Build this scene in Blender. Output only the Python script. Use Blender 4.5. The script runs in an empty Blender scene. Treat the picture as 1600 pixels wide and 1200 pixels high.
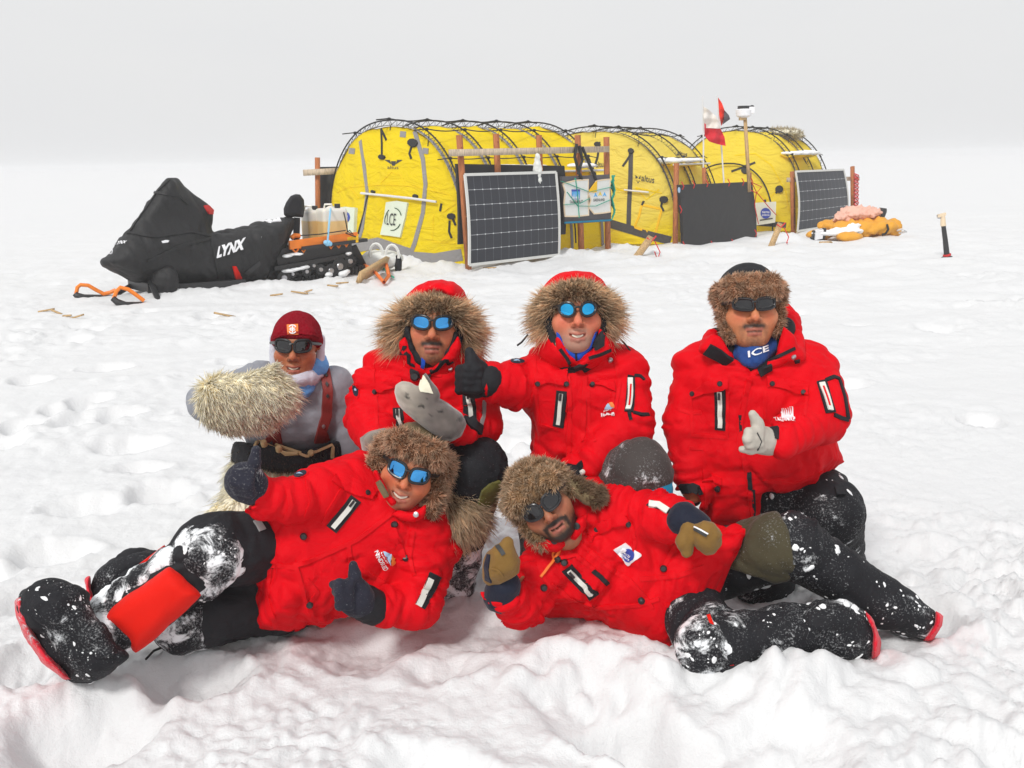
import bpy, bmesh, math, random
import numpy as np
from mathutils import Vector, Matrix
from mathutils.bvhtree import BVHTree
rng = np.random.default_rng(7)
random.seed(7)
C = bpy.context.scene.collection
A3 = lambda *a: np.array(a, dtype=float)

# ------------------------------------------------------------------ camera (pixels of the 1600 x 1200 photograph)
FPX, CAMH = 1600.0, 1.35
_p, _r = math.atan(350/1600), -0.0185
CAM = A3(0, 0, CAMH)
_f = A3(0, math.cos(_p), -math.sin(_p)); _u0 = A3(0, math.sin(_p), math.cos(_p)); _x0 = A3(1, 0, 0)
RT = math.cos(_r)*_x0 + math.sin(_r)*_u0
UP = -math.sin(_r)*_x0 + math.cos(_r)*_u0
FW = _f
def ray(px, py):
    return RT*(px-800)/FPX + UP*(600-py)/FPX + FW
def P(px, py, Y):
    d = ray(px, py); return CAM + d*(Y/d[1])
def proj(X):
    q = X-CAM; z = np.maximum(q@FW, .05)
    return 800+FPX*(q@RT)/z, 600-FPX*(q@UP)/z, z
def G(px, py, z=0.0):
    d = ray(px, py); return CAM + d*((z-CAMH)/d[2])
def onplane(px, py, p0, n):
    d = ray(px, py); return CAM + d*(np.dot(p0-CAM, n)/np.dot(d, n))
def nrm(v):
    v = np.asarray(v, float); return v/max(1e-9, np.linalg.norm(v))

# ------------------------------------------------------------------ noise
_gr = rng.normal(size=(256, 3)); _gr /= np.linalg.norm(_gr, axis=1)[:, None]
_pm = np.concatenate([rng.permutation(256)]*3)
def noise3(Q, seed=0):
    Q = np.asarray(Q, float) + seed*17.31
    i = np.floor(Q).astype(np.int64); f = Q-i; i &= 255
    u = f*f*f*(f*(f*6-15)+10)
    out = np.zeros(len(Q))
    for a in (0, 1):
        wx = u[:, 0] if a else 1-u[:, 0]
        ia = _pm[(i[:, 0]+a) & 255]
        for b in (0, 1):
            wy = u[:, 1] if b else 1-u[:, 1]
            ib = _pm[ia+((i[:, 1]+b) & 255)]
            for c in (0, 1):
                wz = u[:, 2] if c else 1-u[:, 2]
                g = _gr[_pm[ib+((i[:, 2]+c) & 255)]]
                out += wx*wy*wz*(g[:, 0]*(f[:, 0]-a)+g[:, 1]*(f[:, 1]-b)+g[:, 2]*(f[:, 2]-c))
    return out*1.5
def fbm(Q, o=4, seed=0):
    s = 0; a = 1.0
    for k in range(o):
        s = s + a*noise3(Q*(2**k), seed+k); a *= .5
    return s

# ------------------------------------------------------------------ objects
def wl(o):
    p = Vector((0, 0, 0))
    while o is not None:
        p = p+o.location; o = o.parent
    return np.array(p)
def tag(o, label=None, cat=None, group=None, kind=None):
    for k, v in (('label', label), ('category', cat), ('group', group), ('kind', kind)):
        if v: o[k] = v
    return o
def empty(name, loc, label, cat, group=None):
    o = bpy.data.objects.new(name, None); C.objects.link(o)
    o.location = Vector(loc); o.empty_display_size = .1
    return tag(o, label, cat, group)
def mesh_data(name, V, F, cols=None, attrs=None, smooth=True):
    """V (n,3) array; F list of arrays (m,k) or one array, or python list of tuples"""
    me = bpy.data.meshes.new(name)
    V = np.asarray(V, np.float32)
    if isinstance(F, np.ndarray): F = [F]
    if len(F) and not isinstance(F[0], np.ndarray):
        by = {}
        for f in F: by.setdefault(len(f), []).append(f)
        F = [np.array(v) for v in by.values()]
    F = [f for f in F if len(f)]
    me.vertices.add(len(V)); me.vertices.foreach_set('co', V.ravel())
    nl = sum(f.size for f in F); npoly = sum(len(f) for f in F)
    me.loops.add(nl); me.polygons.add(npoly)
    me.loops.foreach_set('vertex_index', np.concatenate([f.ravel() for f in F]).astype(np.int32))
    st = []; o = 0
    for f in F:
        st.append(o+np.arange(len(f))*f.shape[1]); o += f.size
    me.polygons.foreach_set('loop_start', np.concatenate(st).astype(np.int32))
    me.update(calc_edges=True)
    if me.validate(): pass
    if smooth: me.polygons.foreach_set('use_smooth', np.ones(len(me.polygons), bool))
    if cols is not None:
        a = me.color_attributes.new('Col', 'FLOAT_COLOR', 'POINT')
        c = np.ones((len(V), 4), np.float32); c[:, :3] = cols
        a.data.foreach_set('color', c.ravel())
    for k, v in (attrs or {}).items():
        a = me.attributes.new(k, 'FLOAT', 'POINT'); a.data.foreach_set('value', np.asarray(v, np.float32))
    return me
def mk(name, V, F, mat, parent=None, base=None, smooth=True, cols=None, attrs=None, label=None, autosmooth=None):
    """world-space verts -> linked object; child of parent, or origin at base"""
    V = np.asarray(V, float)
    off = wl(parent) if parent is not None else (np.asarray(base, float) if base is not None else A3((V[:, 0].min()+V[:, 0].max())/2, (V[:, 1].min()+V[:, 1].max())/2, V[:, 2].min()))
    me = mesh_data(name, V-off, F, cols, attrs, smooth)
    if mat is not None: me.materials.append(mat)
    o = bpy.data.objects.new(name, me); C.objects.link(o)
    if parent is not None: o.parent = parent
    else: o.location = Vector(off)
    if label: o['label'] = label
    if autosmooth is not None and smooth:
        try: me.set_sharp_from_angle(angle=math.radians(autosmooth))
        except Exception: pass
    return o
class MB:
    """collects simple solids into one mesh"""
    def __init__(s): s.v = []; s.f = []; s.n = 0
    def add(s, V, F):
        V = np.asarray(V, float)
        s.v.append(V); s.f += [tuple(int(i)+s.n for i in f) for f in F]; s.n += len(V); return s
    def box(s, c, ax, ay, az):
        """centre and three half-axis vectors"""
        c, ax, ay, az = map(lambda t: np.asarray(t, float), (c, ax, ay, az))
        V = [c+i*ax+j*ay+k*az for i in (-1, 1) for j in (-1, 1) for k in (-1, 1)]
        return s.add(V, [(0, 1, 3, 2), (4, 6, 7, 5), (0, 4, 5, 1), (2, 3, 7, 6), (0, 2, 6, 4), (1, 5, 7, 3)])
    def plank(s, a, b, w, t, side):
        """board from a to b: width w along side, thickness t"""
        a = np.asarray(a, float); b = np.asarray(b, float); d = nrm(b-a); sd = np.asarray(side, float); sd = nrm(sd-d*np.dot(sd, d)); n = np.cross(d, sd)
        return s.box((a+b)/2, (b-a)/2, sd*w/2, n*t/2)
    def tube(s, pts, r, n=8, closed=False):
        pts = [np.asarray(p, float) for p in pts]; m = len(pts)
        rr = r if hasattr(r, '__len__') else [r]*m
        V = []; ref = None
        for i, p in enumerate(pts):
            if closed: t = nrm(pts[(i+1) % m]-pts[i-1])
            else: t = nrm(pts[min(i+1, m-1)]-pts[max(i-1, 0)])
            if ref is None: ref = np.cross(t, A3(.31, .77, .55))
            ref = nrm(ref-t*np.dot(ref, t)); b = np.cross(t, ref)
            for k in range(n):
                a = 2*math.pi*k/n; V.append(p+rr[i]*(ref*math.cos(a)+b*math.sin(a)))
        F = []
        for i in range(m if closed else m-1):
            for k in range(n):
                a0 = i*n+k; a1 = i*n+(k+1) % n; j = (i+1) % m
                F.append((a0, a1, j*n+(k+1) % n, j*n+k))
        if not closed: F += [tuple(range(n-1, -1, -1)), tuple((m-1)*n+k for k in range(n))]
        return s.add(V, F)
    def ball(s, c, r, n=10, m=7):
        r = A3(*r) if hasattr(r, '__len__') else A3(r, r, r); c = np.asarray(c, float)
        V = [c+r*A3(0, 0, 1)]; F = []
        for j in range(1, m):
            th = math.pi*j/m
            for k in range(n):
                a = 2*math.pi*k/n; V.append(c+r*A3(math.sin(th)*math.cos(a), math.sin(th)*math.sin(a), math.cos(th)))
        V.append(c-r*A3(0, 0, 1))
        for k in range(n):
            F.append((0, 1+k, 1+(k+1) % n)); L = 1+(m-2)*n; F.append((len(V)-1, L+(k+1) % n, L+k))
            for j in range(m-2):
                a = 1+j*n; F.append((a+k, a+n+k, a+n+(k+1) % n, a+(k+1) % n))
        return s.add(V, F)
    def build(s, name, mat, parent=None, base=None, smooth=True, ang=40, label=None):
        return mk(name, np.concatenate(s.v), s.f, mat, parent, base, smooth, label=label, autosmooth=ang)

# ------------------------------------------------------------------ signed-distance shapes
def smin(a, b, k):
    if k <= 0: return np.minimum(a, b)
    h = np.clip(.5+.5*(b-a)/k, 0, 1); return b+(a-b)*h-k*h*(1-h)
def cap(a, b, ra, rb=None, n=None, sq=1.0, k=.03):
    a = np.asarray(a, float); b = np.asarray(b, float); rb = ra if rb is None else rb
    def f(X):
        q = X-a; ba = b-a
        if n is not None:
            q = q+np.outer((q@n)*(sq-1), n); ba = ba+n*(np.dot(ba, n)*(sq-1))
        t = np.clip(q@ba/max(1e-9, ba@ba), 0, 1)
        return np.linalg.norm(q-t[:, None]*ba, axis=1)-(ra+(rb-ra)*t)
    R = max(ra, rb)
    return dict(f=f, lo=np.minimum(a, b)-R, hi=np.maximum(a, b)+R, k=k, op='u', cap=(a, b, ra, rb, n, sq))
def ell(c, r, R=None, k=.03, op='u'):
    c = np.asarray(c, float); r = np.asarray(r, float)
    def f(X):
        q = X-c
        if R is not None: q = q@R
        q = q/r; k0 = np.linalg.norm(q, axis=1); k1 = np.linalg.norm(q/r, axis=1)
        return k0*(k0-1)/np.maximum(k1, 1e-6)
    m = r.max()
    return dict(f=f, lo=c-m, hi=c+m, k=k, op=op)
def chain(pts, rads, k=.03, n=None, sq=1.0):
    return [cap(pts[i], pts[i+1], rads[i], rads[i+1], n, sq, k) for i in range(len(pts)-1)]
def halfspace(p, n, k=.01):
    """keeps what lies on the negative side of n"""
    p = np.asarray(p, float); n = nrm(n)
    return dict(f=lambda X: (X-p)@n, lo=None, hi=None, k=k, op='i')
def _poly2(poly):
    poly = np.asarray(poly, float)
    def sd(x, y):
        d = np.full(x.shape, 1e18); ins = np.zeros(x.shape, bool); m = len(poly)
        for i in range(m):
            ax, ay = poly[i]; bx, by = poly[(i+1) % m]
            ex, ey = bx-ax, by-ay; wx, wy = x-ax, y-ay
            t = np.clip((wx*ex+wy*ey)/max(1e-9, ex*ex+ey*ey), 0, 1)
            d = np.minimum(d, (wx-t*ex)**2+(wy-t*ey)**2)
            c = ((ay > y) != (by > y)) & (x < (bx-ax)*(y-ay)/((by-ay) if abs(by-ay) > 1e-9 else 1e-9)+ax)
            ins ^= c
        d = np.sqrt(d); return np.where(ins, -d, d)
    return sd
def puff(poly, Yc, R, Th, gx=0., gy=0., k=.03, op='u'):
    """outline (pixels) given a real distance, size and rounded thickness; its middle plane may lean"""
    poly = np.asarray(poly, float); c0 = poly.mean(0); sd = _poly2(poly)
    def yc(x, y): return Yc+gx*(x-c0[0])+gy*(y-c0[1])
    def f(X):
        x, y, z = proj(X); d2 = sd(x, y)*z/FPX
        dl = X[:, 1]-yc(x, y)
        return np.sqrt(np.maximum(d2+R, 0)**2+(dl*R/Th)**2)-R
    pts = np.array([P(a, b, yc(a, b)) for a, b in poly])
    e = A3(.03, Th+.02, .03+Th*.3)
    return dict(f=f, lo=pts.min(0)-e, hi=pts.max(0)+e, k=k, op=op)
def carve(poly, k=.008, y0=None, y1=None):
    sd = _poly2(poly)
    def f(X):
        x, y, z = proj(X); d = sd(x, y)*z/FPX
        if y0 is not None: d = np.maximum(d, y0-X[:, 1])
        if y1 is not None: d = np.maximum(d, X[:, 1]-y1)
        return d
    return dict(f=f, lo=None, hi=None, k=k, op='s')
def field(ops, ax):
    xs, ys, zs = ax; D = np.full((len(xs), len(ys), len(zs)), .4, np.float32)
    for o in ops:
        if o['lo'] is None: sl = [slice(0, len(a)) for a in ax]
        else:
            pad = .035+o['k']
            sl = [slice(max(0, np.searchsorted(a, o['lo'][i]-pad)-1), np.searchsorted(a, o['hi'][i]+pad)+1) for i, a in enumerate(ax)]
        sub = [a[s] for a, s in zip(ax, sl)]
        if min(len(a) for a in sub) == 0: continue
        g = np.stack(np.meshgrid(*sub, indexing='ij'), -1).reshape(-1, 3)
        cur = D[sl[0], sl[1], sl[2]]
        d = np.full(len(g), .4)
        if o['op'] == 'u': d = o['f'](g)
        else:
            m = cur.ravel() < .08; d = np.where(o['op'] == 'i', -.4, .4)*np.ones(len(g)); d[m] = o['f'](g[m])
        d = d.reshape(cur.shape)
        if o['op'] == 'u': D[sl[0], sl[1], sl[2]] = smin(cur, d, o['k'])
        elif o['op'] == 's': D[sl[0], sl[1], sl[2]] = -smin(-cur, d, o['k'])
        else: D[sl[0], sl[1], sl[2]] = -smin(-cur, -d, o['k'])
    return D
def nets(D, ax):
    xs, ys, zs = ax; nx, ny, nz = D.shape; ins = D < 0
    cnt = np.zeros((nx-1, ny-1, nz-1), np.int8)
    for a in (0, 1):
        for b in (0, 1):
            for c in (0, 1): cnt += ins[a:nx-1+a, b:ny-1+b, c:nz-1+c]
    act = (cnt > 0) & (cnt < 8); I = np.argwhere(act); idx = -np.ones(act.shape, np.int64); idx[act] = np.arange(len(I))
    acc = np.zeros((len(I), 3)); num = np.zeros(len(I))
    co = [(a, b, c) for a in (0, 1) for b in (0, 1) for c in (0, 1)]
    for p in co:
        for ai in range(3):
            if p[ai]: continue
            q = list(p); q[ai] = 1
            i0 = I+np.array(p); i1 = I+np.array(q)
            d0 = D[i0[:, 0], i0[:, 1], i0[:, 2]].astype(float); d1 = D[i1[:, 0], i1[:, 1], i1[:, 2]].astype(float)
            m = (d0 < 0) != (d1 < 0); t = np.where(m, d0/np.where(m, d0-d1, 1), 0)
            p0 = np.stack([xs[i0[:, 0]], ys[i0[:, 1]], zs[i0[:, 2]]], 1); p1 = np.stack([xs[i1[:, 0]], ys[i1[:, 1]], zs[i1[:, 2]]], 1)
            acc += np.where(m[:, None], p0+(p1-p0)*t[:, None], 0); num += m
    V = acc/num[:, None]; F = []
    for ai in range(3):
        b, c = (ai+1) % 3, (ai+2) % 3
        s0 = [slice(None)]*3; s1 = [slice(None)]*3; s0[ai] = slice(0, -1); s1[ai] = slice(1, None)
        e0 = ins[tuple(s0)]; e1 = ins[tuple(s1)]; ch = np.argwhere(e0 != e1)
        ok = (ch[:, b] > 0) & (ch[:, c] > 0) & (ch[:, b] < D.shape[b]-1) & (ch[:, c] < D.shape[c]-1); ch = ch[ok]
        if not len(ch): continue
        flip = e1[ch[:, 0], ch[:, 1], ch[:, 2]]
        def cell(db, dc):
            k = ch.copy(); k[:, b] -= db; k[:, c] -= dc; return idx[k[:, 0], k[:, 1], k[:, 2]]
        q = np.stack([cell(1, 1), cell(0, 1), cell(0, 0), cell(1, 0)], 1)
        q[flip] = q[flip][:, ::-1]; F.append(q)
    return V, np.concatenate(F)
def smooth_v(V, F, it=1, w=.5):
    for _ in range(it):
        S = np.zeros_like(V); n = np.zeros(len(V))
        for i in range(4):
            for j in (1, 3):
                np.add.at(S, F[:, i], V[F[:, (i+j) % 4]]); np.add.at(n, F[:, i], 1)
        V = V*(1-w)+w*S/np.maximum(n, 1)[:, None]
    return V
def vnormals(V, F):
    N = np.zeros_like(V)
    fn = np.cross(V[F[:, 2]]-V[F[:, 0]], V[F[:, 3]]-V[F[:, 1]])
    for i in range(4): np.add.at(N, F[:, i], fn)
    return N/np.maximum(np.linalg.norm(N, axis=1), 1e-12)[:, None]
def axes(lo, hi, res, fine=None):
    out = []
    for i in range(3):
        if fine is None: out.append(np.arange(lo[i], hi[i]+res, res)); continue
        fl, fh, fr = fine[0][i], fine[1][i], fine[2]
        a = [lo[i]]
        while a[-1] < hi[i]:
            a.append(a[-1]+(fr if fl-fr < a[-1] < fh else res))
        out.append(np.array(a))
    return out
def sculpt(ops, res=.008, sm=1, fine=None):
    us = [o for o in ops if o['op'] == 'u']
    lo = np.min([o['lo'] for o in us], 0)-.03; hi = np.max([o['hi'] for o in us], 0)+.03
    ax = axes(lo, hi, res, fine); D = field(ops, ax); V, F = nets(D, ax)
    if sm: V = smooth_v(V, F, sm)
    return V, F
def crumple(V, F, amp=.008, size=.11, seed=0, bones=None, fine=.35, ax=None):
    """cloth: soft puffs parted by creases, running across the nearest bone"""
    N = vnormals(V, F); Q = V.copy()
    if bones:
        best = np.full(len(V), 1e9); dirs = np.zeros_like(V)
        for a, b in bones:
            ba = b-a; t = np.clip((V-a)@ba/max(1e-9, ba@ba), 0, 1); d = np.linalg.norm(V-a-t[:, None]*ba, axis=1)
            m = d < best; best[m] = d[m]; dirs[m] = nrm(ba)
        al = (V*dirs).sum(1)[:, None]*dirs
        Q = (V-al)*.55+al*1.35
    W = np.stack([noise3(V/.25, seed+5), noise3(V/.25, seed+6), noise3(V/.25, seed+7)], 1)*.05
    Q = Q+W
    n1 = np.abs(noise3(Q/size, seed)); n2 = np.abs(noise3(Q/(size*.42), seed+1)); lg = noise3(V/.3, seed+2)
    m = np.clip(.75+.9*noise3(V/.22, seed+3), .15, 1.6)
    d = amp*((np.minimum(n1, .55)*1.7-.45)+fine*(np.minimum(n2, .5)*1.7-.4))*m+amp*.5*lg
    return V+N*d[:, None]

# ------------------------------------------------------------------ things laid on surfaces
def bvh_of(V, F): return BVHTree.FromPolygons([tuple(v) for v in V], [tuple(int(i) for i in f) for f in F])
def hitter(bvh, Yest=None):
    o = Vector(CAM)
    def h(px, py):
        d = ray(px, py); r = bvh.ray_cast(o, Vector(d))
        if r[0] is None:
            q = P(px, py, Yest) if Yest else CAM+d*3
            r = bvh.find_nearest(Vector(q))
        n = np.array(r[1]);
        if np.dot(n, d) > 0: n = -n
        return np.array(r[0]), n
    return h
def plane_hit(p0, n, lift=0.):
    n = nrm(n)
    if np.dot(n, np.asarray(p0)-CAM) > 0: n = -n
    return lambda px, py: (onplane(px, py, np.asarray(p0)+n*lift, n), n)
def _fill(poly, step, holes=None):
    bm = bmesh.new(); vs = [bm.verts.new((x, y, 0)) for x, y in poly]; bm.faces.new(vs)
    bmesh.ops.triangulate(bm, faces=bm.faces[:])
    for _ in range(7):
        L = [e for e in bm.edges if e.calc_length() > step]
        if not L: break
        bmesh.ops.subdivide_edges(bm, edges=L, cuts=1, use_grid_fill=False)
        bmesh.ops.triangulate(bm, faces=[f for f in bm.faces if len(f.verts) > 3])
    bm.verts.index_update()
    V = [(v.co.x, v.co.y) for v in bm.verts]; F = [tuple(v.index for v in f.verts) for f in bm.faces]
    B = [tuple(v.index for v in e.verts) for e in bm.edges if e.is_boundary]
    bm.free(); return V, F, B
def decal_geo(mb, poly, hit, h=.004, step=6, sink=.006, lift=0., avg=False):
    V, F, B = _fill(poly, step)
    H = [hit(*v) for v in V]; n = len(V)
    na = nrm(np.sum([x[1] for x in H], 0))
    top = [p+(nrm(nn+na) if avg else nn)*(h+lift) for p, nn in H]; bot = [p-nn*sink for p, nn in H]
    Fa = list(F)
    for a, b in B: Fa.append((a, b, b+n, a+n))
    mb.add(top+bot, Fa); return mb
def fixn(o):
    bm = bmesh.new(); bm.from_mesh(o.data); bmesh.ops.recalc_face_normals(bm, faces=bm.faces[:]); bm.to_mesh(o.data); bm.free(); return o
def decal(name, poly, hit, mat, parent, h=.004, step=6, label=None, base=None, lift=0., sink=.006):
    mb = MB(); decal_geo(mb, poly, hit, h, step, sink, lift); return fixn(mb.build(name, mat, parent, base, True, 50, label))
def strip_geo(mb, pts, w, hit, h=.003, step=4, sink=.005, close=False):
    P2 = []
    for (x0, y0), (x1, y1) in zip(pts[:-1], pts[1:]):
        m = max(1, int(math.hypot(x1-x0, y1-y0)/step))
        P2 += [(x0+(x1-x0)*i/m, y0+(y1-y0)*i/m) for i in range(m)]
    P2.append(pts[-1]); H = [hit(*p) for p in P2]; L = [p for p, _ in H]; N = [n for _, n in H]
    if len(L) < 2: return mb
    V = []; ww = w if hasattr(w, '__len__') else None
    for i in range(len(L)):
        t = nrm(L[min(i+1, len(L)-1)]-L[max(i-1, 0)]); n = nrm(N[i]+N[max(i-1, 0)]+N[min(i+1, len(L)-1)]); s = nrm(np.cross(n, t))
        wi = (ww[0]+(ww[1]-ww[0])*i/(len(L)-1)) if ww else w
        V += [L[i]-s*wi/2-n*sink, L[i]-s*wi/2*.94+n*h, L[i]+s*wi/2*.94+n*h, L[i]+s*wi/2-n*sink]
    F = []
    for i in range(len(L)-1):
        for k in range(3): F.append((4*i+k, 4*i+k+1, 4*i+k+5, 4*i+k+4))
    F += [(0, 1, 2, 3), tuple(4*(len(L)-1)+k for k in (3, 2, 1, 0))]
    return mb.add(V, F)
def strip(name, pts, w, hit, mat, parent, h=.003, step=4, label=None, base=None):
    mb = MB(); strip_geo(mb, pts, w, hit, h, step); return fixn(mb.build(name, mat, parent, base, True, 50, label))
def dots(name, pts, r, hit, mat, parent, h=.004):
    out = []
    for p in pts:
        L, n = hit(*p); a = nrm(np.cross(n, A3(.2, .3, .9))); b = np.cross(n, a); mb = MB()
        V = []; m = 10
        for q, rr, hh in ((0, r, -.004), (1, r, h*.7), (2, r*.7, h)):
            V += [L+(a*math.cos(6.2832*i/m)+b*math.sin(6.2832*i/m))*rr+n*hh for i in range(m)]
        F = [(q*m+i, q*m+(i+1) % m, (q+1)*m+(i+1) % m, (q+1)*m+i) for q in (0, 1) for i in range(m)]+[tuple(range(2*m, 3*m))]
        mb.add(V, F); out.append(fixn(mb.build(name, mat, parent)))
    return out
_txt = {}
def text_geo(body, bold=0.0):
    k = (body, bold)
    if k in _txt: return _txt[k]
    cu = bpy.data.curves.new('lettering', 'FONT'); cu.body = body; cu.offset = bold; cu.resolution_u = 3
    ob = bpy.data.objects.new('lettering', cu); C.objects.link(ob)
    dg = bpy.context.evaluated_depsgraph_get(); dg.update()
    me = bpy.data.meshes.new_from_object(ob.evaluated_get(dg))
    V = np.array([v.co[:] for v in me.vertices]); F = [tuple(p.vertices) for p in me.polygons]
    bpy.data.objects.remove(ob); bpy.data.curves.remove(cu); bpy.data.meshes.remove(me)
    V = V[:, :2]; V = (V-V.min(0))/(V.max(0)-V.min(0)); _txt[k] = (V, F); return V, F
def text(name, body, o, rv, uv, hit, mat, parent, lift=.0035, bold=.0, base=None):
    """o = lower-left corner in pixels, rv/uv = pixel vectors along the line and up the letters"""
    V, F = text_geo(body, bold); o = np.array(o, float); out = []
    for a, b in V:
        q = o+np.array(rv)*a+np.array(uv)*b; L, n = hit(*q); out.append(L+n*lift)
    return mk(name, np.array(out), F, mat, parent, base, False)
def ellipse(cx, cy, rx, ry, n=20, rot=0, a0=0, a1=360):
    c, s = math.cos(math.radians(rot)), math.sin(math.radians(rot)); r = []
    full = a1-a0 >= 360
    for i in range(n if full else n+1):
        a = math.radians(a0+(a1-a0)*i/n); x, y = rx*math.cos(a), ry*math.sin(a)
        r.append((cx+x*c-y*s, cy+x*s+y*c))
    return r

# ------------------------------------------------------------------ fur
def fur(name, V, F, n, length, width, cols, mat, parent, comb=(0, 0, 0), cw=.5, jit=.35, mask=None, droop=.15, clump=0.0, seed=1, lenfn=None):
    """strands on a surface; cols = root, middle, tip colours"""
    R = np.random.default_rng(seed)
    F = np.asarray(F); T = np.concatenate([F[:, [0, 1, 2]], F[:, [0, 2, 3]]]) if F.shape[1] == 4 else F
    a, b, c = V[T[:, 0]], V[T[:, 1]], V[T[:, 2]]; cr = np.cross(b-a, c-a); ar = np.linalg.norm(cr, axis=1)
    if mask is not None: ar = ar*np.clip(mask((a+b+c)/3), 0, None)
    i = R.choice(len(T), n, p=ar/ar.sum()); u = R.random((n, 2)); sw = u.sum(1) > 1; u[sw] = 1-u[sw]
    B = a[i]+(b-a)[i]*u[:, :1]+(c-a)[i]*u[:, 1:]; N = cr[i]/np.maximum(np.linalg.norm(cr[i], axis=1), 1e-12)[:, None]
    cb = comb(B) if callable(comb) else np.asarray(comb, float)[None, :]
    J = R.normal(size=(n, 3)); 
    if clump: J = J*.35+3.0*clump*np.stack([noise3(B/.022, 3), noise3(B/.022, 4), noise3(B/.022, 5)], 1)
    D = N*(1-cw)+cb*cw+J*jit; D /= np.linalg.norm(D, axis=1)[:, None]
    dn = (D*N).sum(1); D = D+N*np.clip(.22-dn, 0, None)[:, None]; D /= np.linalg.norm(D, axis=1)[:, None]
    L = length*(.45+.75*R.random(n)**.8)
    if lenfn is not None: L = L*lenfn(B)
    s1 = np.cross(D, R.normal(size=(n, 3))); s1 /= np.linalg.norm(s1, axis=1)[:, None]; s2 = np.cross(D, s1)
    g = A3(0, 0, -1); bend = R.normal(size=(n, 3))*.18
    pts = []; W = width*(.7+.6*R.random(n))
    for t, w in ((0, 1.), (.38, .95), (.72, .6)):
        p = B-N*.004+D*(L*t)[:, None]+(g*droop+bend)*(L*t*t)[:, None]
        for k in range(3):
            an = 2*math.pi*k/3; pts.append(p+(s1*math.cos(an)+s2*math.sin(an))*(W*w*.5)[:, None])
    pts.append(B-N*.004+D*L[:, None]+(g*droop+bend)*L[:, None])
    VV = np.stack(pts, 1).reshape(-1, 3); o = np.arange(n)[:, None]*10
    Q = []; 
    for r in (0, 3):
        for k in range(3): Q.append(o+np.array([[r+k, r+(k+1) % 3, r+3+(k+1) % 3, r+3+k]]))
    TT = [o+np.array([[6+k, 6+(k+1) % 3, 9]]) for k in range(3)]
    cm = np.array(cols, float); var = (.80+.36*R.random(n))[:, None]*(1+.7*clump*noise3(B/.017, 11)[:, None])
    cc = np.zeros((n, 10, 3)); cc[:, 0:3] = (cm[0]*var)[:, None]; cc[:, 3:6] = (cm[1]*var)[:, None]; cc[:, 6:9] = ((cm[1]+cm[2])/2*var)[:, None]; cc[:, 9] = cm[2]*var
    return mk(name, VV, [np.concatenate(Q), np.concatenate(TT)], mat, parent, None, True, cols=cc.reshape(-1, 3))

# ------------------------------------------------------------------ materials
def _mat(name):
    m = bpy.data.materials.new(name); m.use_nodes = True; nt = m.node_tree
    b = nt.nodes['Principled BSDF']; return m, nt, b
def nd(nt, t, **kw):
    n = nt.nodes.new(t)
    for k, v in kw.items():
        if k in n.inputs: n.inputs[k].default_value = v
        else: setattr(n, k, v)
    return n
def mixc(nt, fac, a, b, mode='MIX'):
    n = nt.nodes.new('ShaderNodeMix'); n.data_type = 'RGBA'; n.blend_type = mode
    for s, v in ((n.inputs[0], fac), (n.inputs[6], a), (n.inputs[7], b)):
        if hasattr(v, 'is_linked'): nt.links.new(v, s)
        elif isinstance(v, (int, float)): s.default_value = v
        else: s.default_value = (*v, 1)
    return n.outputs[2]
def ramp(nt, src, p0, p1):
    n = nt.nodes.new('ShaderNodeMapRange'); n.interpolation_type = 'SMOOTHSTEP'
    n.inputs[1].default_value = p0; n.inputs[2].default_value = p1; nt.links.new(src, n.inputs[0]); return n.outputs[0]
def noisen(nt, scale, detail=4, rough=.55, dist=0., vec=None):
    n = nd(nt, 'ShaderNodeTexNoise', Scale=scale, Detail=detail, Roughness=rough, Distortion=dist)
    if vec is None:
        g = nt.nodes.new('ShaderNodeTexCoord'); vec = g.outputs['Object']
    nt.links.new(vec, n.inputs['Vector']); return n.outputs['Fac']
def bumpn(nt, b, src, strength, dist=.01, prev=None):
    n = nd(nt, 'ShaderNodeBump', Strength=strength, Distance=dist); nt.links.new(src, n.inputs['Height'])
    if prev is not None: nt.links.new(prev, n.inputs['Normal'])
    nt.links.new(n.outputs[0], b.inputs['Normal']); return n.outputs[0]
def attr(nt, name):
    n = nt.nodes.new('ShaderNodeAttribute'); n.attribute_name = name; return n
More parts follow.
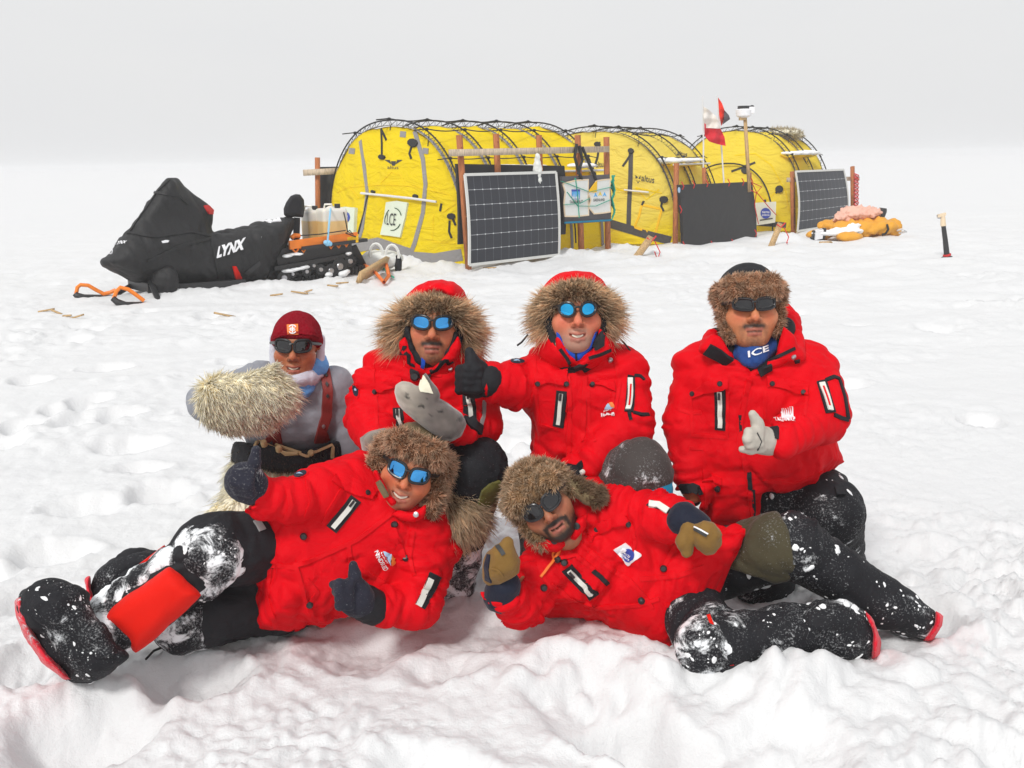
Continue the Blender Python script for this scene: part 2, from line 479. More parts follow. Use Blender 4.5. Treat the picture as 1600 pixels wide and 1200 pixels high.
def cloth(name, col, rough=.75, var=.12, wr=.35, wscale=14, weave=True, sheen=.15, spec=.25, crease=.35, snow=0., snowbias=0., dust=0.):
    """woven cloth with creases; snow>0 lets stuck snow show where the 'snow' attribute allows"""
    m, nt, b = _mat(name); L = nt.links
    n1 = noisen(nt, 9, 5); base = mixc(nt, n1, tuple(c*(1-var) for c in col), tuple(min(1, c*(1+var)) for c in col))
    b.inputs['Roughness'].default_value = rough; b.inputs['Specular IOR Level'].default_value = spec
    b.inputs['Sheen Weight'].default_value = sheen; b.inputs['Sheen Roughness'].default_value = .4
    w = noisen(nt, wscale, 5, .6, 1.2); pv = bumpn(nt, b, w, wr, .02)
    g_ = nt.nodes.new('ShaderNodeTexCoord'); rn = nd(nt, 'ShaderNodeTexNoise', noise_type='RIDGED_MULTIFRACTAL', Scale=wscale*.45, Detail=3, Distortion=.6); L.new(g_.outputs['Object'], rn.inputs['Vector']); pv = bumpn(nt, b, rn.outputs['Fac'], crease, .02, pv)
    f = noisen(nt, 260, 2); pv = bumpn(nt, b, f, .12 if weave else .04, .003, pv)
    if snow > 0:
        a = attr(nt, 'snow').outputs['Fac']
        s1 = noisen(nt, 15, 12, .78, .5); s2 = noisen(nt, 190, 4, .65)
        ad = nd(nt, 'ShaderNodeMath', operation='MULTIPLY_ADD'); L.new(a, ad.inputs[0]); ad.inputs[1].default_value = .42; L.new(s1, ad.inputs[2])
        k1 = ramp(nt, ad.outputs[0], .735-snowbias, .83-snowbias)
        ad2 = nd(nt, 'ShaderNodeMath', operation='MULTIPLY_ADD'); L.new(a, ad2.inputs[0]); ad2.inputs[1].default_value = .3; L.new(s2, ad2.inputs[2])
        k2 = ramp(nt, ad2.outputs[0], .66-snowbias*.6, .84-snowbias*.6)
        mx = nd(nt, 'ShaderNodeMath', operation='MAXIMUM'); L.new(k1, mx.inputs[0])
        h = nd(nt, 'ShaderNodeMath', operation='MULTIPLY'); L.new(k2, h.inputs[0]); h.inputs[1].default_value = .30; L.new(h.outputs[0], mx.inputs[1])
        base = mixc(nt, mx.outputs[0], base, (.86, .88, .9))
        bumpn(nt, b, mx.outputs[0], .6, .006, pv)
    L.new(base, b.inputs['Base Color']); return m
def plain(name, col, rough=.5, metal=0., var=.08, bump=.0, bscale=60, spec=.5, trans=0., alpha=1., coat=0.):
    m, nt, b = _mat(name)
    n1 = noisen(nt, 25, 4); base = mixc(nt, n1, tuple(c*(1-var) for c in col), tuple(min(1, c*(1+var)) for c in col))
    nt.links.new(base, b.inputs['Base Color']); b.inputs['Roughness'].default_value = rough; b.inputs['Metallic'].default_value = metal
    b.inputs['Specular IOR Level'].default_value = spec; b.inputs['Transmission Weight'].default_value = trans; b.inputs['Coat Weight'].default_value = coat
    if bump: bumpn(nt, b, noisen(nt, bscale, 4), bump, .01)
    return m
def vcol(name, rough=.6, spec=.3, bump=0., bscale=200, sss=0., sheen=0., var=.0):
    m, nt, b = _mat(name); a = attr(nt, 'Col'); src = a.outputs['Color']
    if var: src = mixc(nt, noisen(nt, 60, 5), tuple([1-var]*3), tuple([1+var]*3)); src = mixc(nt, 1.0, a.outputs['Color'], src, 'MULTIPLY')
    nt.links.new(src, b.inputs['Base Color']); b.inputs['Roughness'].default_value = rough; b.inputs['Specular IOR Level'].default_value = spec
    b.inputs['Sheen Weight'].default_value = sheen
    if sss: b.inputs['Subsurface Weight'].default_value = sss; b.inputs['Subsurface Radius'].default_value = (.012, .005, .003); b.inputs['Subsurface Scale'].default_value = .4
    if bump: bumpn(nt, b, noisen(nt, bscale, 4), bump, .002)
    return m
def wood(name, col):
    m, nt, b = _mat(name); g = nt.nodes.new('ShaderNodeTexCoord'); mp = nd(nt, 'ShaderNodeMapping'); mp.inputs['Scale'].default_value = (22, 22, 3)
    nt.links.new(g.outputs['Object'], mp.inputs['Vector']); n1 = noisen(nt, 3, 6, .65, .8, mp.outputs[0])
    nt.links.new(mixc(nt, ramp(nt, n1, .3, .7), tuple(c*.6 for c in col), tuple(min(1, c*1.2) for c in col)), b.inputs['Base Color'])
    b.inputs['Roughness'].default_value = .7; bumpn(nt, b, n1, .25, .01); return m

def furmat():
    m, nt, b = _mat('fur'); a = attr(nt, 'Col'); nt.links.new(a.outputs['Color'], b.inputs['Base Color']); b.inputs['Roughness'].default_value = .6; b.inputs['Specular IOR Level'].default_value = .25
    t = nt.nodes.new('ShaderNodeBsdfTranslucent'); nt.links.new(a.outputs['Color'], t.inputs[0]); mx = nt.nodes.new('ShaderNodeMixShader'); mx.inputs[0].default_value = .5
    nt.links.new(b.outputs[0], mx.inputs[1]); nt.links.new(t.outputs[0], mx.inputs[2]); nt.links.new(mx.outputs[0], nt.nodes['Material Output'].inputs['Surface']); return m
RED = (.68, .0025, .009)
M = dict(
    red=cloth('red_shell', RED, .62, .10, .35, 13, sheen=.0, spec=.06, crease=.6),
    redtrim=cloth('red_trim', (.68, .003, .009), .6, .1, .2, 20, sheen=.0, spec=.08),
    redgaiter=cloth('orange_red_gaiter', (.70, .012, .005), .6, .06, .12, 8, sheen=0, spec=.1),
    black=cloth('black_cloth', (.012, .012, .015), .72, .3, .3, 14, sheen=.0, spec=.3),
    navy=cloth('navy_cloth', (.012, .015, .03), .75, .3, .3, 14, spec=.2),
    blacksnow=cloth('black_cloth_snowy', (.011, .011, .014), .72, .3, .35, 12, snow=1, sheen=.0),
    brownsnow=cloth('grey_brown_cloth_snowy', (.055, .045, .042), .8, .2, .3, 14, snow=1),
    olivesnow=cloth('olive_cloth_snowy', (.060, .050, .026), .8, .2, .3, 14, snow=1),
    glovesnow=cloth('dark_knit_snowy', (.022, .022, .035), .9, .3, .3, 30, snow=1, sheen=.1),
    olive=cloth('olive_cloth', (.13, .12, .025), .8, .15, .3, 14),
    khaki=cloth('khaki_cloth', (.17, .125, .065), .8, .15, .3, 18),
    teal=cloth('teal_cloth', (.004, .19, .33), .7, .1, .25, 14),
    blue=cloth('blue_cloth', (.008, .07, .46), .7, .1, .25, 18),
    bluebuff=cloth('blue_neck_tube', (.02, .07, .27), .75, .15, .35, 22),
    lightblue=cloth('light_blue_cloth', (.13, .36, .75), .8, .25, .3, 22),
    palebuff=cloth('pale_neck_tube', (.58, .58, .66), .8, .12, .3, 22),
    grey=cloth('grey_sweatshirt', (.27, .28, .315), .9, .08, .4, 9, sheen=.2),
    maroon=cloth('maroon_knit', (.26, .008, .018), .95, .15, .5, 120, sheen=.0, spec=.06),
    brownmit=cloth('tan_mitten_cloth', (.22, .12, .028), .8, .15, .3, 18),
    leather=plain('pale_leather', (.50, .46, .40), .7, 0, .12, .25, 60, .3),
    strapred=plain('dark_red_strap', (.22, .018, .014), .6, 0, .2, .2, 40),
    tanlea=plain('tan_hide', (.52, .36, .18), .7, 0, .2, .2, 40),
    seal=cloth('seal_hide', (.22, .195, .175), .75, .35, .25, 26, sheen=.5),
    cream=cloth('cream_fleece', (.78, .74, .58), .95, .1, .3, 60),
    zip=plain('pale_zip', (.72, .72, .66), .5, 0, .1, .3, 300),
    white=plain('white_print', (.82, .82, .84), .6),
    orange=plain('orange_paint', (.88, .22, .01), .45),
    orangeprint=plain('orange_print', (.80, .20, .03), .6), skyprint=plain('pale_blue_print', (.36, .52, .72), .6),
    blueprint=plain('blue_print', (.03, .06, .36), .6), cyanprint=plain('cyan_print', (.08, .40, .78), .6), yellowprint=plain('yellow_print', (.75, .55, .05), .6),
    darkprint=plain('dark_print', (.03, .03, .03), .6), greenprint=plain('dark_green_print', (.04, .09, .04), .6),
    fur=furmat(), skin=vcol('skin', .48, .38, .25, 300, .12, var=.10), teeth=plain('teeth', (.75, .70, .58), .3),
    hide=vcol('hide_base', .9, .1),
    darklens=plain('dark_lens', (.008, .008, .010), .06, 0, .1, spec=.7), frame=plain('black_frame', (.012, .012, .014), .3),
    metal=plain('grey_metal', (.5, .5, .52), .35, .9), plastic=plain('black_plastic', (.018, .018, .02), .42, 0, .2, .1, 30),
    rubber=plain('black_rubber', (.014, .014, .015), .6, 0, .3, .3, 50), snowred=cloth('red_rubber_snowy', (.72, .01, .03), .6, .1, .1, 14, snow=1),
    wood=wood('raw_wood', (.55, .36, .17)), redwood=wood('orange_stained_wood', (.46, .15, .045)), palewood=wood('pale_plank', (.56, .45, .33)),
    greytape=cloth('grey_webbing', (.26, .25, .25), .8, .1, .1, 30), darktape=cloth('dark_webbing', (.07, .065, .065), .8, .1, .1, 30),
    cord=plain('black_cord', (.012, .012, .012), .7), redcord=plain('red_cord', (.60, .02, .02), .7), greencord=plain('green_cord', (.02, .33, .22), .7), orangecord=plain('orange_cord', (.80, .17, .02), .7), bluecord=plain('pale_blue_strap', (.28, .60, .85), .7),
    pole=plain('pole_white', (.68, .68, .68), .4), board=cloth('black_board_cover', (.028, .028, .030), .7, .15, .2, 6),
    greyboard=cloth('grey_board_cover', (.10, .095, .105), .8, .15, .3, 8),
    banner=cloth('white_banner', (.72, .73, .70), .8, .05, .3, 10), palebanner=cloth('cream_banner', (.68, .67, .56), .8, .05, .3, 10), peachband=cloth('peach_hem', (.75, .60, .42), .8),
    greenbanner=cloth('pale_green_banner', (.66, .72, .58), .8, .05, .3, 10),
    bag=cloth('yellow_orange_bag', (.72, .34, .03), .65, .15, .4, 8), pink=cloth('pink_fabric', (.80, .46, .36), .85, .12, .5, 14),
    flagwhite=cloth('flag_white', (.72, .67, .62), .8, .05, .2, 10), flagred=cloth('flag_red', (.62, .02, .035), .8, .05, .2, 10), flagbright=cloth('flag_bright_red', (.75, .03, .01), .8, .05, .2, 10), flagdark=cloth('flag_dark', (.10, .085, .095), .8, .05, .2, 10),
    yellowtape=cloth('yellow_tape', (.85, .50, .01), .7, .05, .1, 20),
)
def mirror(name, col):
    m, nt, b = _mat(name); b.inputs['Metallic'].default_value = 1; b.inputs['Roughness'].default_value = .06
    g = nt.nodes.new('ShaderNodeLayerWeight'); g.inputs[0].default_value = .35
    nt.links.new(mixc(nt, g.outputs['Facing'], col, (.02, .08, .45)), b.inputs['Base Color']); return m
M['bluelens'] = mirror('blue_mirror_lens', (.08, .38, .80))
M['cyanlens'] = mirror('cyan_mirror_lens', (.04, .46, .86))
# ================================================================== SETTING
sc = bpy.context.scene
cam = bpy.data.cameras.new('camera'); cob = bpy.data.objects.new('camera', cam); C.objects.link(cob)
cam.sensor_width = 36; cam.lens = 36*FPX/1600; cam.clip_start = .05; cam.clip_end = 20000
cob.matrix_world = Matrix(((RT[0], UP[0], -FW[0], CAM[0]), (RT[1], UP[1], -FW[1], CAM[1]), (RT[2], UP[2], -FW[2], CAM[2]), (0, 0, 0, 1)))
sc.camera = cob
sc.view_settings.view_transform = 'Standard'; sc.view_settings.look = 'None'; sc.view_settings.exposure = .2; sc.cycles.volume_bounces = 3; sc.cycles.max_bounces = 14; sc.cycles.diffuse_bounces = 8; sc.view_settings.gamma = 1
SUN_EL, SUN_AZ = math.radians(46), math.radians(-28)     # azimuth from straight behind the camera, towards its left
sd_ = A3(math.sin(SUN_AZ)*math.cos(SUN_EL), -math.cos(SUN_AZ)*math.cos(SUN_EL), math.sin(SUN_EL))
sun = bpy.data.lights.new('sun', 'SUN'); sun.energy = 1.8; sun.angle = math.radians(11); sun.color = (1, .985, .955)
so = bpy.data.objects.new('sun', sun); C.objects.link(so); so.rotation_euler = Vector(sd_).to_track_quat('Z', 'Y').to_euler()
w = bpy.data.worlds.new('World'); sc.world = w; w.use_nodes = True; nt = w.node_tree
bg = nt.nodes['Background']; sky = nt.nodes.new('ShaderNodeTexSky'); sky.sky_type = 'NISHITA'; sky.sun_disc = False
sky.sun_elevation = SUN_EL; sky.sun_rotation = math.atan2(sd_[0], sd_[1]); sky.air_density = 1; sky.dust_density = 6
# overcast: thick bright cloud lets only a little of the clear sky's blue through
g = nt.nodes.new('ShaderNodeTexCoord'); mp = nd(nt, 'ShaderNodeMapping'); mp.inputs['Scale'].default_value = (1.1, 1.1, 3.2)
nt.links.new(g.outputs['Generated'], mp.inputs['Vector'])
cl = noisen(nt, 1.6, 5, .5, .3, mp.outputs[0])
cloud = mixc(nt, ramp(nt, cl, .32, .68), (7.12, 7.16, 7.26), (7.34, 7.35, 7.37))
nt.links.new(mixc(nt, .95, sky.outputs[0], cloud), bg.inputs['Color']); bg.inputs['Strength'].default_value = .1

# ---- snow
def lump(n): return 1-np.abs(n)*2
FOOT = []
def _feet():
    R = np.random.default_rng(3)
    for _ in range(85):
        y = 2.0+R.random()**1.3*8; x = (R.random()*2-1)*(.62*y+.6)
        FOOT.append((x, y, .10+.09*R.random(), .04+.07*R.random(), R.random()*3))
    for px, py, r, d in ((975, 1140, .12, .09), (690, 1045, .10, .035), (590, 1000, .12, .03), (120, 1150, .16, .06), (190, 1010, .1, .02), (60, 930, .14, .07), (290, 855, .14, .10), (130, 790, .15, .08), (250, 770, .13, .10), (80, 860, .14, .08), (1215, 1165, .15, .05), (200, 690, .16, .08), (330, 640, .16, .09), (780, 790, .14, .10), (790, 690, .14, .08)):
        q = G(px, py); FOOT.append((q[0], q[1], r, d, 0))
_feet()
MOUND = []   # (px, py, height, rx, ry): snow pushed up or pressed down around the people and the camp
def mound(px, py, h, rx, ry): q = G(px, py); MOUND.append((q[0], q[1], h, rx, ry))
for a in ((1215, 1075, .095, .14, .12), (1290, 1060, .03, .12, .1), (1000, 1075, .05, .25, .16), (900, 1045, .04, .22, .16), (820, 1055, .03, .2, .16), (640, 1030, .03, .2, .14), (330, 1065, .03, .2, .1),
          (130, 1090, .02, .2, .1), (1420, 1050, .05, .2, .14), (745, 930, .03, .12, .12), (1120, 1090, -.03, .12, .07)): mound(*a)
for a in ((560, 405, .10, .5, .3), (650, 412, .14, .5, .25), (690, 418, .10, .4, .2), (900, 402, .12, .6, .3), (800, 412, .06, .6, .25), (940, 392, .10, .5, .3), (1120, 395, .08, .8, .3), (1230, 375, .10, .5, .3), (430, 450, .08, .6, .3), (300, 462, .07, .7, .3), (540, 440, .06, .4, .3), (1000, 395, .06, .5, .3)): mound(*a)
def ground(x, y):
    x = np.asarray(x, float); y = np.asarray(y, float); Q = np.stack([x, y, 0*x], 1); r = np.hypot(x, y)
    near = np.clip((9.5-y)/4, 0, 1); vnear = np.clip((6-y)/3, 0, 1)
    far = np.clip((y-14)/30, 0, 1)
    tr = np.clip(.72+.75*noise3(Q/1.7, 31), .12, 1.3)*(.35+.65*np.maximum(near, .8*np.clip((17-y)/5, 0, 1)))*(1-far*.8)
    tr = tr*np.clip(1.15-.55*np.clip((x-1.4)/1.0, 0, 1)*near, .3, 1)
    z = .05*noise3(Q/4.5, 1)*(1-near*.6)+.16*noise3(Q/22, 2)*np.clip((y-17)/25, 0, 1)*0
    z += .034*tr*noise3(Q/.55, 3)
    W = Q+.035*np.stack([noise3(Q/.2, 8), noise3(Q/.2, 9), 0*x], 1)
    pat = np.clip(.45+1.1*noise3(Q/.8, 5), 0, 1.2)
    bil = lambda s, k: np.abs(noise3(W/s, k))
    z += .050*tr*pat*np.clip(noise3(W/.24, 4), -.1, 1)+.070*tr*(.25+.75*pat)*(1-far)*bil(.14, 6)
    z += vnear*(.25+.75*pat)*(.044*bil(.065, 7)+.022*bil(.032, 10))+.005*vnear*noise3(Q/.02, 15)
    z += .010*tr*noise3(Q/.16, 14)
    z += .045*np.clip((16-y)/5, 0, 1)*np.clip((y-4)/3, 0, 1)*np.clip(.2+noise3(Q/1.1, 33), 0, 1)*bil(.22, 34)
    S = np.stack([x*.45+y*.12, y*1.5-x*.35, 0*x], 1)
    z += .030*(1-near*.75)*np.clip(noise3(S/.9, 12), -.1, .6)*(1-far*.5)+.02*(1-near)*noise3(S/.42, 13)*(1-far)
    for fx, fy, fr, fd, a in FOOT:
        m = (np.abs(x-fx) < fr*2.4) & (np.abs(y-fy) < fr*2.4)
        if not m.any(): continue
        dx, dy = x[m]-fx, y[m]-fy; ca, sa = math.cos(a), math.sin(a)
        d = np.sqrt(((dx*ca+dy*sa)/fr)**2+((dy*ca-dx*sa)/(fr*.75))**2)+.22*noise3(Q[m]/.09, 21)
        z[m] += -fd*(1-1/(1+np.exp(-(d-.95)*5)))+.2*fd*np.exp(-((d-1.3)/.28)**2)
    for mx, my, h, rx, ry in MOUND:
        e = np.exp(-((x-mx)/rx)**2-((y-my)/ry)**2); m = e > .01
        if m.any(): z[m] += h*e[m]*(.75+.9*np.abs(noise3(Q[m]/.12, 22)))
    q = np.hypot((x-2.2)/9, (y-17)/6); z += .06*np.exp(-q**4)*noise3(Q/.5, 23)
    return z-.02
def gz(x, y): return float(ground(np.array([x]), np.array([y]))[0])
def build_snow():
    ny, nx = 820, 660
    ys = .75*(70/.75)**(np.arange(ny)/(ny-1)); ys = np.concatenate([ys, 70*(9000/70)**(np.arange(1, 31)/30)])
    t = np.linspace(-1, 1, nx); X = np.outer(ys*.86+.75, t); Y = np.repeat(ys[:, None], nx, 1)
    Z = ground(X.ravel(), Y.ravel()).reshape(X.shape); fade = np.clip((400-Y)/330, 0, 1); Z *= fade
    V = np.stack([X, Y, Z], -1).reshape(-1, 3); n2 = len(ys); i = np.arange(n2-1)[:, None]*nx+np.arange(nx-1)[None]
    i = i.ravel(); F = np.stack([i, i+1, i+nx+1, i+nx], 1)
    # everything behind and beside the view, down to the horizon
    b = len(V); o = []; Rr = 9000
    xl = X[:, 0]; xr = X[:, -1]
    L0 = np.stack([np.full(n2, -Rr-0*xl), ys, 0*ys], 1); R0 = np.stack([np.full(n2, Rr+0*xl), ys, 0*ys], 1)
    bk = np.stack([X[0], np.full(nx, -Rr), 0*t], 1)
    V = np.concatenate([V, L0, R0, bk]); j = np.arange(n2-1)
    o += [np.stack([b+j, j*nx, (j+1)*nx, b+j+1], 1), np.stack([j*nx+nx-1, b+n2+j, b+n2+j+1, (j+1)*nx+nx-1], 1)]
    k = np.arange(nx-1); o.append(np.stack([b+2*n2+k, b+2*n2+k+1, k+1, k], 1))
    V = np.concatenate([V, [[-Rr, -Rr, 0], [Rr, -Rr, 0]]]); c = len(V)-2
    o.append(np.array([[c, b+2*n2, 0, b], [b+2*n2+nx-1, c+1, b+n2, nx-1]]))
    m, nt, bs = _mat('snow'); L = nt.links
    n1 = noisen(nt, .35, 5); L.new(mixc(nt, n1, (.715, .722, .733), (.745, .747, .75)), bs.inputs['Base Color'])
    bs.inputs['Roughness'].default_value = .6; bs.inputs['Specular IOR Level'].default_value = .2
    bs.inputs['Subsurface Weight'].default_value = .0
    pv = bumpn(nt, bs, noisen(nt, 9, 6, .62), .25, .04); pv = bumpn(nt, bs, noisen(nt, 55, 6, .72), .3, .012, pv); bumpn(nt, bs, noisen(nt, 240, 3, .7), .3, .004, pv)
    ob = mk('snow_ground', V, [F]+o, m, None, (0, 0, 0)); tag(ob, 'wide field of trodden white snow reaching to the horizon', 'snow', kind='structure')
    return ob
build_snow()

def build_haze():
    m = bpy.data.materials.new('haze_air'); m.use_nodes = True; nt = m.node_tree; nt.nodes.clear()
    o = nt.nodes.new('ShaderNodeOutputMaterial'); v = nt.nodes.new('ShaderNodeVolumePrincipled')
    v.inputs['Color'].default_value = (.95, .953, .96, 1); v.inputs['Density'].default_value = .0028; v.inputs['Anisotropy'].default_value = .3
    nt.links.new(v.outputs[0], o.inputs['Volume'])
    mb = MB(); mb.box(A3(0, 0, 1.0), A3(9100, 0, 0), A3(0, 9100, 0), A3(0, 0, 2.2)); h = fixn(mb.build('haze', m, None, (0, 0, -1.2), False)); tag(h, 'thin white blowing haze over the snowfield', 'haze', kind='stuff')
build_haze()
# ================================================================== CAMP: TENTS
def yellow_mat():
    m, nt, b = _mat('yellow_tent_fabric'); n1 = noisen(nt, 1.3, 4); n2 = noisen(nt, 5, 6, .6)
    c = mixc(nt, n1, (.93, .69, .006), (.97, .79, .015))
    a = attr(nt, 'fade').outputs['Fac']; c = mixc(nt, a, c, (.90, .77, .25))
    nt.links.new(c, b.inputs['Base Color']); b.inputs['Roughness'].default_value = .55; b.inputs['Specular IOR Level'].default_value = .08
    mp = nd(nt, 'ShaderNodeMapping'); mp.inputs['Scale'].default_value = (1, 1, 2.2); g = nt.nodes.new('ShaderNodeTexCoord'); nt.links.new(g.outputs['Object'], mp.inputs['Vector'])
    pv = bumpn(nt, b, noisen(nt, 2.2, 5, .55, 1.5, mp.outputs[0]), .75, .10); bumpn(nt, b, n2, .25, .03, pv)
    tr = nt.nodes.new('ShaderNodeBsdfTranslucent'); nt.links.new(c, tr.inputs[0]); mx = nt.nodes.new('ShaderNodeMixShader'); mx.inputs[0].default_value = .3
    nt.links.new(b.outputs[0], mx.inputs[1]); nt.links.new(tr.outputs[0], mx.inputs[2]); nt.links.new(mx.outputs[0], nt.nodes['Material Output'].inputs['Surface'])
    return m
M['yellow'] = yellow_mat()
ZUP = A3(0, 0, 1)
TH = math.radians(45); U = A3(math.cos(TH), math.sin(TH), 0); W_ = A3(math.sin(TH), -math.cos(TH), 0)
def arch(phi, Wd, H, e=.84):
    c, s = math.cos(phi), math.sin(phi)
    return Wd/2*math.copysign(abs(c)**e, c), H*abs(s)**e
class Tent:
    def __init__(s, G0, Wd, H, L, nseg, bulge, label, fade=0, hoop_drop=None, open_skirt=M['greytape'], lean=0, th=45, porch=None):
        s.U = A3(math.cos(math.radians(th)), math.sin(math.radians(th)), 0); s.W = A3(s.U[1], -s.U[0], 0); G0 = np.asarray(G0, float)-s.W*Wd/2
        s.G = np.asarray(G0, float); s.Wd, s.H, s.L, s.bulge = Wd, H, L, bulge
        s.root = empty('tunnel_tent', s.G, label, 'tent', 'yellow tunnel tents in a row')
        na = 64; V = []; nl = 12*nseg; R = []
        for i in range(nl+1):
            t = i/nl; k = (t*nseg) % 1; sag = .045*math.sin(math.pi*k)
            R.append([s.pt(math.pi*j/na, t*L, 1-sag*(.5+.5*math.sin(math.pi*j/na))) for j in range(na+1)])
        nb = 14
        for i in range(1, nb+1):       # the near end: panels slanting out from the first hoop to the ground
            r = 1-i/nb
            R.insert(0, [s.endpt(math.pi*j/na, r) for j in range(na+1)])
        Rb = []
        for i in range(1, nb+1):
            r = 1-i/nb; Rb.append([s.endpt(math.pi*j/na, r, True) for j in range(na+1)])
        R += Rb
        V = np.array(R).reshape(-1, 3); n = na+1; i = (np.arange(len(R)-1)[:, None]*n+np.arange(na)[None]).ravel()
        F = np.stack([i, i+n, i+n+1, i+1], 1)
        N = vnormals(V, F); N[np.einsum('ij,ij->i', N, V-s.G-s.U*L/2) < 0] *= -1
        d = .040*noise3(V/.5, 41)+.032*np.abs(noise3(V/np.array([.3, .3, .9]), 42))+.012*np.abs(noise3(V/np.array([.16, .16, .4]), 44))
        V = V+N*d[:, None]; s.V, s.F = V, F
        fd = fade*np.clip(.5+1.2*noise3(V/1.1, 43)+.9*(V[:, 2]-s.G[2]-.5), 0, 1)
        s.skin = mk('fabric_shell', V, F, M['yellow'], s.root, attrs=dict(fade=fd))
        s.hit = hitter(bvh_of(V, F), s.G[1])
        if porch:
            mb = MB(); mb.tube([s.endpt(math.pi*k/30, porch)-s.U*.05+s.W*.07*math.cos(math.pi*k/30)+ZUP*.07*math.sin(math.pi*k/30) for k in range(31)], .014, 6); mb.build('porch_pole', M['cord'], s.root)
        # hoops standing clear of the fabric, joined to it by lacing
        for q in range(nseg+1):
            u = q*L/nseg; mb = MB(); off = .085
            ph = [math.pi*(.02+.96*k/40) for k in range(41)]
            mb.tube([s.pt(a, u, 1, off) for a in ph], .011, 6); mb.build('hoop_pole', M['cord'], s.root)
            mb = MB(); zz = []
            for k in range(78):
                a = math.pi*(.06+.88*k/77); zz.append(s.pt(a, u+(.03 if k % 2 else -.03), 1, off if k % 2 else .004))
            mb.tube(zz, .0045, 4); mb.build('hoop_lacing', M['cord'], s.root)
            mb = MB()
            for sd in (0,):
                V2 = []
                for k in range(61):
                    a = math.pi*(.01+.98*k/60)
                    for du, h in ((-.028, .012), (-.024, .02), (.024, .02), (.028, .012)): V2.append(s.pt(a, u+du, 1, h))
                mb.add(V2, [(4*k+m, 4*k+m+1, 4*k+m+5, 4*k+m+4) for k in range(60) for m in range(3)])
            fixn(mb.build('hoop_sleeve', open_skirt, s.root))
        for a, r in ((.5, .010), (.36, .008), (.64, .008), (.24, .007)):   # ridge cords over the hoops, tied at each
            mb = MB(); pts = []
            for k in range(nseg*8+1):
                t = k/(nseg*8); pts.append(s.pt(math.pi*a, t*L, 1, .105-.03*math.sin(math.pi*((t*nseg) % 1))))
            pts = [pts[0]-s.U*.22-ZUP*.02]+pts+[pts[-1]+s.U*.2-ZUP*.03]
            mb.tube(pts, r, 5); mb.build('ridge_cord', M['cord'], s.root)
        for q in range(nseg+1):        # knots and trailing ends where cords meet hoops
            for a in (.5, .36, .24, .64):
                mb = MB(); p = s.pt(math.pi*a, q*L/nseg, 1, .10); mb.ball(p, (.03, .03, .022), 8, 5)
                mb.tube([p, p+A3(.03, -.03, -.06), p+A3(.01, -.05, -.15-.1*rng.random())], .006, 4); mb.build('cord_knot', M['cord'], s.root)
    def pt(s, phi, u, k=1., off=0.):
        y, z = arch(phi, s.Wd, s.H); c = nrm(A3(math.cos(phi)*s.H, math.sin(phi)*s.Wd/2, 0))
        return s.G+s.U*u+s.W*(y*k+c[0]*off)+ZUP*(z*k+c[1]*off)
    def endpt(s, phi, r, back=False):
        y, z = arch(phi, s.Wd, s.H); b = s.bulge*(1-r**1.7)
        return s.G+(s.U*(s.L+b) if back else -s.U*b)+s.W*y*r+ZUP*z*r
def ground_at(px, py):
    q = G(px, py); return q
# ---- tent one
def tent_origin(px, py):
    q = G(px, py); q[2] = -.02; return q
T1R = tent_origin(730, 416); T1W, T1H, T1L = 3.0, 1.85, 2.75
T1 = Tent(T1R, T1W, T1H, T1L, 4, .38, 'largest bright yellow tunnel tent with the LCE banner on its end', 0)
h1 = T1.hit
for pts in ([(563, 220), (570, 267), (574, 301), (567, 354), (556, 396)], [(648, 205), (661, 249), (665, 288), (661, 333), (648, 380), (640, 401)]):
    strip('grey_band', pts, .065, h1, M['greytape'], T1.root, .008)
mb = MB(); mb.tube([h1(*p)[0]+h1(*p)[1]*.05 for p in ((569, 303), (607, 306), (648, 311), (685, 316))], .016, 8); mb.build('crossbar', M['pole'], T1.root)
for pts in ([(530, 395), (556, 386), (590, 380), (640, 397)], [(640, 402), (680, 405), (722, 398)]): strip('ground_flap', pts, .16, h1, M['greytape'], T1.root, .01)
for p in ((550, 236), (630, 210), (665, 236)): decal('reinforcing_patch', [(p[0]-4, p[1]-5), (p[0]+5, p[1]-4), (p[0]+4, p[1]+5), (p[0]-5, p[1]+4)], h1, M['greytape'], T1.root, .008)
for pts in ([(596, 201), (597, 225), (597, 244)], [(597, 204), (604, 219)], [(645, 224), (640, 240), (643, 248)], [(575, 305), (570, 330), (560, 365)], [(690, 318), (688, 330)], [(703, 345), (702, 362), (706, 372)], [(707, 340), (712, 352)]):
    strip('hanging_strap', pts, .03, h1, M['cord'], T1.root, .012)
for c, r in (((598, 246), 5), ((646, 224), 8), ((706, 338), 6), ((584, 300), 3), ((650, 307), 4)): decal('cord_knot', ellipse(c[0], c[1], r, r*.8, 9), h1, M['cord'], T1.root, .03)
for poly in ([(601, 250), (612, 257), (609, 250)], [(629, 250), (618, 257), (621, 250)], [(611, 252), (619, 252), (617, 259), (613, 259)]): decal('printed_emblem', poly, h1, M['darkprint'], T1.root, .005)
text('printed_lettering', 'altus', (606, 264), (17, .5), (0, -5), h1, M['darkprint'], T1.root, .008)
for pts in ([(545, 292), (600, 288), (640, 290), (700, 303)], [(527, 300), (545, 292), (560, 310)], [(700, 303), (712, 318), (690, 332)], [(677, 335), (675, 378), (712, 380)], [(596, 285), (612, 268), (626, 274), (632, 290)]): strip('seam', pts, .02, h1, M['yellow'], T1.root, .007)
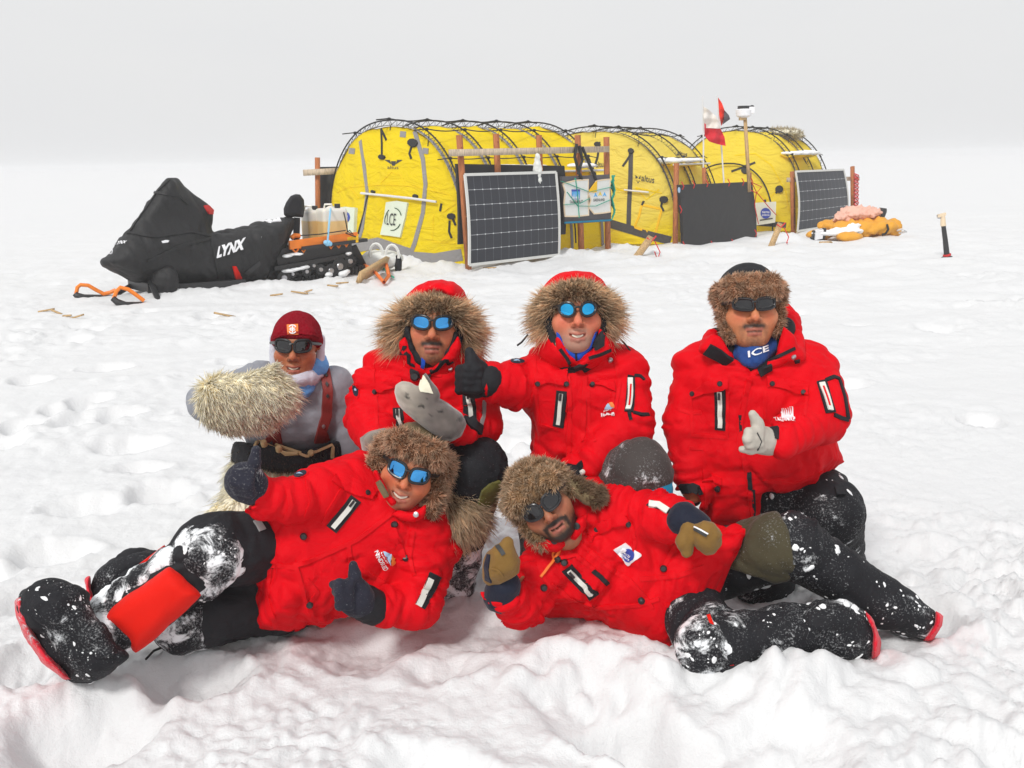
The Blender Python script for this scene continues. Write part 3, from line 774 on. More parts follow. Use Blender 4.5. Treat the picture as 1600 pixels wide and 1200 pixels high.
# ---- tent two, tent three
T2R = tent_origin(1056, 379); T2W = 2.9
T2 = Tent(T2R, T2W, 1.80, 1.95, 2, .35, 'middle yellow tunnel tent with a dark vertical band beside the black board', .55, open_skirt=M['darktape'], th=60)
h2 = T2.hit
strip('dark_band', [(986, 233), (985, 280), (983, 320), (982, 356)], .075, h2, M['darktape'], T2.root, .008)
strip('ground_flap', [(952, 349), (982, 358), (1015, 368), (1048, 376)], .14, h2, M['darktape'], T2.root, .01)
text('printed_lettering', 'altus', (1002, 283), (20, 3.5), (1, -10), h2, M['darkprint'], T2.root, .008, .01)
text('printed_lettering', 'altus', (931, 262), (15, -1), (0, -9), h2, M['darkprint'], T2.root, .008, .01)
text('printed_lettering', 'altus', (1057, 243), (16, 2), (1, -7), h2, M['darkprint'], T2.root, .008, .01)
for poly in ([(993, 273), (997, 278), (993, 279)], [(1001, 274), (997.5, 279), (1000.5, 280)], [(994, 281), (997, 285), (1000, 281.5), (997, 287)]): decal('printed_emblem', poly, h2, M['darkprint'], T2.root, .005)
mb = MB(); mb.tube([h2(*p)[0]+h2(*p)[1]*.05 for p in ((976, 297), (995, 299), (1014, 301))], .014, 8); mb.build('crossbar', M['pole'], T2.root)
for pts in ([(1003, 320), (998, 340), (991, 355), (1012, 362)], [(1003, 320), (1034, 327), (1024, 365)]): strip('yellow_trim', pts, .035, h2, M['yellowtape'], T2.root, .01)
for pts in ([(988, 237), (980, 250), (973, 260)], [(937, 222), (934, 245), (930, 258)], [(1036, 308), (1033, 322), (1037, 330)], [(1006, 314), (1003, 321)]): strip('hanging_strap', pts, .035, h2, M['cord'], T2.root, .012)
for c, r in (((934, 226), 5), ((1037, 312), 7), ((986, 236), 5)): decal('cord_knot', ellipse(c[0], c[1], r, r*.8, 9), h2, M['cord'], T2.root, .03)
for pts in ([(993, 293), (1010, 312), (1030, 296)], [(952, 293), (985, 300)], [(993, 293), (1034, 302)]): strip('seam', pts, .02, h2, M['yellow'], T2.root, .007)
T3R = tent_origin(1252, 358); T3W = 2.6
T3 = Tent(T3R, T3W, 1.82, 1.8, 2, .75, 'farthest yellow tunnel tent behind the flags and weather mast', .25, open_skirt=M['darktape'], th=58, porch=.64)
h3 = T3.hit
strip('ground_flap', [(1180, 348), (1205, 350), (1228, 352)], .10, h3, M['darktape'], T3.root, .01)
for pts in ([(1165, 258), (1163, 270)], [(1143, 268), (1160, 262), (1180, 254)], [(1212, 302), (1216, 296), (1220, 292)], [(1195, 312), (1196, 318)]): strip('hanging_strap', pts, .04, h3, M['cord'], T3.root, .012)
for c, r in (((1164, 266), 6), ((1217, 296), 6)): decal('cord_knot', ellipse(c[0], c[1], r, r, 9), h3, M['cord'], T3.root, .03)
text('printed_lettering', 'altus', (1228, 241), (15, 0), (0, -6), h3, M['darkprint'], T3.root, .008, .01)
for pts in ([(1180, 300), (1200, 312), (1222, 290)], [(1148, 243), (1180, 240), (1205, 258), (1228, 300), (1233, 330)]): strip('seam', pts, .025, h3, M['yellow'], T3.root, .007)
# side awnings: yellow flaps stretched from the tent side over the panels, snow lying on them
def awning(T, u0, u1, zin, zout, dw, name, lab):
    mb = MB(); n = 14; V = []
    for i in range(n+1):
        u = u0+(u1-u0)*i/n; y0 = T.Wd/2*(1-(zin/T.H)**2.2)**.5; s = .02*math.sin(i*1.9)
        for k in range(6):
            t = k/5; V.append(T.G+T.U*u+T.W*(y0+(dw)*t)+ZUP*(zin+(zout-zin)*t-.05*math.sin(math.pi*t)+s*t))
    V = np.array(V); m = len(V); V = np.concatenate([V, V-ZUP*.012]); F = []
    for i in range(n):
        for k in range(5): a = i*6+k; F += [(a, a+1, a+7, a+6), (m+a, m+a+6, m+a+7, m+a+1)]
        F += [(i*6+5, m+i*6+5, m+i*6+11, i*6+11)]
    mb.add(V, F); o = fixn(mb.build('awning', M['yellow'], T.root))
    m2 = MB(); m2.tube([T.G+T.U*u+T.W*(y0+dw)+ZUP*(zout) for u in np.linspace(u0-.12, u1+.12, 6)], .016, 6); m2.build('awning_pole', M['pole'], T.root)
    S = []
    for _ in range(9):
        u = u0+(u1-u0)*rng.random(); c = T.G+T.U*u+T.W*(y0+dw*(.2+.7*rng.random()))+ZUP*((zin+zout)/2+.02); S.append(ell(c, (.14+.12*rng.random(), .09, .035), None, .05))
    V, F = sculpt(S, .025, 1); V = V+vnormals(V, F)*(.012*noise3(V/.08, 3))[:, None]
    return tag(mk('snow_cap', V, F, M['snowlump'], T.root), kind='stuff')
ms, nt, b = _mat('snow_lump'); b.inputs['Base Color'].default_value = (.86, .87, .88, 1); b.inputs['Roughness'].default_value = .6; b.inputs['Specular IOR Level'].default_value = .2; bumpn(nt, b, noisen(nt, 30, 5, .7), .4, .02); M['snowlump'] = ms
awning(T1, .35, 2.7, 1.30, 1.20, .42, 'a', '')
awning(T2, .2, 1.7, 1.33, 1.25, .35, 'a', '')
awning(T3, -.1, 1.4, 1.38, 1.38, .30, 'a', '')
# fur skin thrown over the far tent's ridge
pf = T3.pt(math.pi*.40, 1.2, 1, .06); V, F = sculpt([ell(pf, (.34, .2, .07), None, .05), ell(pf+U*.3-ZUP*.05, (.25, .18, .06), None, .05)], .03, 1)
o = mk('fur_skin', V, F, M['cream'], None); tag(o, 'cream animal skin lying on the ridge of the farthest tent', 'animal skin')
fur('fleece', V, F, 900, .09, .012, ((.5, .42, .28), (.66, .58, .42), (.76, .7, .56)), M['fur'], o, seed=3)

# ================================================================== PANELS, POSTS, BOARDS along the near side of the tents
S0 = G(730, 418); S0[2] = 0
def sp(px, py, d=0.):        # on the vertical plane through the near corner, parallel to the tents; d moves it towards the camera side
    return onplane(px, py, S0+W_*d, W_)
def slab(name, quad, d, th, mat, parent=None, base=None, bulge=0.):
    a, b, c, e = [sp(x, y, d) for x, y in quad]; n = 16; V = []
    for i in range(n+1):
        for j in range(n+1):
            s, t = i/n, j/n; p = (a*(1-s)+b*s)*(1-t)+(e*(1-s)+c*s)*t
            V.append(p+W_*bulge*(math.sin(math.pi*t)+.35*math.sin(math.pi*s)))
    V = np.array(V); m = len(V); k = n+1; F = []
    for i in range(n):
        for j in range(n):
            q = i*k+j; F += [(q, q+k, q+k+1, q+1), (m+q, m+q+1, m+q+k+1, m+q+k)]
    for i in range(n):
        F += [(i, i+1, m+i+1, m+i), (n*k+i, m+n*k+i, m+n*k+i+1, n*k+i+1), (i*k, m+i*k, m+(i+1)*k, (i+1)*k), (i*k+n, (i+1)*k+n, m+(i+1)*k+n, m+i*k+n)]
    V = np.concatenate([V, V-W_*th]); mb = MB(); mb.add(V, F); mb.top = V[:m]
    o = fixn(mb.build(name, mat, parent, base, True, 35)); st = np.stack(np.meshgrid(np.arange(k)/n, np.arange(k)/n, indexing='ij'), -1).reshape(-1, 2); st = np.concatenate([st, st])
    for j_, nm_ in enumerate(('ps', 'pt')): o.data.attributes.new(nm_, 'FLOAT', 'POINT').data.foreach_set('value', st[:, j_].astype(np.float32))
    top = V[:m].reshape(k, k, 3)
    def at(s, t):
        x, y = s*n, t*n; i, j = min(int(x), n-1), min(int(y), n-1); fx, fy = x-i, y-j
        return (top[i, j]*(1-fx)+top[i+1, j]*fx)*(1-fy)+(top[i, j+1]*(1-fx)+top[i+1, j+1]*fx)*fy
    return o, at
def cell_mat():
    m, nt, b = _mat('solar_cells'); L = nt.links; n1 = noisen(nt, 3, 4); base = mixc(nt, n1, (.020, .023, .032), (.034, .037, .048))
    def line(at_, n, w, frac_of=1.):
        a = attr(nt, at_).outputs['Fac']; mu = nd(nt, 'ShaderNodeMath', operation='MULTIPLY'); L.new(a, mu.inputs[0]); mu.inputs[1].default_value = n
        fr = nd(nt, 'ShaderNodeMath', operation='PINGPONG'); L.new(mu.outputs[0], fr.inputs[0]); fr.inputs[1].default_value = .5
        sb = nd(nt, 'ShaderNodeMath', operation='LESS_THAN'); L.new(fr.outputs[0], sb.inputs[0]); sb.inputs[1].default_value = w; return sb.outputs[0]
    def mul(x, y): k = nd(nt, 'ShaderNodeMath', operation='MULTIPLY'); L.new(x, k.inputs[0]); L.new(y, k.inputs[1]); return k.outputs[0]
    vx, hy = line('ps', 12, .022), line('pt', 6, .016)
    fine = line('ps', 60, .10); base = mixc(nt, fine, base, (.026, .028, .034))
    base = mixc(nt, vx, base, (.10, .105, .12)); base = mixc(nt, hy, base, (.40, .41, .43)); base = mixc(nt, mul(line('ps', 12, .07), line('pt', 6, .035)), base, (.66, .67, .68))
    L.new(base, b.inputs['Base Color']); b.inputs['Roughness'].default_value = .28; b.inputs['Specular IOR Level'].default_value = .35; return m
M['cells'] = cell_mat(); M['alu'] = plain('panel_edge', (.66, .66, .63), .5)
def solar(quad, d, lab, nx, ny, bul):
    base = (sp(*quad[3], d)+sp(*quad[2], d))/2
    root = empty('solar_panel', base, lab, 'solar panel', 'solar panels leaning on posts by the tents')
    o, at = slab('cell_sheet', quad, d, .02, M['cells'], root, None, bul)
    for a in ([(s, 0) for s in np.linspace(0, 1, 13)], [(1, t) for t in np.linspace(0, 1, 13)], [(s, 1) for s in np.linspace(1, 0, 13)], [(0, t) for t in np.linspace(1, 0, 13)]):
        fr = MB()
        for p, q in zip(a[:-1], a[1:]): fr.plank(at(*p)+W_*.004, at(*q)+W_*.004, .035, .02, ZUP if a[0][1] == a[-1][1] else U)
        fr.build('edge_strip', M['alu'], root)
    return root, at
def post(pa, pb, w, d, lab, mat='redwood', group='orange stained posts along the tents', name='wooden_post', th=.05):
    a, b = sp(*pa, d), sp(*pb, d); b = b-ZUP*.12
    mb = MB(); mb.plank(a, b, w, th, U)
    for t in (.08, .3, .55, .8): mb.ball(a+(b-a)*t+W_*th*.55, .012, 6, 4)
    o = fixn(mb.build(name, M[mat], None, b, False)); return tag(o, lab, 'post', group)
def plankx(pa, pb, w, d, lab, mat='palewood', th=.03):
    mb = MB(); mb.plank(sp(*pa, d), sp(*pb, d), w, th, ZUP); o = fixn(mb.build('wooden_plank', M[mat], None, None, False)); return tag(o, lab, 'plank')
def board(quad, d, name, lab, cat, mat, th=.03, group=None, bul=.02):
    o, at = slab(name, quad, d, th, M[mat], None, (sp(*quad[3], d)+sp(*quad[2], d))/2, bul); tag(o, lab, cat, group); return o, at
board([(713, 256), (882, 259), (884, 366), (717, 382)], .02, 'black_board', 'black board standing behind the large gridded solar panel', 'board', 'board')
post((717.5, 211), (733, 424), .065, .12, 'orange wooden post at the left edge of the large gridded solar panel')
post((775, 209), (781, 330), .065, .07, 'orange wooden post rising behind the middle of the large gridded solar panel')
post((842, 211), (846, 330), .065, .07, 'orange wooden post with a white cloth tied to it above the large solar panel')
post((902.5, 211), (909, 398), .075, .1, 'orange wooden post carrying the left side of the sponsor banner board')
post((947.5, 214), (950, 388), .075, .1, 'orange wooden post carrying the right side of the sponsor banner board')
plankx((702, 239), (951, 233), .085, .16, 'long pale plank nailed across the post tops above the large solar panel')
solar([(726, 273), (868, 269), (873, 398), (733, 414)], .22, 'large gridded solar panel with six rows of cells in front of the LCE tent', 12, 6, .03)
# knotted white cloth on the third post
q = sp(840, 262, .2); V, F = sculpt([ell(q, (.06, .05, .12), None, .03), ell(q-ZUP*.16, (.05, .04, .14), None, .03), ell(q+ZUP*.13, (.035, .04, .06))], .012, 1); V = crumple(V, F, .02, .07, 4)
o = mk('tied_cloth', V, F, M['banner'], None); tag(o, 'white cloth tied to a post above the large solar panel', 'cloth')
bo, bat = board([(877.5, 276), (952.5, 272.5), (954.5, 346), (882.5, 350)], .17, 'banner_board', 'grey padded board holding two white sponsor banners', 'board', 'greyboard', .04)
hb = plane_hit(S0+W_*.17, W_, .032)
def pstrip(mb, pts, w, hit, h=.004): return strip_geo(mb, pts, w, hit, h, 6)
strip('hem', [(882, 348), (954, 344)], .025, hb, M['teal'], bo, .004)
def banner(poly, hit, lab, mat, hem=None, group=None, name='sponsor_banner', h=.006):
    mb = MB(); decal_geo(mb, poly, hit, h, 10, .002); V = np.concatenate(mb.v)
    o = fixn(mb.build(name, M[mat], None, None)); tag(o, lab, 'banner', group)
    if hem: strip('hem', poly+[poly[0]], .02, hit, M[hem], o, h+.003)
    return o
b1 = banner([(879, 287), (899, 282), (919, 280.5), (918, 310), (919.5, 336), (900, 338), (882.5, 338), (881, 318), (883, 300)], hb, 'white banner with a blue icicle emblem on the grey board', 'banner', 'peachband')
for k in range(6): x = 893+k*2.1; decal('icicle_print', [(x, 297), (x+2.0, 297), (x+1.5, 307+2*(k % 3)), (x+.6, 305+2*(k % 2))], hb, M['cyanprint'], b1, .010)
decal('icicle_print', [(892.5, 296), (905.5, 296), (905.5, 299), (892.5, 299)], hb, M['blueprint'], b1, .012)
strip('emblem_frame', [(893, 297), (893, 311), (905, 311), (905, 297)], .008, hb, M['blueprint'], b1, .010)
text('lettering', 'TASERMIUT', (889, 318), (21, -1), (0, -4.6), hb, M['darkprint'], b1, .011, .01)
b2 = banner([(931, 283), (942, 281), (953, 280), (952, 305), (953.5, 331), (941, 333), (928, 334), (919.5, 324), (923, 312), (918.5, 301), (930, 297)], hb, 'white banner with a folded yellow corner on the grey board', 'banner', 'peachband')
decal('folded_corner', [(918.5, 300), (932, 282), (931.5, 300), (927, 301)], hb, M['yellowtape'], b2, .014)
text('lettering', 'GREENLAND', (926, 315), (18, -1), (0, -4.4), hb, M['darkprint'], b2, .011, .01)
for c, mt in (((930, 306), 'cyanprint'), ((937, 304), 'yellowprint'), ((944, 305), 'cyanprint')): decal('printed_emblem', [(c[0]-3, c[1]+2), (c[0], c[1]-5), (c[0]+3, c[1]+2), (c[0], c[1])], hb, M[mt], b2, .010)
for pts in ([(876, 283), (920, 300), (955, 292)], [(880, 320), (905, 318), (920, 310)], [(898, 278), (901, 300), (904, 340)], [(885, 300), (902, 322), (930, 322), (953, 312)]): strip('tied_cord', pts, .006, hb, M['greencord'], bo, .02)
for pts in ([(901, 225), (898, 245), (904, 268), (909, 280)], [(910, 230), (920, 255), (931, 280)], [(905, 228), (910, 250), (903, 272)]):
    mb = MB(); mb.tube([sp(x, y, .2) for x, y in pts], .022, 6); tag(mb.build('black_strap', M['cord'], None), {901: 'black strap knotted at the left post top above the sponsor banner board', 910: 'black strap slanting right from the post top to the sponsor banner board', 905: 'short black strap hanging down the post face above the banner board'}[pts[0][0]], 'strap', 'straps holding the banner board')
mb = MB()
for k in range(5):
    mb.tube([sp(957+3*math.sin(t*2.2+k)+k*.4, 274+t*(50+5*k)/6, .12+.02*k) for t in range(7)], .011, 5)
tag(mb.build('green_rope', M['greencord'], None), 'coil of green rope hanging beside the sponsor banner board', 'rope')
# black board in front of the middle tent
post((1057, 255), (1055, 382), .075, .10, 'orange wooden post at the left edge of the plain black board')
post((1100, 262), (1103, 330), .05, .07, 'short orange post behind the top of the plain black board, left one'.replace(', left one', ' below the flag pole'))
post((1171, 270), (1172, 330), .06, .07, 'short orange post behind the right end of the plain black board')
o2, a2 = board([(1060, 289), (1175, 284), (1182.5, 377), (1067.5, 389)], .16, 'plain_black_board', 'plain black fabric covered board between the middle and far tents', 'board', 'board', .05, None, .03)
h22 = plane_hit(S0+W_*.16, W_, .05)
for p in ((1066, 291), (1083, 289), (1104, 287), (1138, 286), (1160, 285), (1174, 284), (1063, 328), (1180, 365), (1068, 384), (1112, 383), (1144, 380)):
    mb = MB(); q = sp(*p, .2); mb.tube([q+ZUP*.07-U*.02, q+W_*.03, q-ZUP*.05+U*.01], .008, 5); mb.build('red_tie', M['redcord'], o2)
decal('sticker', ellipse(1061, 297, 1.6, 4.5, 10), h22, M['skyprint'], o2, .006)
# third panel and its posts
post((1238, 268), (1240, 362), .085, .05, 'orange post at the left edge of the far gridded solar panel')
post((1332, 260), (1333, 330), .085, .05, 'orange post wound with red rope right of the far gridded solar panel')
plankx((1230, 281), (1342, 279), .08, .02, 'pale plank behind the far gridded solar panel')
solar([(1243, 268), (1318, 265), (1324, 348), (1246, 361)], .16, 'far gridded solar panel beside the yellow bags', 12, 6, .05)
mb = MB()
for k in range(9): q = sp(1337, 274+k*6, .1); mb.tube([q-U*.07+ZUP*.04, q+W_*.06, q+U*.09-ZUP*.05, q-W_*.02+U*.03, q-U*.05-ZUP*.03], .013, 5)
tag(mb.build('red_rope', M['redcord'], None), 'red rope wound round the post by the far solar panel', 'rope')
mb = MB()
for pts in ([(1174, 284), (1182, 300), (1179, 320), (1185, 350)], [(1177, 286), (1190, 292), (1182, 302), (1172, 296)], [(1182, 300), (1200, 322), (1213, 336)]): mb.tube([sp(x, y, .22) for x, y in pts], .008, 5)
tag(mb.build('red_rope', M['redcord'], None), 'loose red cord trailing from the corner of the plain black board', 'cord')
# posts on the far left side of the big tent
lp = P(497, 300, 15.6)
mb = MB(); a, b = P(496, 246, 15.6), P(497, 360, 15.6); mb.plank(a, b, .07, .05, A3(1, 0, 0)); tag(fixn(mb.build('wooden_post', M['redwood'], None, b, False)), 'lone orange post left of the LCE tent behind the fuel cans', 'post', 'orange stained posts along the tents')
mb = MB(); mb.plank(P(474, 270, 15.55), P(528, 267, 15.5), .09, .03, ZUP); tag(fixn(mb.build('wooden_plank', M['palewood'], None, None, False)), 'pale plank nailed across the lone post left of the LCE tent', 'plank')
mb = MB(); mb.box(P(513, 305, 15.75), A3(.17, 0, 0), A3(0, .02, 0), A3(0, 0, .42)); tag(fixn(mb.build('black_board', M['board'], None, None, False)), 'dark board behind the lone post left of the LCE tent', 'board')
# ---- banners on the tents
bl = banner([(605, 316), (622, 314), (639, 317), (635, 340), (627, 371), (611, 369), (596, 367), (601, 345)], h1, 'pale green LCE banner hung on the end of the largest tent', 'greenbanner', None, None, 'hanging_banner', .03)
text('lettering', 'LCE', (607, 352), (14, 1), (1.5, -19), h1, M['darkprint'], bl, .042, .0)
for e in (ellipse(617, 343, 13, 18, 10, 8, 150, 190+40), ellipse(617, 343, 13, 18, 10, 8, 20, 95), ellipse(617, 343, 13, 18, 10, 8, 270, 335)): strip('ring_print', e, .008, h1, M['greenprint'], bl, .042)
bp = banner([(530, 326), (544, 324), (559, 325), (558, 345), (557, 365), (543, 364), (534, 362)], h1, 'pale banner with a round blue badge behind the fuel cans', 'greenbanner', None, None, 'hanging_banner', .05)
def badge(c, r, hit, par, lift, size=1.):
    decal('badge_disc', ellipse(c[0], c[1], r, r*1.05, 18), hit, M['blueprint'], par, lift)
    text('lettering', 'tierras', (c[0]-r*.72, c[1]-r*.02), (r*1.45, 0), (0, -r*.48), hit, M['white'], par, lift+.006, .01)
    text('lettering', 'polares', (c[0]-r*.72, c[1]+r*.62), (r*1.45, 0), (0, -r*.52), hit, M['white'], par, lift+.006, .01)
badge((543.5, 340), 8.5, h1, bp, .062)
h3 = plane_hit(h3(1196, 332)[0]+(W_-U)*.12, W_*.75-U)
bt = banner([(1179, 317), (1195, 316), (1212.5, 315), (1212, 332), (1211, 347.5), (1195, 350), (1180, 352), (1179, 335)], h3, 'cream banner with a round blue badge on the farthest tent', 'palebanner', None, None, 'hanging_banner', .03)
badge((1196, 333), 8, h3, bt, .042)
strip('small_print', [(1187, 344), (1207, 341)], .02, h3, M['darkprint'], bt, .04)
# ---- flags and weather mast (poles stand on the board's posts)
def flagpole(a, b, Y, lab, r=.013):
    A_, B_ = P(*a, Y), P(*b, Y); root = empty('flag_pole', B_, lab, 'flag', None); mb = MB(); mb.tube([A_, (A_+B_)/2+A3(.01, 0, 0), B_], [r*.7, r, r], 8); mb.build('pole', M['pole'], root); return root
def cloth_flag(name, poly, Y, mat, parent, amp=.05):
    V, F, B = _fill(poly, 4); x0 = min(p[0] for p in poly); n = len(V)
    W3 = np.array([P(x, y, Y+amp*math.sin((x-x0)*.28+y*.09)+.02*math.sin(y*.4)) for x, y in V]); V2 = np.concatenate([W3, W3+A3(0, .008, 0)])
    Fa = list(F)+[tuple(i+n for i in f[::-1]) for f in F]+[(a, b, b+n, a+n) for a, b in B]; mb = MB(); mb.add(V2, Fa); return fixn(mb.build(name, M[mat], parent))
YF = sp(1110, 284, .1)[1]
f1 = flagpole((1098, 150), (1098.5, 300), YF, 'white over red flag flying from the left white pole above the black board')
cloth_flag('white_half', [(1099, 166), (1108, 172), (1118, 181), (1123, 190), (1126, 201), (1110, 200), (1101, 200), (1099.5, 186)], YF, 'flagwhite', f1)
cloth_flag('red_half', [(1103, 200.2), (1110, 200.2), (1126, 201.2), (1132, 214), (1134, 228), (1120, 225), (1108, 221), (1101, 212), (1100.5, 192), (1103, 194)], YF+.004, 'flagred', f1)
f2 = flagpole((1120, 149), (1132, 300), YF+.2, 'small red and dark flag on the taller right pole above the black board')
cloth_flag('red_field', [(1122, 152), (1128, 161), (1132, 172), (1131, 188), (1127, 197), (1124, 180)], YF+.2, 'flagbright', f2)
cloth_flag('dark_field', [(1132, 172.2), (1139, 180), (1141, 186), (1134, 191), (1128.5, 195), (1131, 188)], YF+.204, 'flagdark', f2)
A_, B_ = P(1164, 182, YF+.3), P(1171, 300, YF+.3)
wm = empty('weather_mast', B_, 'wooden mast with a white weather station on top', 'weather station')
mb = MB(); mb.plank(A_, B_, .05, .05, A3(1, 0, 0)); fixn(mb.build('mast', M['wood'], wm, smooth=False))
mb = MB(); q = P(1162, 175, YF+.3); mb.tube([q+ZUP*.05, q+ZUP*.03, q-ZUP*.06, q-ZUP*.09], [.10, .13, .12, .07], 16); mb.box(P(1171, 172, YF+.3), A3(.07, 0, 0), A3(0, .06, 0), A3(0, 0, .05)); fixn(mb.build('sensor_housing', M['white'], wm))
mb = MB(); q = P(1162, 168.5, YF+.3); mb.tube([q+ZUP*.03, q-ZUP*.02], [.10, .10], 16); mb.build('dark_cap', M['plastic'], wm)
mb = MB(); q = P(1160, 184, YF+.3); mb.box(q, A3(.05, 0, 0), A3(0, .05, 0), A3(0, 0, .04)); fixn(mb.build('sensor_box', M['tanlea'], wm))
for c in ((1166, 168), (1175, 167)): mb = MB(); q = P(*c, YF+.3); mb.ball(q, (.04, .04, .03), 10, 6); mb.tube([q, P(1171, 169, YF+.3)], .008, 5); mb.build('wind_cup', M['plastic'], wm)
# ---- stakes, bags, loose gear
def gpt(px, py, lift=0.): q = G(px, py); q[2] = gz(q[0], q[1])+lift; return q
def stake(pa, pb, lab, w=.09, cord='redcord', lift=.35):
    b = gpt(*pb, .02); a = P(pa[0], pa[1], b[1]+.25); mb = MB(); mb.plank(a, b-ZUP*.05, w, .05, A3(1, 0, 0)); r = fixn(mb.build('wooden_stake', M['wood'], None, b, False)); tag(r, lab, 'stake')
    mb = MB(); mb.tube([a+A3(.05, -.05, -.05), a+A3(.12, -.08, -.2), a+A3(.08, -.1, -.3), b+A3(.25, -.03, .03)], .008, 5); mb.tube([a+A3(-.06, -.04, 0), a+A3(.0, -.06, -.05), a+A3(.07, -.03, .02)], .012, 5); mb.build('cord', M[cord], r); return r
stake((1017, 371), (994, 403), 'splintered wooden stake leaning in snow before the middle tent')
stake((1219, 350), (1204, 383), 'splintered wooden stake leaning in snow before the farthest tent')
a, b = gpt(562, 444, .06), gpt(606, 424, .12); mb = MB(); mb.plank(a, b, .13, .05, A3(.3, .5, .6)); r = fixn(mb.build('wooden_stake', M['wood'], None, None, False)); tag(r, 'broken wooden stake lying on snow with orange strap near snowmobile', 'stake')
mb = MB(); q = gpt(597, 424, .1)
mb.tube([gpt(562, 424, .12), gpt(575, 428, .10), gpt(588, 436, .08), gpt(600, 446, .05), gpt(608, 440, .06), gpt(604, 425, .12), gpt(596, 418, .15), gpt(590, 424, .14)], .022, 6); tag(mb.build('orange_strap', M['orangecord'], None), 'orange webbing strap looped over the broken wooden stake', 'strap')
mb = MB(); mb.tube([gpt(600, 428, .06), gpt(610, 436, .05), gpt(615, 440, .04)], .012, 5); tag(mb.build('green_rope_end', M['greencord'], None), 'short green cord beside the orange strap', 'cord')
q = P(596, 405, 13.1); V, F = sculpt([ell(q, (.28, .2, .12)), ell(q+A3(-.2, 0, -.05), (.2, .2, .1))], .02, 1); V = crumple(V, F, .02, .12, 3); cn = mk('white_sack', V, F, M['banner'], None); tag(cn, 'crumpled white plastic sack with loop handles on snow by the LCE tent', 'sack')
for c in ((588, 397), (613, 399)):
    mb = MB(); q = P(*c, 12.95); mb.tube([q+A3(.075*math.cos(t)*1.1, 0, .13*math.sin(t)) for t in np.linspace(-.3, 3.44, 11)], .02, 6); mb.build('loop_handle', M['banner'], cn)
mb = MB(); q = P(622, 410, 13); V, F = sculpt([ell(q, (.05, .05, .10)), ell(q-ZUP*.1, (.04, .04, .09))], .012, 1); o = mk('black_rag', V, F, M['black'], None); tag(o, 'small black rag on the snow by the white sack', 'rag')
# yellow bags, pink cloth
def bagobj(ops, name, lab, cat, mat, seed, amp=.035, size=.22):
    V, F = sculpt(ops, .025, 2); V = crumple(V, F, amp, size, seed); o = mk(name, V, F, M[mat], None); return tag(o, lab, cat)
def gp3(px, py, Y): return P(px, py, Y)
YB = G(1340, 370)[1]
bagobj([ell(P(1338, 357, YB), (.50, .35, .15)), ell(P(1366, 355, YB), (.40, .32, .17)), ell(P(1390, 361, YB), (.22, .2, .10)), ell(P(1312, 353, YB+.2), (.36, .3, .10)), ell(P(1352, 346, YB), (.2, .2, .1))], 'duffel_bag', 'large slumped yellow duffel bag heaped by the far solar panel', 'bag', 'bag', 5, .075, .20)
bagobj([ell(P(1326, 370, YB-.6), (.22, .2, .08))], 'small_bag', 'small yellow bag half buried in snow before the duffel', 'bag', 'bag', 6)
bo3 = bagobj([ell(P(1281, 367, YB-.3), (.23, .18, .09))], 'small_bag', 'small yellow pouch with a white label below the far solar panel', 'bag', 'bag', 7)
mb = MB(); mb.box(P(1279, 366, YB-.55), A3(.06, 0, .01), A3(0, .05, .01), A3(0, -.02, .07)); mb.build('label', M['white'], bo3); mb = MB(); mb.box(P(1279, 367, YB-.5), A3(.1, 0, .02), A3(0, .05, .0), A3(0, -.02, .09)); mb.build('label_surround', M['plastic'], bo3)
bagobj([ell(P(1335, 334, YB), (.28, .2, .12)), ell(P(1358, 332, YB), (.24, .2, .09)), ell(P(1316, 342, YB), (.16, .15, .07))], 'pink_cloth', 'crumpled pale pink fabric on top of the yellow duffel bag', 'cloth', 'pink', 8, .07, .09)
V, F = sculpt([ell(P(1322, 361, YB-.35), (.3, .12, .06)), ell(P(1300, 364, YB-.5), (.34, .15, .05)), ell(P(1335, 352, YB-.3), (.12, .08, .04))], .02, 1); V = crumple(V, F, .03, .12, 4); o = mk('snow_heap', V, F, M['snowlump'], None); tag(o, 'snow drifted over the yellow bags', 'snow', kind='stuff')
mb = MB(); mb.tube([P(1376, 340, YB), P(1379, 330, YB), P(1380, 325, YB)], [.06, .07, .06], 8); o = mb.build('black_boot', M['plastic'], None); tag(o, 'black boot top sticking up behind the pink fabric', 'boot'); mb = MB(); mb.tube([P(1374, 343, YB), P(1377, 336, YB)], .05, 8); mb.build('tan_cuff', M['wood'], o)
mb = MB(); mb.tube([P(1386, 351, YB-.3), P(1388, 358, YB-.35), P(1384, 365, YB-.3), P(1378, 367, YB-.3)], .02, 6); tag(mb.build('bag_strap', M['cord'], None), 'black carrying strap on the yellow duffel bag', 'strap')
mb = MB(); mb.tube([P(1402, 360, YB-.2), P(1410, 358, YB-.3), P(1416, 362, YB-.3), P(1405, 364, YB-.2)], .018, 6); tag(mb.build('bag_rope', M['pole'], None), 'pale cord lying at the end of the yellow duffel', 'cord')
for px, py, l in ((1278, 375, .12), (1291, 379, .1)): mb = MB(); q = gpt(px, py, .02); mb.plank(q-A3(l, 0, 0), q+A3(l, .05, 0), .05, .03, A3(0, 1, .2)); tag(fixn(mb.build('wood_scrap', M['wood' if px > 1280 else 'plastic'], None, None, False)), 'small light wood scrap on snow below the yellow bags' if px > 1280 else 'small dark scrap on snow below the yellow bags', 'scrap')
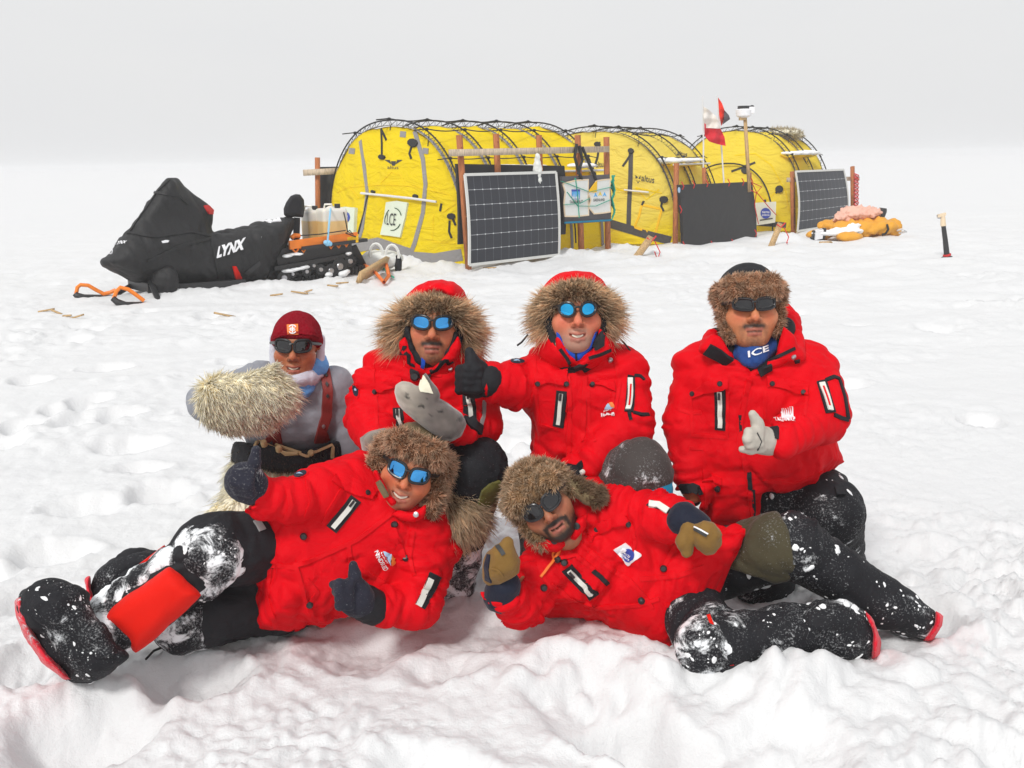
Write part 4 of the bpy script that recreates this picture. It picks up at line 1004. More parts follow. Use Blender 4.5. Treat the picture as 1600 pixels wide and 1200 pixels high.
# the stick at the right
q0 = gpt(1480, 404, -.03); YS = q0[1]; st = empty('snow_stick', q0, 'black stick with a pale handle planted alone in the snow', 'stick')
mb = MB(); mb.tube([P(1474, 352, YS), P(1477, 375, YS), P(1480, 404, YS)], [.028, .032, .038], 10); mb.build('shaft', M['plastic'], st)
mb = MB(); mb.tube([P(1473, 337, YS), P(1474, 353, YS)], [.028, .036], 10); mb.box(P(1471, 336, YS), A3(.05, 0, .012), A3(0, .025, 0), A3(0, 0, .018)); fixn(mb.build('handle', M['peachband'], st))
mb = MB(); mb.tube([P(1468, 335, YS), P(1464, 337, YS), P(1466, 341, YS), P(1470, 341, YS)], .009, 5); mb.build('wrist_loop', M['metal'], st)
mb = MB(); mb.tube([P(1479.5, 397, YS), P(1480, 400, YS)], .05, 12); mb.build('red_collar', M['redcord'], st)
mb = MB(); mb.tube([P(1480, 400.5, YS), P(1480, 404, YS)], [.06, .085], 12); mb.build('foot', M['plastic'], st)
# splinters along the snowmobile track
for k, (px, py) in enumerate(((72, 481), (88, 485), (104, 488), (117, 490), (432, 462), (468, 458), (480, 456), (520, 450), (535, 447), (351, 491), (765, 418))):
    q = gpt(px, py, .012); d = A3(.10+.06*rng.random(), .04*rng.normal(), .02*rng.normal()); mb = MB(); mb.plank(q-d*.6, q+d*.6, .018, .012, A3(0, 1, .3)); o = fixn(mb.build('wood_splinter', M['wood'], None, None, False))
    tag(o, ['wood splinter at the far left end of the splinter trail', 'second wood splinter of the trail left of the skis', 'third wood splinter of the trail left of the skis', 'wood splinter nearest the ski tips in the trail', 'wood splinter under the middle of the snowmobile', 'wood splinter in snow before the track wheels', 'dark wood chip beside the track wheels', 'wood splinter in snow below the rear of the track', 'wood splinter next to the broken stake', 'lone wood crumb on snow in front of the snowmobile', 'dark chip on snow below the large solar panel'][k], 'splinter', 'wood splinters on the snow')

# ================================================================== SNOWMOBILE
def smY(px): return 10.75+.0054*(px-157)
def SP(px, py, d=0.): return P(px, py, smY(px)+d)
GX = .0054
sm = empty('snowmobile', gpt(330, 452), 'covered black snowmobile with orange ski loops and rear rack', 'snowmobile')
low = [(157, 408), (178, 388), (198, 366), (240, 352), (300, 352), (330, 366), (445, 339), (461, 341), (456, 360), (450, 378), (436, 408), (419, 436), (408, 441), (380, 443), (352, 448), (273, 450), (242, 448), (201, 436), (160, 415)]
top = [(190, 380), (215, 340), (240, 305), (258, 280), (265, 277), (277, 278), (288, 292), (308, 307), (328, 321), (333, 330), (330, 352), (326, 372), (300, 395), (240, 400)]
cy = lambda poly: np.mean([smY(p[0]) for p in poly])
ops = [puff(low, cy(low), .24, .44, GX, k=.12), puff(top, cy(top), .15, .30, GX, k=.12)]
V, F = sculpt(ops, .02, 2); V = crumple(V, F, .030, .26, 11, [(SP(160, 410), SP(270, 280)), (SP(330, 400), SP(460, 350))], .25)
V = V+vnormals(V, F)*(.022*np.abs(noise3((V@np.array([[1, .2, .9], [.3, 1, 0], [.7, 0, .4]]))/.16, 9)))[:, None]
mc, ntc, bc = _mat('cover_fabric'); L = ntc.links
L.new(mixc(ntc, noisen(ntc, 3, 5), (.010, .010, .011), (.020, .020, .021)), bc.inputs['Base Color']); bc.inputs['Roughness'].default_value = .62; bc.inputs['Specular IOR Level'].default_value = .35
pv = bumpn(ntc, bc, noisen(ntc, 5, 6, .6, 1.5), .4, .04); bumpn(ntc, bc, noisen(ntc, 150, 2), .15, .004, pv); M['cover'] = mc
cov = mk('fabric_cover', V, F, mc, sm); hs = hitter(bvh_of(V, F), 11.2)
text('lettering', 'LYNX', (337, 404), (43, -14.5), (4, -18), hs, M['white'], cov, .012, .06)
decal('white_mark', [(440, 346), (420, 348), (413, 346), (425, 342), (437, 341)], hs, M['white'], cov, .012)
decal('white_mark', [(252, 377), (258, 375.5), (264, 376), (262, 379), (254, 380)], hs, M['white'], cov, .012)
text('lettering', 'LYNX', (180, 382.5), (16, -1), (4, -5), hs, M['white'], cov, .012, .03)
strip('ring_mark', ellipse(173, 393, 3.6, 4, 12)+[(176.6, 393)], .008, hs, M['white'], cov, .012)
decal('red_tab', [(318, 322), (325, 322), (332, 329), (331, 335), (325, 334)], hs, M['redcord'], cov, .02)
decal('red_tab', [(363, 416), (369, 416), (374, 428), (380, 440), (369, 443), (366, 430)], hs, M['redgaiter'], cov, .025)
for pts in ([(242, 301), (258, 303), (280, 307), (293, 319)], [(200, 364), (240, 370), (300, 362), (328, 368)], [(230, 408), (280, 385), (330, 372)], [(330, 372), (335, 400), (345, 440)], [(265, 281), (246, 300), (222, 335), (200, 366)]): strip('cover_seam', pts, .028, hs, M['cover'], cov, .014)
decal('mesh_patch', [(382, 425), (405, 408), (407, 413), (388, 430)], hs, M['plastic'], cov, .01)
V2, F2 = sculpt([ell(SP(258, 440, -.42), (.14, .11, .16)), ell(SP(262, 432, -.4), (.10, .1, .12))], .015, 1); V2 = crumple(V2, F2, .015, .12, 8); mk('exhaust_bag', V2, F2, mc, sm)
mb = MB(); mb.box((SP(215, 444)+SP(380, 449))/2+A3(0, 0, -.02), (SP(380, 449)-SP(215, 444))/2, A3(-.2, .26, 0), A3(0, 0, .05)); fixn(mb.build('belly_pan', M['plastic'], sm))
mb = MB(); a, b = SP(275, 454, -.42), SP(382, 446, -.42); mb.plank(a, b, .14, .07, A3(0, 0, 1)); fixn(mb.build('running_board', M['plastic'], sm))
for k, (loop, tip) in enumerate((([(119, 459), (121, 449), (126, 445), (138, 446), (150, 453), (162, 459), (172, 457), (181, 453)], [(117, 459), (120, 462), (132, 465)]), ([(178, 466), (182, 455), (188, 449), (200, 452), (213, 461), (225, 470)], [(176, 466), (183, 472), (197, 477)]))):
    Y0 = G(200, 474)[1] if k else G(150, 464)[1]
    mb = MB(); mb.tube([P(x, y, Y0+.002*(x-loop[0][0])) for x, y in loop], .021, 8); s_ = mb.build('ski_loop', M['orange'], sm)
    mb = MB(); a = [P(x, y, Y0-.02) for x, y in tip]; mb.tube(a+[a[-1]+A3(.5, .5, -.08)], [.03, .035, .035, .03], 8); mb.build('ski', M['plastic'], sm)
    mb = MB(); q = P(*(loop[3] if not k else loop[2]), Y0); mb.tube([a[-1]+A3(.25, .25, .0), SP(235 if k else 215, 440, -.3 if k else .3)], .03, 8); mb.build('ski_leg', M['plastic'], sm)
# tunnel, track, wheels
mb = MB(); tq = [(400, 418), (470, 400), (548, 383), (562, 408), (554, 418), (520, 424), (470, 434), (430, 441), (412, 436)]
V, F = sculpt([puff(tq, cy(tq), .05, .19, GX, k=.02)], .018, 1); mk('track_belt', V, F, M['rubber'], sm)
mb = MB()
for t in np.linspace(0, 1, 26):
    x, y = 418+138*t, 444-26*t; q = SP(x, y); mb.box(q, nrm(SP(560, 416)-SP(420, 443))*.018, A3(-.13, .18, 0)*.95, A3(0, 0, .04))
fixn(mb.build('track_lugs', M['rubber'], sm))
mb = MB(); a, b = SP(432, 405, -.2), SP(549, 385, -.2); mb.plank(a, b, .22, .03, ZUP); fixn(mb.build('tunnel_panel', M['plastic'], sm))
mb = MB(); a, b = SP(428, 420, -.26), SP(548, 398, -.26); mb.plank(a, b, .05, .05, ZUP); fixn(mb.build('suspension_rail', M['plastic'], sm))
mb = MB(); mb.plank(SP(551, 385, -.2), SP(566, 414, -.1), .10, .03, A3(1, 0, .4)); fixn(mb.build('snow_flap', M['plastic'], sm))
for x, y, r in ((443, 434, .085), (456, 428, .05), (478, 424, .06), (500, 421, .065), (516, 423, .085), (530, 416, .10), (546, 408, .075), (489, 415, .05)):
    mb = MB(); q = SP(x, y, -.28); ax = nrm(A3(.55, -.83, 0)); mb.tube([q-ax*.03, q-ax*.025, q+ax*.025, q+ax*.03], [r*.8, r, r, r*.8], 18); wv = mb.build('bogie_wheel', M['rubber'], sm)
    mb = MB(); mb.tube([q+ax*.028, q+ax*.04], [r*.45, r*.35], 14); mb.build('hub', M['metal'], wv)
for pa, pb in (((452, 412), (478, 426)), ((484, 408), (500, 424)), ((500, 424), (530, 404)), ((446, 420), (470, 430))): mb = MB(); mb.tube([SP(*pa, -.24), SP(*pb, -.24)], .02, 8); mb.build('suspension_arm', M['plastic'], sm)
S = [ell(SP(x, y, -.3), (a, .08, b), None, .03) for x, y, a, b in ((450, 423, .09, .022), (466, 420, .07, .018), (514, 429, .05, .03), (535, 428, .06, .04), (542, 424, .04, .03), (478, 417, .05, .018), (545, 396, .04, .02), (462, 397, .1, .014), (448, 400, .06, .018))]
V, F = sculpt(S, .014, 1); V = V+vnormals(V, F)*(.008*noise3(V/.05, 3))[:, None]; mk('packed_snow', V, F, M['snowlump'], sm)
# backrest, rack
bk = [(443.6, 336), (443, 326), (447, 316), (454, 306), (462, 303), (469, 304), (475, 312), (476, 326), (474, 340), (460, 339), (450, 341)]
V, F = sculpt([puff(bk, smY(460), .05, .13, GX, k=.02)], .012, 1); mk('backrest', V, F, M['black'], sm)
mb = MB(); mb.plank(SP(464, 340), SP(463, 375), .07, .05, A3(1, 0, 0)); fixn(mb.build('backrest_post', M['plastic'], sm))
for d in (-.28, .28):
    rk = MB(); rk.plank(SP(452, 383, d), SP(558, 369, d), .10, .035, ZUP); rr = fixn(rk.build('rack_rail', M['orange'], sm))
    t = MB(); pts = [(457, 387), (462, 393), (468, 384), (474, 392), (480, 382), (512, 378), (517, 386), (523, 377), (529, 385), (535, 375), (541, 383), (546, 374)]
    t.tube([SP(x, y+2, d) for x, y in pts[:5]], .014, 6); t.tube([SP(x, y+2, d) for x, y in pts[5:]], .014, 6); t.build('truss_bracket', M['orange'] if d < 0 else M['plastic'], rr)
mb = MB(); mb.box((SP(455, 386)+SP(556, 373))/2, (SP(556, 373)-SP(455, 386))/2, A3(-.18, .24, 0), A3(0, 0, .02)); fixn(mb.build('rack_deck', M['plastic'], sm))
mb = MB(); mb.tube([SP(455, 372, -.2), SP(460, 368, -.2), SP(468, 369, -.2)], .03, 8); mb.build('orange_clamp', M['orange'], sm)
mb = MB(); mb.box(SP(548, 375, -.3), A3(.09, .03, .01), A3(0, .02, 0), A3(0, 0, .04)); fixn(mb.build('yellow_buckle', M['yellowtape'], sm))
# fuel cans on the rack
def can_mat():
    m, nt, b = _mat('translucent_can'); n1 = noisen(nt, 6, 3); a = attr(nt, 'fuel').outputs['Fac']
    nt.links.new(mixc(nt, a, (.74, .70, .62), (.74, .50, .20)), b.inputs['Base Color']); b.inputs['Roughness'].default_value = .35; b.inputs['Subsurface Weight'].default_value = .2; b.inputs['Subsurface Radius'].default_value = (.05, .03, .015); bumpn(nt, b, n1, .2, .02); return m
M['can'] = can_mat()
def rb(c, hx, hy, hz, rad):
    R_ = np.stack([nrm(A3(.82, .57, 0)), nrm(A3(-.57, .82, 0)), ZUP], 1)
    def f(X):
        q = np.abs((X-c)@R_)-A3(hx-rad, hy-rad, hz-rad); return np.linalg.norm(np.maximum(q, 0), axis=1)+np.minimum(q.max(1), 0)-rad
    e = A3(hx+hy, hx+hy, hz); return dict(f=f, lo=c-e, hi=c+e, k=.01, op='u')
for k, (x0, x1, yt, yb, d, lab, lev) in enumerate(((475, 500, 328, 384, .12, 'cloudy fuel can next to the backrest on the rack', .72), (496, 541, 325, 383, -.10, 'larger fuel can tied with a pale blue strap on the rack', .68))):
    cxx = (x0+x1)/2; Yc = smY(cxx)+d; t_, b_ = P(cxx, yt, Yc), P(cxx, yb, Yc); wdt = (P(x1, yb, Yc)-P(x0, yb, Yc))[0]; hgt = t_[2]-b_[2]
    c = (t_+b_)/2; V, F = sculpt([rb(c, wdt*.47, .13, hgt/2, .04), ell(c+ZUP*(hgt/2), (.05, .05, .03))], .012, 1)
    o = mk('fuel_can', V, F, M['can'], None, attrs=dict(fuel=np.clip((b_[2]+hgt*lev-V[:, 2])/.012, 0, 1))); tag(o, lab, 'fuel can', 'translucent fuel cans on the rack')
    mb = MB(); q = t_+ZUP*.02+A3(wdt*.2, -.02, 0); mb.tube([q-ZUP*.02, q+ZUP*.03], [.035, .035], 12); mb.build('cap', M['plastic'], o)
    mb = MB(); mb.tube([t_+A3(-.09, -.02, 0), t_+A3(-.08, -.02, .045), t_+A3(.0, -.02, .045), t_+A3(.01, -.02, 0)], .013, 6); mb.build('handle', M['can'], o)
mb = MB(); mb.tube([SP(517, 325, -.12), SP(516, 330, -.33), SP(514, 352, -.36), SP(512, 376, -.36), SP(511, 383, -.34)], .012, 6)
for k in range(4): mb.ball(SP(509+2.2*k, 379+2*(k % 2), -.36), (.03, .025, .03), 8, 5)
tag(mb.build('tie_strap', M['bluecord'], None), 'pale blue strap tied round the larger fuel can', 'strap')
mb = MB(); mb.tube([SP(536, 327, -.2), SP(540, 345, -.36), SP(543, 362, -.36), SP(552, 366, -.36), SP(546, 360, -.36), SP(540, 364, -.36), SP(556, 370, -.36)], .008, 5); mb.tube([SP(470, 368, -.33), SP(500, 366, -.36), SP(540, 360, -.36)], .007, 5); tag(mb.build('lashing_cord', M['cord'], None), 'thin black cord lashing the fuel cans to the rack', 'cord')
# ================================================================== PEOPLE
def frame(roll=0, pitch=10, yaw=0):
    """columns: viewer's right, facing direction, up; roll clockwise in the picture, pitch looks up, yaw turns to the viewer's right"""
    a, b, y = map(math.radians, (roll, pitch, yaw))
    er, ef, eu = A3(1, 0, 0), A3(0, -1, 0), A3(0, 0, 1)
    er, ef = er*math.cos(y)-ef*-math.sin(y)*-1, ef*math.cos(y)+er*math.sin(y)
    er = nrm(er-ef*np.dot(er, ef))
    ef, eu = ef*math.cos(b)+eu*math.sin(b), eu*math.cos(b)-ef*math.sin(b)
    R0 = np.stack([er, ef, eu], 1)
    vx, vu = A3(1, 0, 0), A3(0, 0, 1)
    ca, sa = math.cos(a), math.sin(a)
    Rr = np.array([[ca, 0, sa], [0, 1, 0], [-sa, 0, ca]])
    return Rr@R0
class Head:
    def __init__(s, c, R, k=1.0): s.c, s.R, s.k = np.asarray(c, float), R, k
    def w(s, *p): return s.c+s.R@(A3(*p)*s.k)
    def loc(s, X): return ((X-s.c)@s.R)/s.k
    def cap(s, a, b, ra, rb=None, k=.012): return cap(s.w(*a), s.w(*b), ra*s.k, (rb if rb is not None else ra)*s.k, k=k*s.k)
    def ell(s, c, r, k=.012, op='u'): return ell(s.w(*c), A3(*r)*s.k, s.R, k*s.k, op)
    def ops(s, smile=0, fat=0):
        f = fat
        o = [s.ell((0, -.012, .035), (.077+f*.3, .096, .086)), s.ell((0, .022, -.04), (.064+f, .070, .078)), s.ell((0, .045, -.092), (.036+f, .038, .028), .02),
             s.ell((.04, .048, -.03), (.027+f, .03, .028), .02), s.ell((-.04, .048, -.03), (.027+f, .03, .028), .02), s.cap((-.034, .082, .018), (.034, .082, .018), .011, k=.014)]
        o += [s.cap((0, .092, -.002), (0, .112, -.034), .0085, .0125, .009), s.ell((.0125, .098, -.040), (.0105, .012, .009), .006), s.ell((-.0125, .098, -.040), (.0105, .012, .009), .006)]
        w = .0215+.004*smile; u = .009*smile
        for z, r, yy in ((-.066+.000*smile, .0050, .091), (-.078-.004*smile, .0062, .088)):
            o += [s.cap((0, yy, z), (w*.6, yy-.006, z+u*.35), r, r*.85, .006), s.cap((w*.6, yy-.006, z+u*.35), (w, yy-.017, z+u), r*.8, r*.4, .006), s.cap((0, yy, z), (-w*.6, yy-.006, z+u*.35), r, r*.85, .006), s.cap((-w*.6, yy-.006, z+u*.35), (-w, yy-.017, z+u), r*.8, r*.4, .006)]
        o += [s.ell((.078, -.012, -.008), (.012, .02, .032), .008), s.ell((-.078, -.012, -.008), (.012, .02, .032), .008)]
        o += [s.ell((.033, .096, -.002), (.018, .014, .012), .01, 's'), s.ell((-.033, .096, -.002), (.018, .014, .012), .01, 's')]
        zc = -.0722-.002*smile; rr = .0015+.0024*smile
        for sg in (-1, 1):
            for dy in (0, -.007) if smile > .4 else (0,):
                for a, b in (((0, .094+dy, zc), (sg*w*.5, .091+dy, zc+u*.25)), ((sg*w*.5, .091+dy, zc+u*.25), (sg*w*.86, .082+dy, zc+u*.85))):
                    q = s.cap(a, b, rr, rr*.6, .003); q['op'] = 's'; q.pop('cap'); o.append(q)
            q = s.cap((sg*.019, .106, -.040), (sg*(.036+.003*smile), .080, -.068), .0026+.0012*smile, .0015, .008); q['op'] = 's'; q.pop('cap'); o.append(q)
            if smile > .4: o.append(s.ell((sg*.041, .060, -.030), (.022, .022, .020), .015))
        return o
    def colour(s, V, skin, beard=0, stache=0, stub=0, lips=(.42, .12, .09), bcol=(.03, .02, .016), goatee=0, smile_u=0.):
        L = s.loc(V); x, y, z = L.T; ax = np.abs(x); c = np.tile(np.array(skin), (len(V), 1))
        n = noise3(V/.02, 3)[:, None]; c = c*(1+.12*n+.10*noise3(V/.007, 5)[:, None])
        def mixin(col, m):
            nonlocal c; m = np.clip(m, 0, 1)[:, None]; c = c*(1-m)+np.array(col)*m
        front = y > .03
        rosy = np.exp(-((ax-.042)/.022)**2-((z+.028)/.022)**2)+.8*np.exp(-(x/.014)**2-((z+.036)/.016)**2)
        mixin((skin[0]*1.02, skin[1]*.55, skin[2]*.5), rosy*.7*front)
        nz = .22*noise3(V/.006, 9)
        jaw = np.clip((-.05-z)/.03, 0, 1)*(y > -.02); chin = np.exp(-(x/.03)**2-((z+.104)/.02)**2)*front
        mu = np.exp(-((z+.056+.06*ax)/.008)**2)*(ax < .034)*(y > .06)*np.clip((.036-ax)/.01, 0, 1); side = np.exp(-((ax-.034)/.008)**2)*(z < -.055)*(y > .04)
        jaw = jaw*np.clip((z+.132)/.012, 0, 1)
        if beard: mixin(bcol, (np.maximum(jaw*np.clip((np.hypot(ax/.03, (z+.073)/.014))-1+.2, 0, 1), np.maximum(side, chin))*beard*1.3+nz))
        if goatee: mixin(bcol, np.maximum(chin, side*.6)*goatee+nz*(chin > .2))
        if stache: mixin(bcol, mu*stache*1.5+nz*(mu > .2))
        if stub: mixin(bcol, np.maximum(jaw, mu*.8)*stub+nz*.3*jaw)
        lip = np.exp(-((z+.0665)/.0045)**2)*(ax < .024)*(y > .07)+np.exp(-((z+.080)/.006)**2)*(ax < .021)*(y > .07); mixin(lips, lip*.85)
        if not smile_u: mixin((.05, .015, .012), np.exp(-((z+.0727-.5*(smile_u)*np.minimum(ax/.02, 1)**2)/.0032)**2)*(ax < .021)*(y > .06)*.9)
        mixin((skin[0]*.42, skin[1]*.36, skin[2]*.34), ((L[:, 2] < -.038) & (L[:, 2] > -.05) & (ax < .018) & (ax > .004) & (y > .085))*.6)
        mixin(bcol, np.exp(-((z-.022)/.005)**2-((ax-.032)/.017)**2)*(y > .06)*.8)
        return c
def body(name_loc, label, limbs, H, mskin, colkw, smile=0, fat=0, extra=()):
    ops = []
    for o in limbs:
        if 'cap' in o:
            a, b, ra, rb, n, sq = o['cap']; ops.append(cap(a, b, max(.02, ra*.62), max(.016, rb*.62), n, sq, .03))
    ops += list(extra); nk = [H.cap((0, -.015, -.06), (0, -.025, -.115), .056, .052, .02)]
    hops = H.ops(smile, fat)
    ops = ops+nk+[o for o in hops if o['op'] == 'u']+[o for o in hops if o['op'] != 'u']
    lo = np.min([o['lo'] for o in hops if o['op'] == 'u'], 0)-.01; hi = np.max([o['hi'] for o in hops if o['op'] == 'u'], 0)+.01
    V, F = sculpt(ops, .022, 0, (lo, hi, .0036))
    hm = np.all((V > lo) & (V < hi), axis=1); c = H.colour(V, **colkw)
    o = mk('person', V, F, M['skin'], None, name_loc, cols=c); tag(o, label, 'person', 'the six people posing in the snow')
    return o, hitter(bvh_of(V, F), H.c[1])
def shades(H, par, lens, size=1.0, round_=2.6, wrap=1.0, hh=.0195, gap=.0345, width=.026, drop=0., framemat='frame'):
    s = empty_child('sunglasses', H.c, par)
    R, y0 = .088/wrap, .113-.088/wrap
    def at(x, z, o=0.): th = x/R; return H.w((R+o)*math.sin(th), y0+(R+o)*math.cos(th), z+.004+drop)
    for sg in (-1, 1):
        ring = []
        for i in range(40):
            a = 2*math.pi*i/40; ca, sa = math.cos(a), math.sin(a); e = 2/round_
            x = gap+width*size*math.copysign(abs(ca)**e, ca); z = hh*size*math.copysign(abs(sa)**e, sa)*(1-.10*math.copysign(1, ca)*abs(ca)) + .10*(x-gap)
            ring.append((sg*x, z))
        cx = sum(p[0] for p in ring)/40; cz = sum(p[1] for p in ring)/40; V = [at(cx, cz, .0025)]; F = []
        for k, t in enumerate((.35, .7, 1.0)):
            for x, z in ring: V.append(at(cx+(x-cx)*t, cz+(z-cz)*t, .0025*(1-t*t)))
        for i in range(40):
            j = (i+1) % 40; F.append((0, 1+i, 1+j)); F += [(1+k*40+i, 1+(k+1)*40+i, 1+(k+1)*40+j, 1+k*40+j) for k in (0, 1)]
        m = len(V); V += [v-H.R[:, 1]*.002 for v in V]; F += [tuple(i+m for i in f[::-1]) for f in list(F)]
        mb = MB(); mb.add(V, F); fixn(mb.build('lens', M[lens], s, ang=60))
        fr = MB(); fr.tube([at(x, z, .0005) for x, z in ring], .0042, 8, True); f_ = fr.build('lens_rim', M[framemat], s)
    mb = MB(); mb.tube([at(x, .006-.002*abs(x)/.012, .002) for x in np.linspace(-gap+width*size*.86, gap-width*size*.86, 5)], .0035, 8); mb.build('bridge', M[framemat], s)
    for sg in (-1, 1):
        mb = MB(); mb.tube([at(sg*(gap+width*size*.95), .010), H.w(sg*.081, .045, .012+drop), H.w(sg*.083, -.01, .012+drop)], [.0055, .0048, .003], 8); mb.build('temple_arm', M[framemat], s)
    return s
def empty_child(name, loc, par):
    o = bpy.data.objects.new(name, None); C.objects.link(o); o.parent = par; o.location = Vector(np.asarray(loc)-wl(par)); o.empty_display_size = .05; return o
def teeth(H, par, w=.019, h=.0045, z=-.0735):
    V = []; n = 14
    for i in range(n+1):
        x = -w+2*w*i/n; y = .0865-9*x*x; cz = z+.0008+17*x*x
        for dz in (h*(1-(x/w)**2*.5), -h*(1-(x/w)**2*.5)): V += [H.w(x, y, cz+dz), H.w(x, y-.006, cz+dz)]
    F = []
    for i in range(n): a = 4*i; F += [(a, a+4, a+6, a+2), (a+1, a+3, a+7, a+5), (a, a+1, a+5, a+4), (a+2, a+6, a+7, a+3)]
    mb = MB(); mb.add(V, F); return fixn(mb.build('teeth', M['teeth'], par))
def garment(name, ops, mat, par, res=.0075, amp=.009, size=.11, seed=1, bones=None, sm=2, snow=None, fine=.4):
    V, F = sculpt(ops, res, sm)
    if amp: V = crumple(V, F, amp, size, seed, bones, fine)
    at = None
    if snow is not None: at = dict(snow=snow(V) if callable(snow) else np.full(len(V), snow))
    o = mk(name, V, F, M[mat], par, attrs=at); return o, hitter(bvh_of(V, F)), V, F
def bones_of(ops): return [(o['cap'][0], o['cap'][1]) for o in ops if 'cap' in o]
def zipper(par, hit, a, b, bw=.034, zw=.014, nm='chest_zip'):
    m = ((a[0]+b[0])/2+.4, (a[1]+b[1])/2)
    o = strip(nm, [a, m, b], bw, hit, M['black'], par, .004, 3)
    d = np.array(b)-np.array(a); a2 = tuple(np.array(a)+d*.07); b2 = tuple(np.array(b)-d*.07)
    strip('zip_tape', [a2, m, b2], zw, hit, M['zip'], o, .0085, 3)
    mb = MB(); L, n = hit(*a2); t = nrm(hit(*b2)[0]-L); mb.tube([L+n*.012, L+n*.014+t*.02], .004, 6); mb.build('zip_pull', M['plastic'], o); return o
def flap(par, hit, poly, buttons=(), nm='pocket_flap', h=.010):
    o = decal(nm, poly, hit, M['red'], par, h, 4); 
    for d in dots('snap_button', buttons, .0085, hit, M['plastic'], o, h+.004): pass
    return o
def seams(par, hit, lines, w=.010, h=.0035, mat='redtrim', nm='seam'):
    for l in lines: strip(nm, l, w, hit, M[mat], par, h, 3)
def windsled(par, hit, o, r, u):
    """mountain emblem with the word below, laid out along r (right) and u (up) in pixels"""
    o, r, u = map(lambda t: np.array(t, float), (o, r, u)); q = lambda x, y: tuple(o+r*x+u*y)
    b = text('lettering', 'WINDSLED', o, r, u*.34, hit, M['white'], par, .009, .02)
    arc = lambda cx, cy, rx, ry, a0, a1: [(cx+rx*math.cos(math.radians(a)), cy+ry*math.sin(math.radians(a))) for a in np.linspace(a0, a1, 9)]
    decal('emblem_sun', [q(x, y) for x, y in arc(.66, .62, .30, .42, 0, 120)+[(.5, .78), (.70, .74)]], hit, M['orangeprint'], par, .006, 3)
    decal('emblem_peak', [q(x, y) for x, y in [(.22, .60), (.34, .86), (.46, .98), (.56, .88), (.66, .74), (.92, .58), (.6, .60)]], hit, M['skyprint'], par, .007, 3)
    text('small_lettering', 'INUIT', tuple(o+r*.22+u*.42), r*.56, u*.10, hit, M['white'], par, .006, .02)
def patch_round(par, hit, c, rx, ry, rot, nm='arm_patch'):
    o = decal(nm, ellipse(*c, rx, ry, 16, rot), hit, M['redtrim'], par, .004, 3); d = decal('patch_field', ellipse(*c, rx*.82, ry*.8, 16, rot), hit, M['navy'], o, .006, 3)
    decal('patch_mountain', [(c[0]-rx*.4, c[1]+ry*.1), (c[0]-rx*.05, c[1]-ry*.35), (c[0]+rx*.35, c[1]+ry*.15)], hit, M['skyprint'], o, .008, 3); return o
def clumps(par, V, F, n, r0, r1, mask=None, seed=1):
    """crumbs of snow stuck in the cloth"""
    g = np.random.default_rng(seed); c = V[F].mean(1); N = vnormals(V, F); fn = N[F].mean(1); w_ = np.clip(noise3(c/.05, seed)+.1, 0, 1)*(fn[:, 1] < .2)
    if mask is not None: w_ = w_*np.clip(mask(c), 0, None)
    mb = MB()
    for i in g.choice(len(c), n, p=w_/w_.sum()):
        r = .55*(r0+(r1-r0)*g.random()**4); m2 = MB(); m2.ball((0, 0, 0), 1., 9, 6); v = m2.v[0]; v = v*(1+.55*noise3(v*1.1+i*.37, 2))[:, None]
        n_ = nrm(fn[i]); t_ = nrm(np.cross(n_, g.normal(size=3))); b_ = np.cross(n_, t_)
        mb.add(c[i]+v[:, :1]*t_*r*(1+1.2*g.random())+v[:, 1:2]*b_*r+v[:, 2:]*n_*r*.42, m2.f)
    o = mb.build('stuck_snow', M['snowlump'], par); o['kind'] = 'stuff'; return o
def fist(name, mat, par, palm, fingers, thumb, cuff=None, res=.005, snow=None, extra=()):
    ops = list(palm)+[o for f in fingers for o in chain(f[0], f[1], k=.005)]+chain(thumb[0], thumb[1], k=.010)+list(extra)
    V, F = sculpt(ops, res, 1); V = crumple(V, F, .0022, .035, 5, None, .4)
    o = mk(name, V, F, M[mat], par, attrs=None if snow is None else dict(snow=np.full(len(V), snow)))
    if cuff: V2, F2 = sculpt(cuff, .006, 1); V2 = crumple(V2, F2, .003, .04, 2); mk('glove_cuff', V2, F2, M['black'], o)
    return o, hitter(bvh_of(V, F))
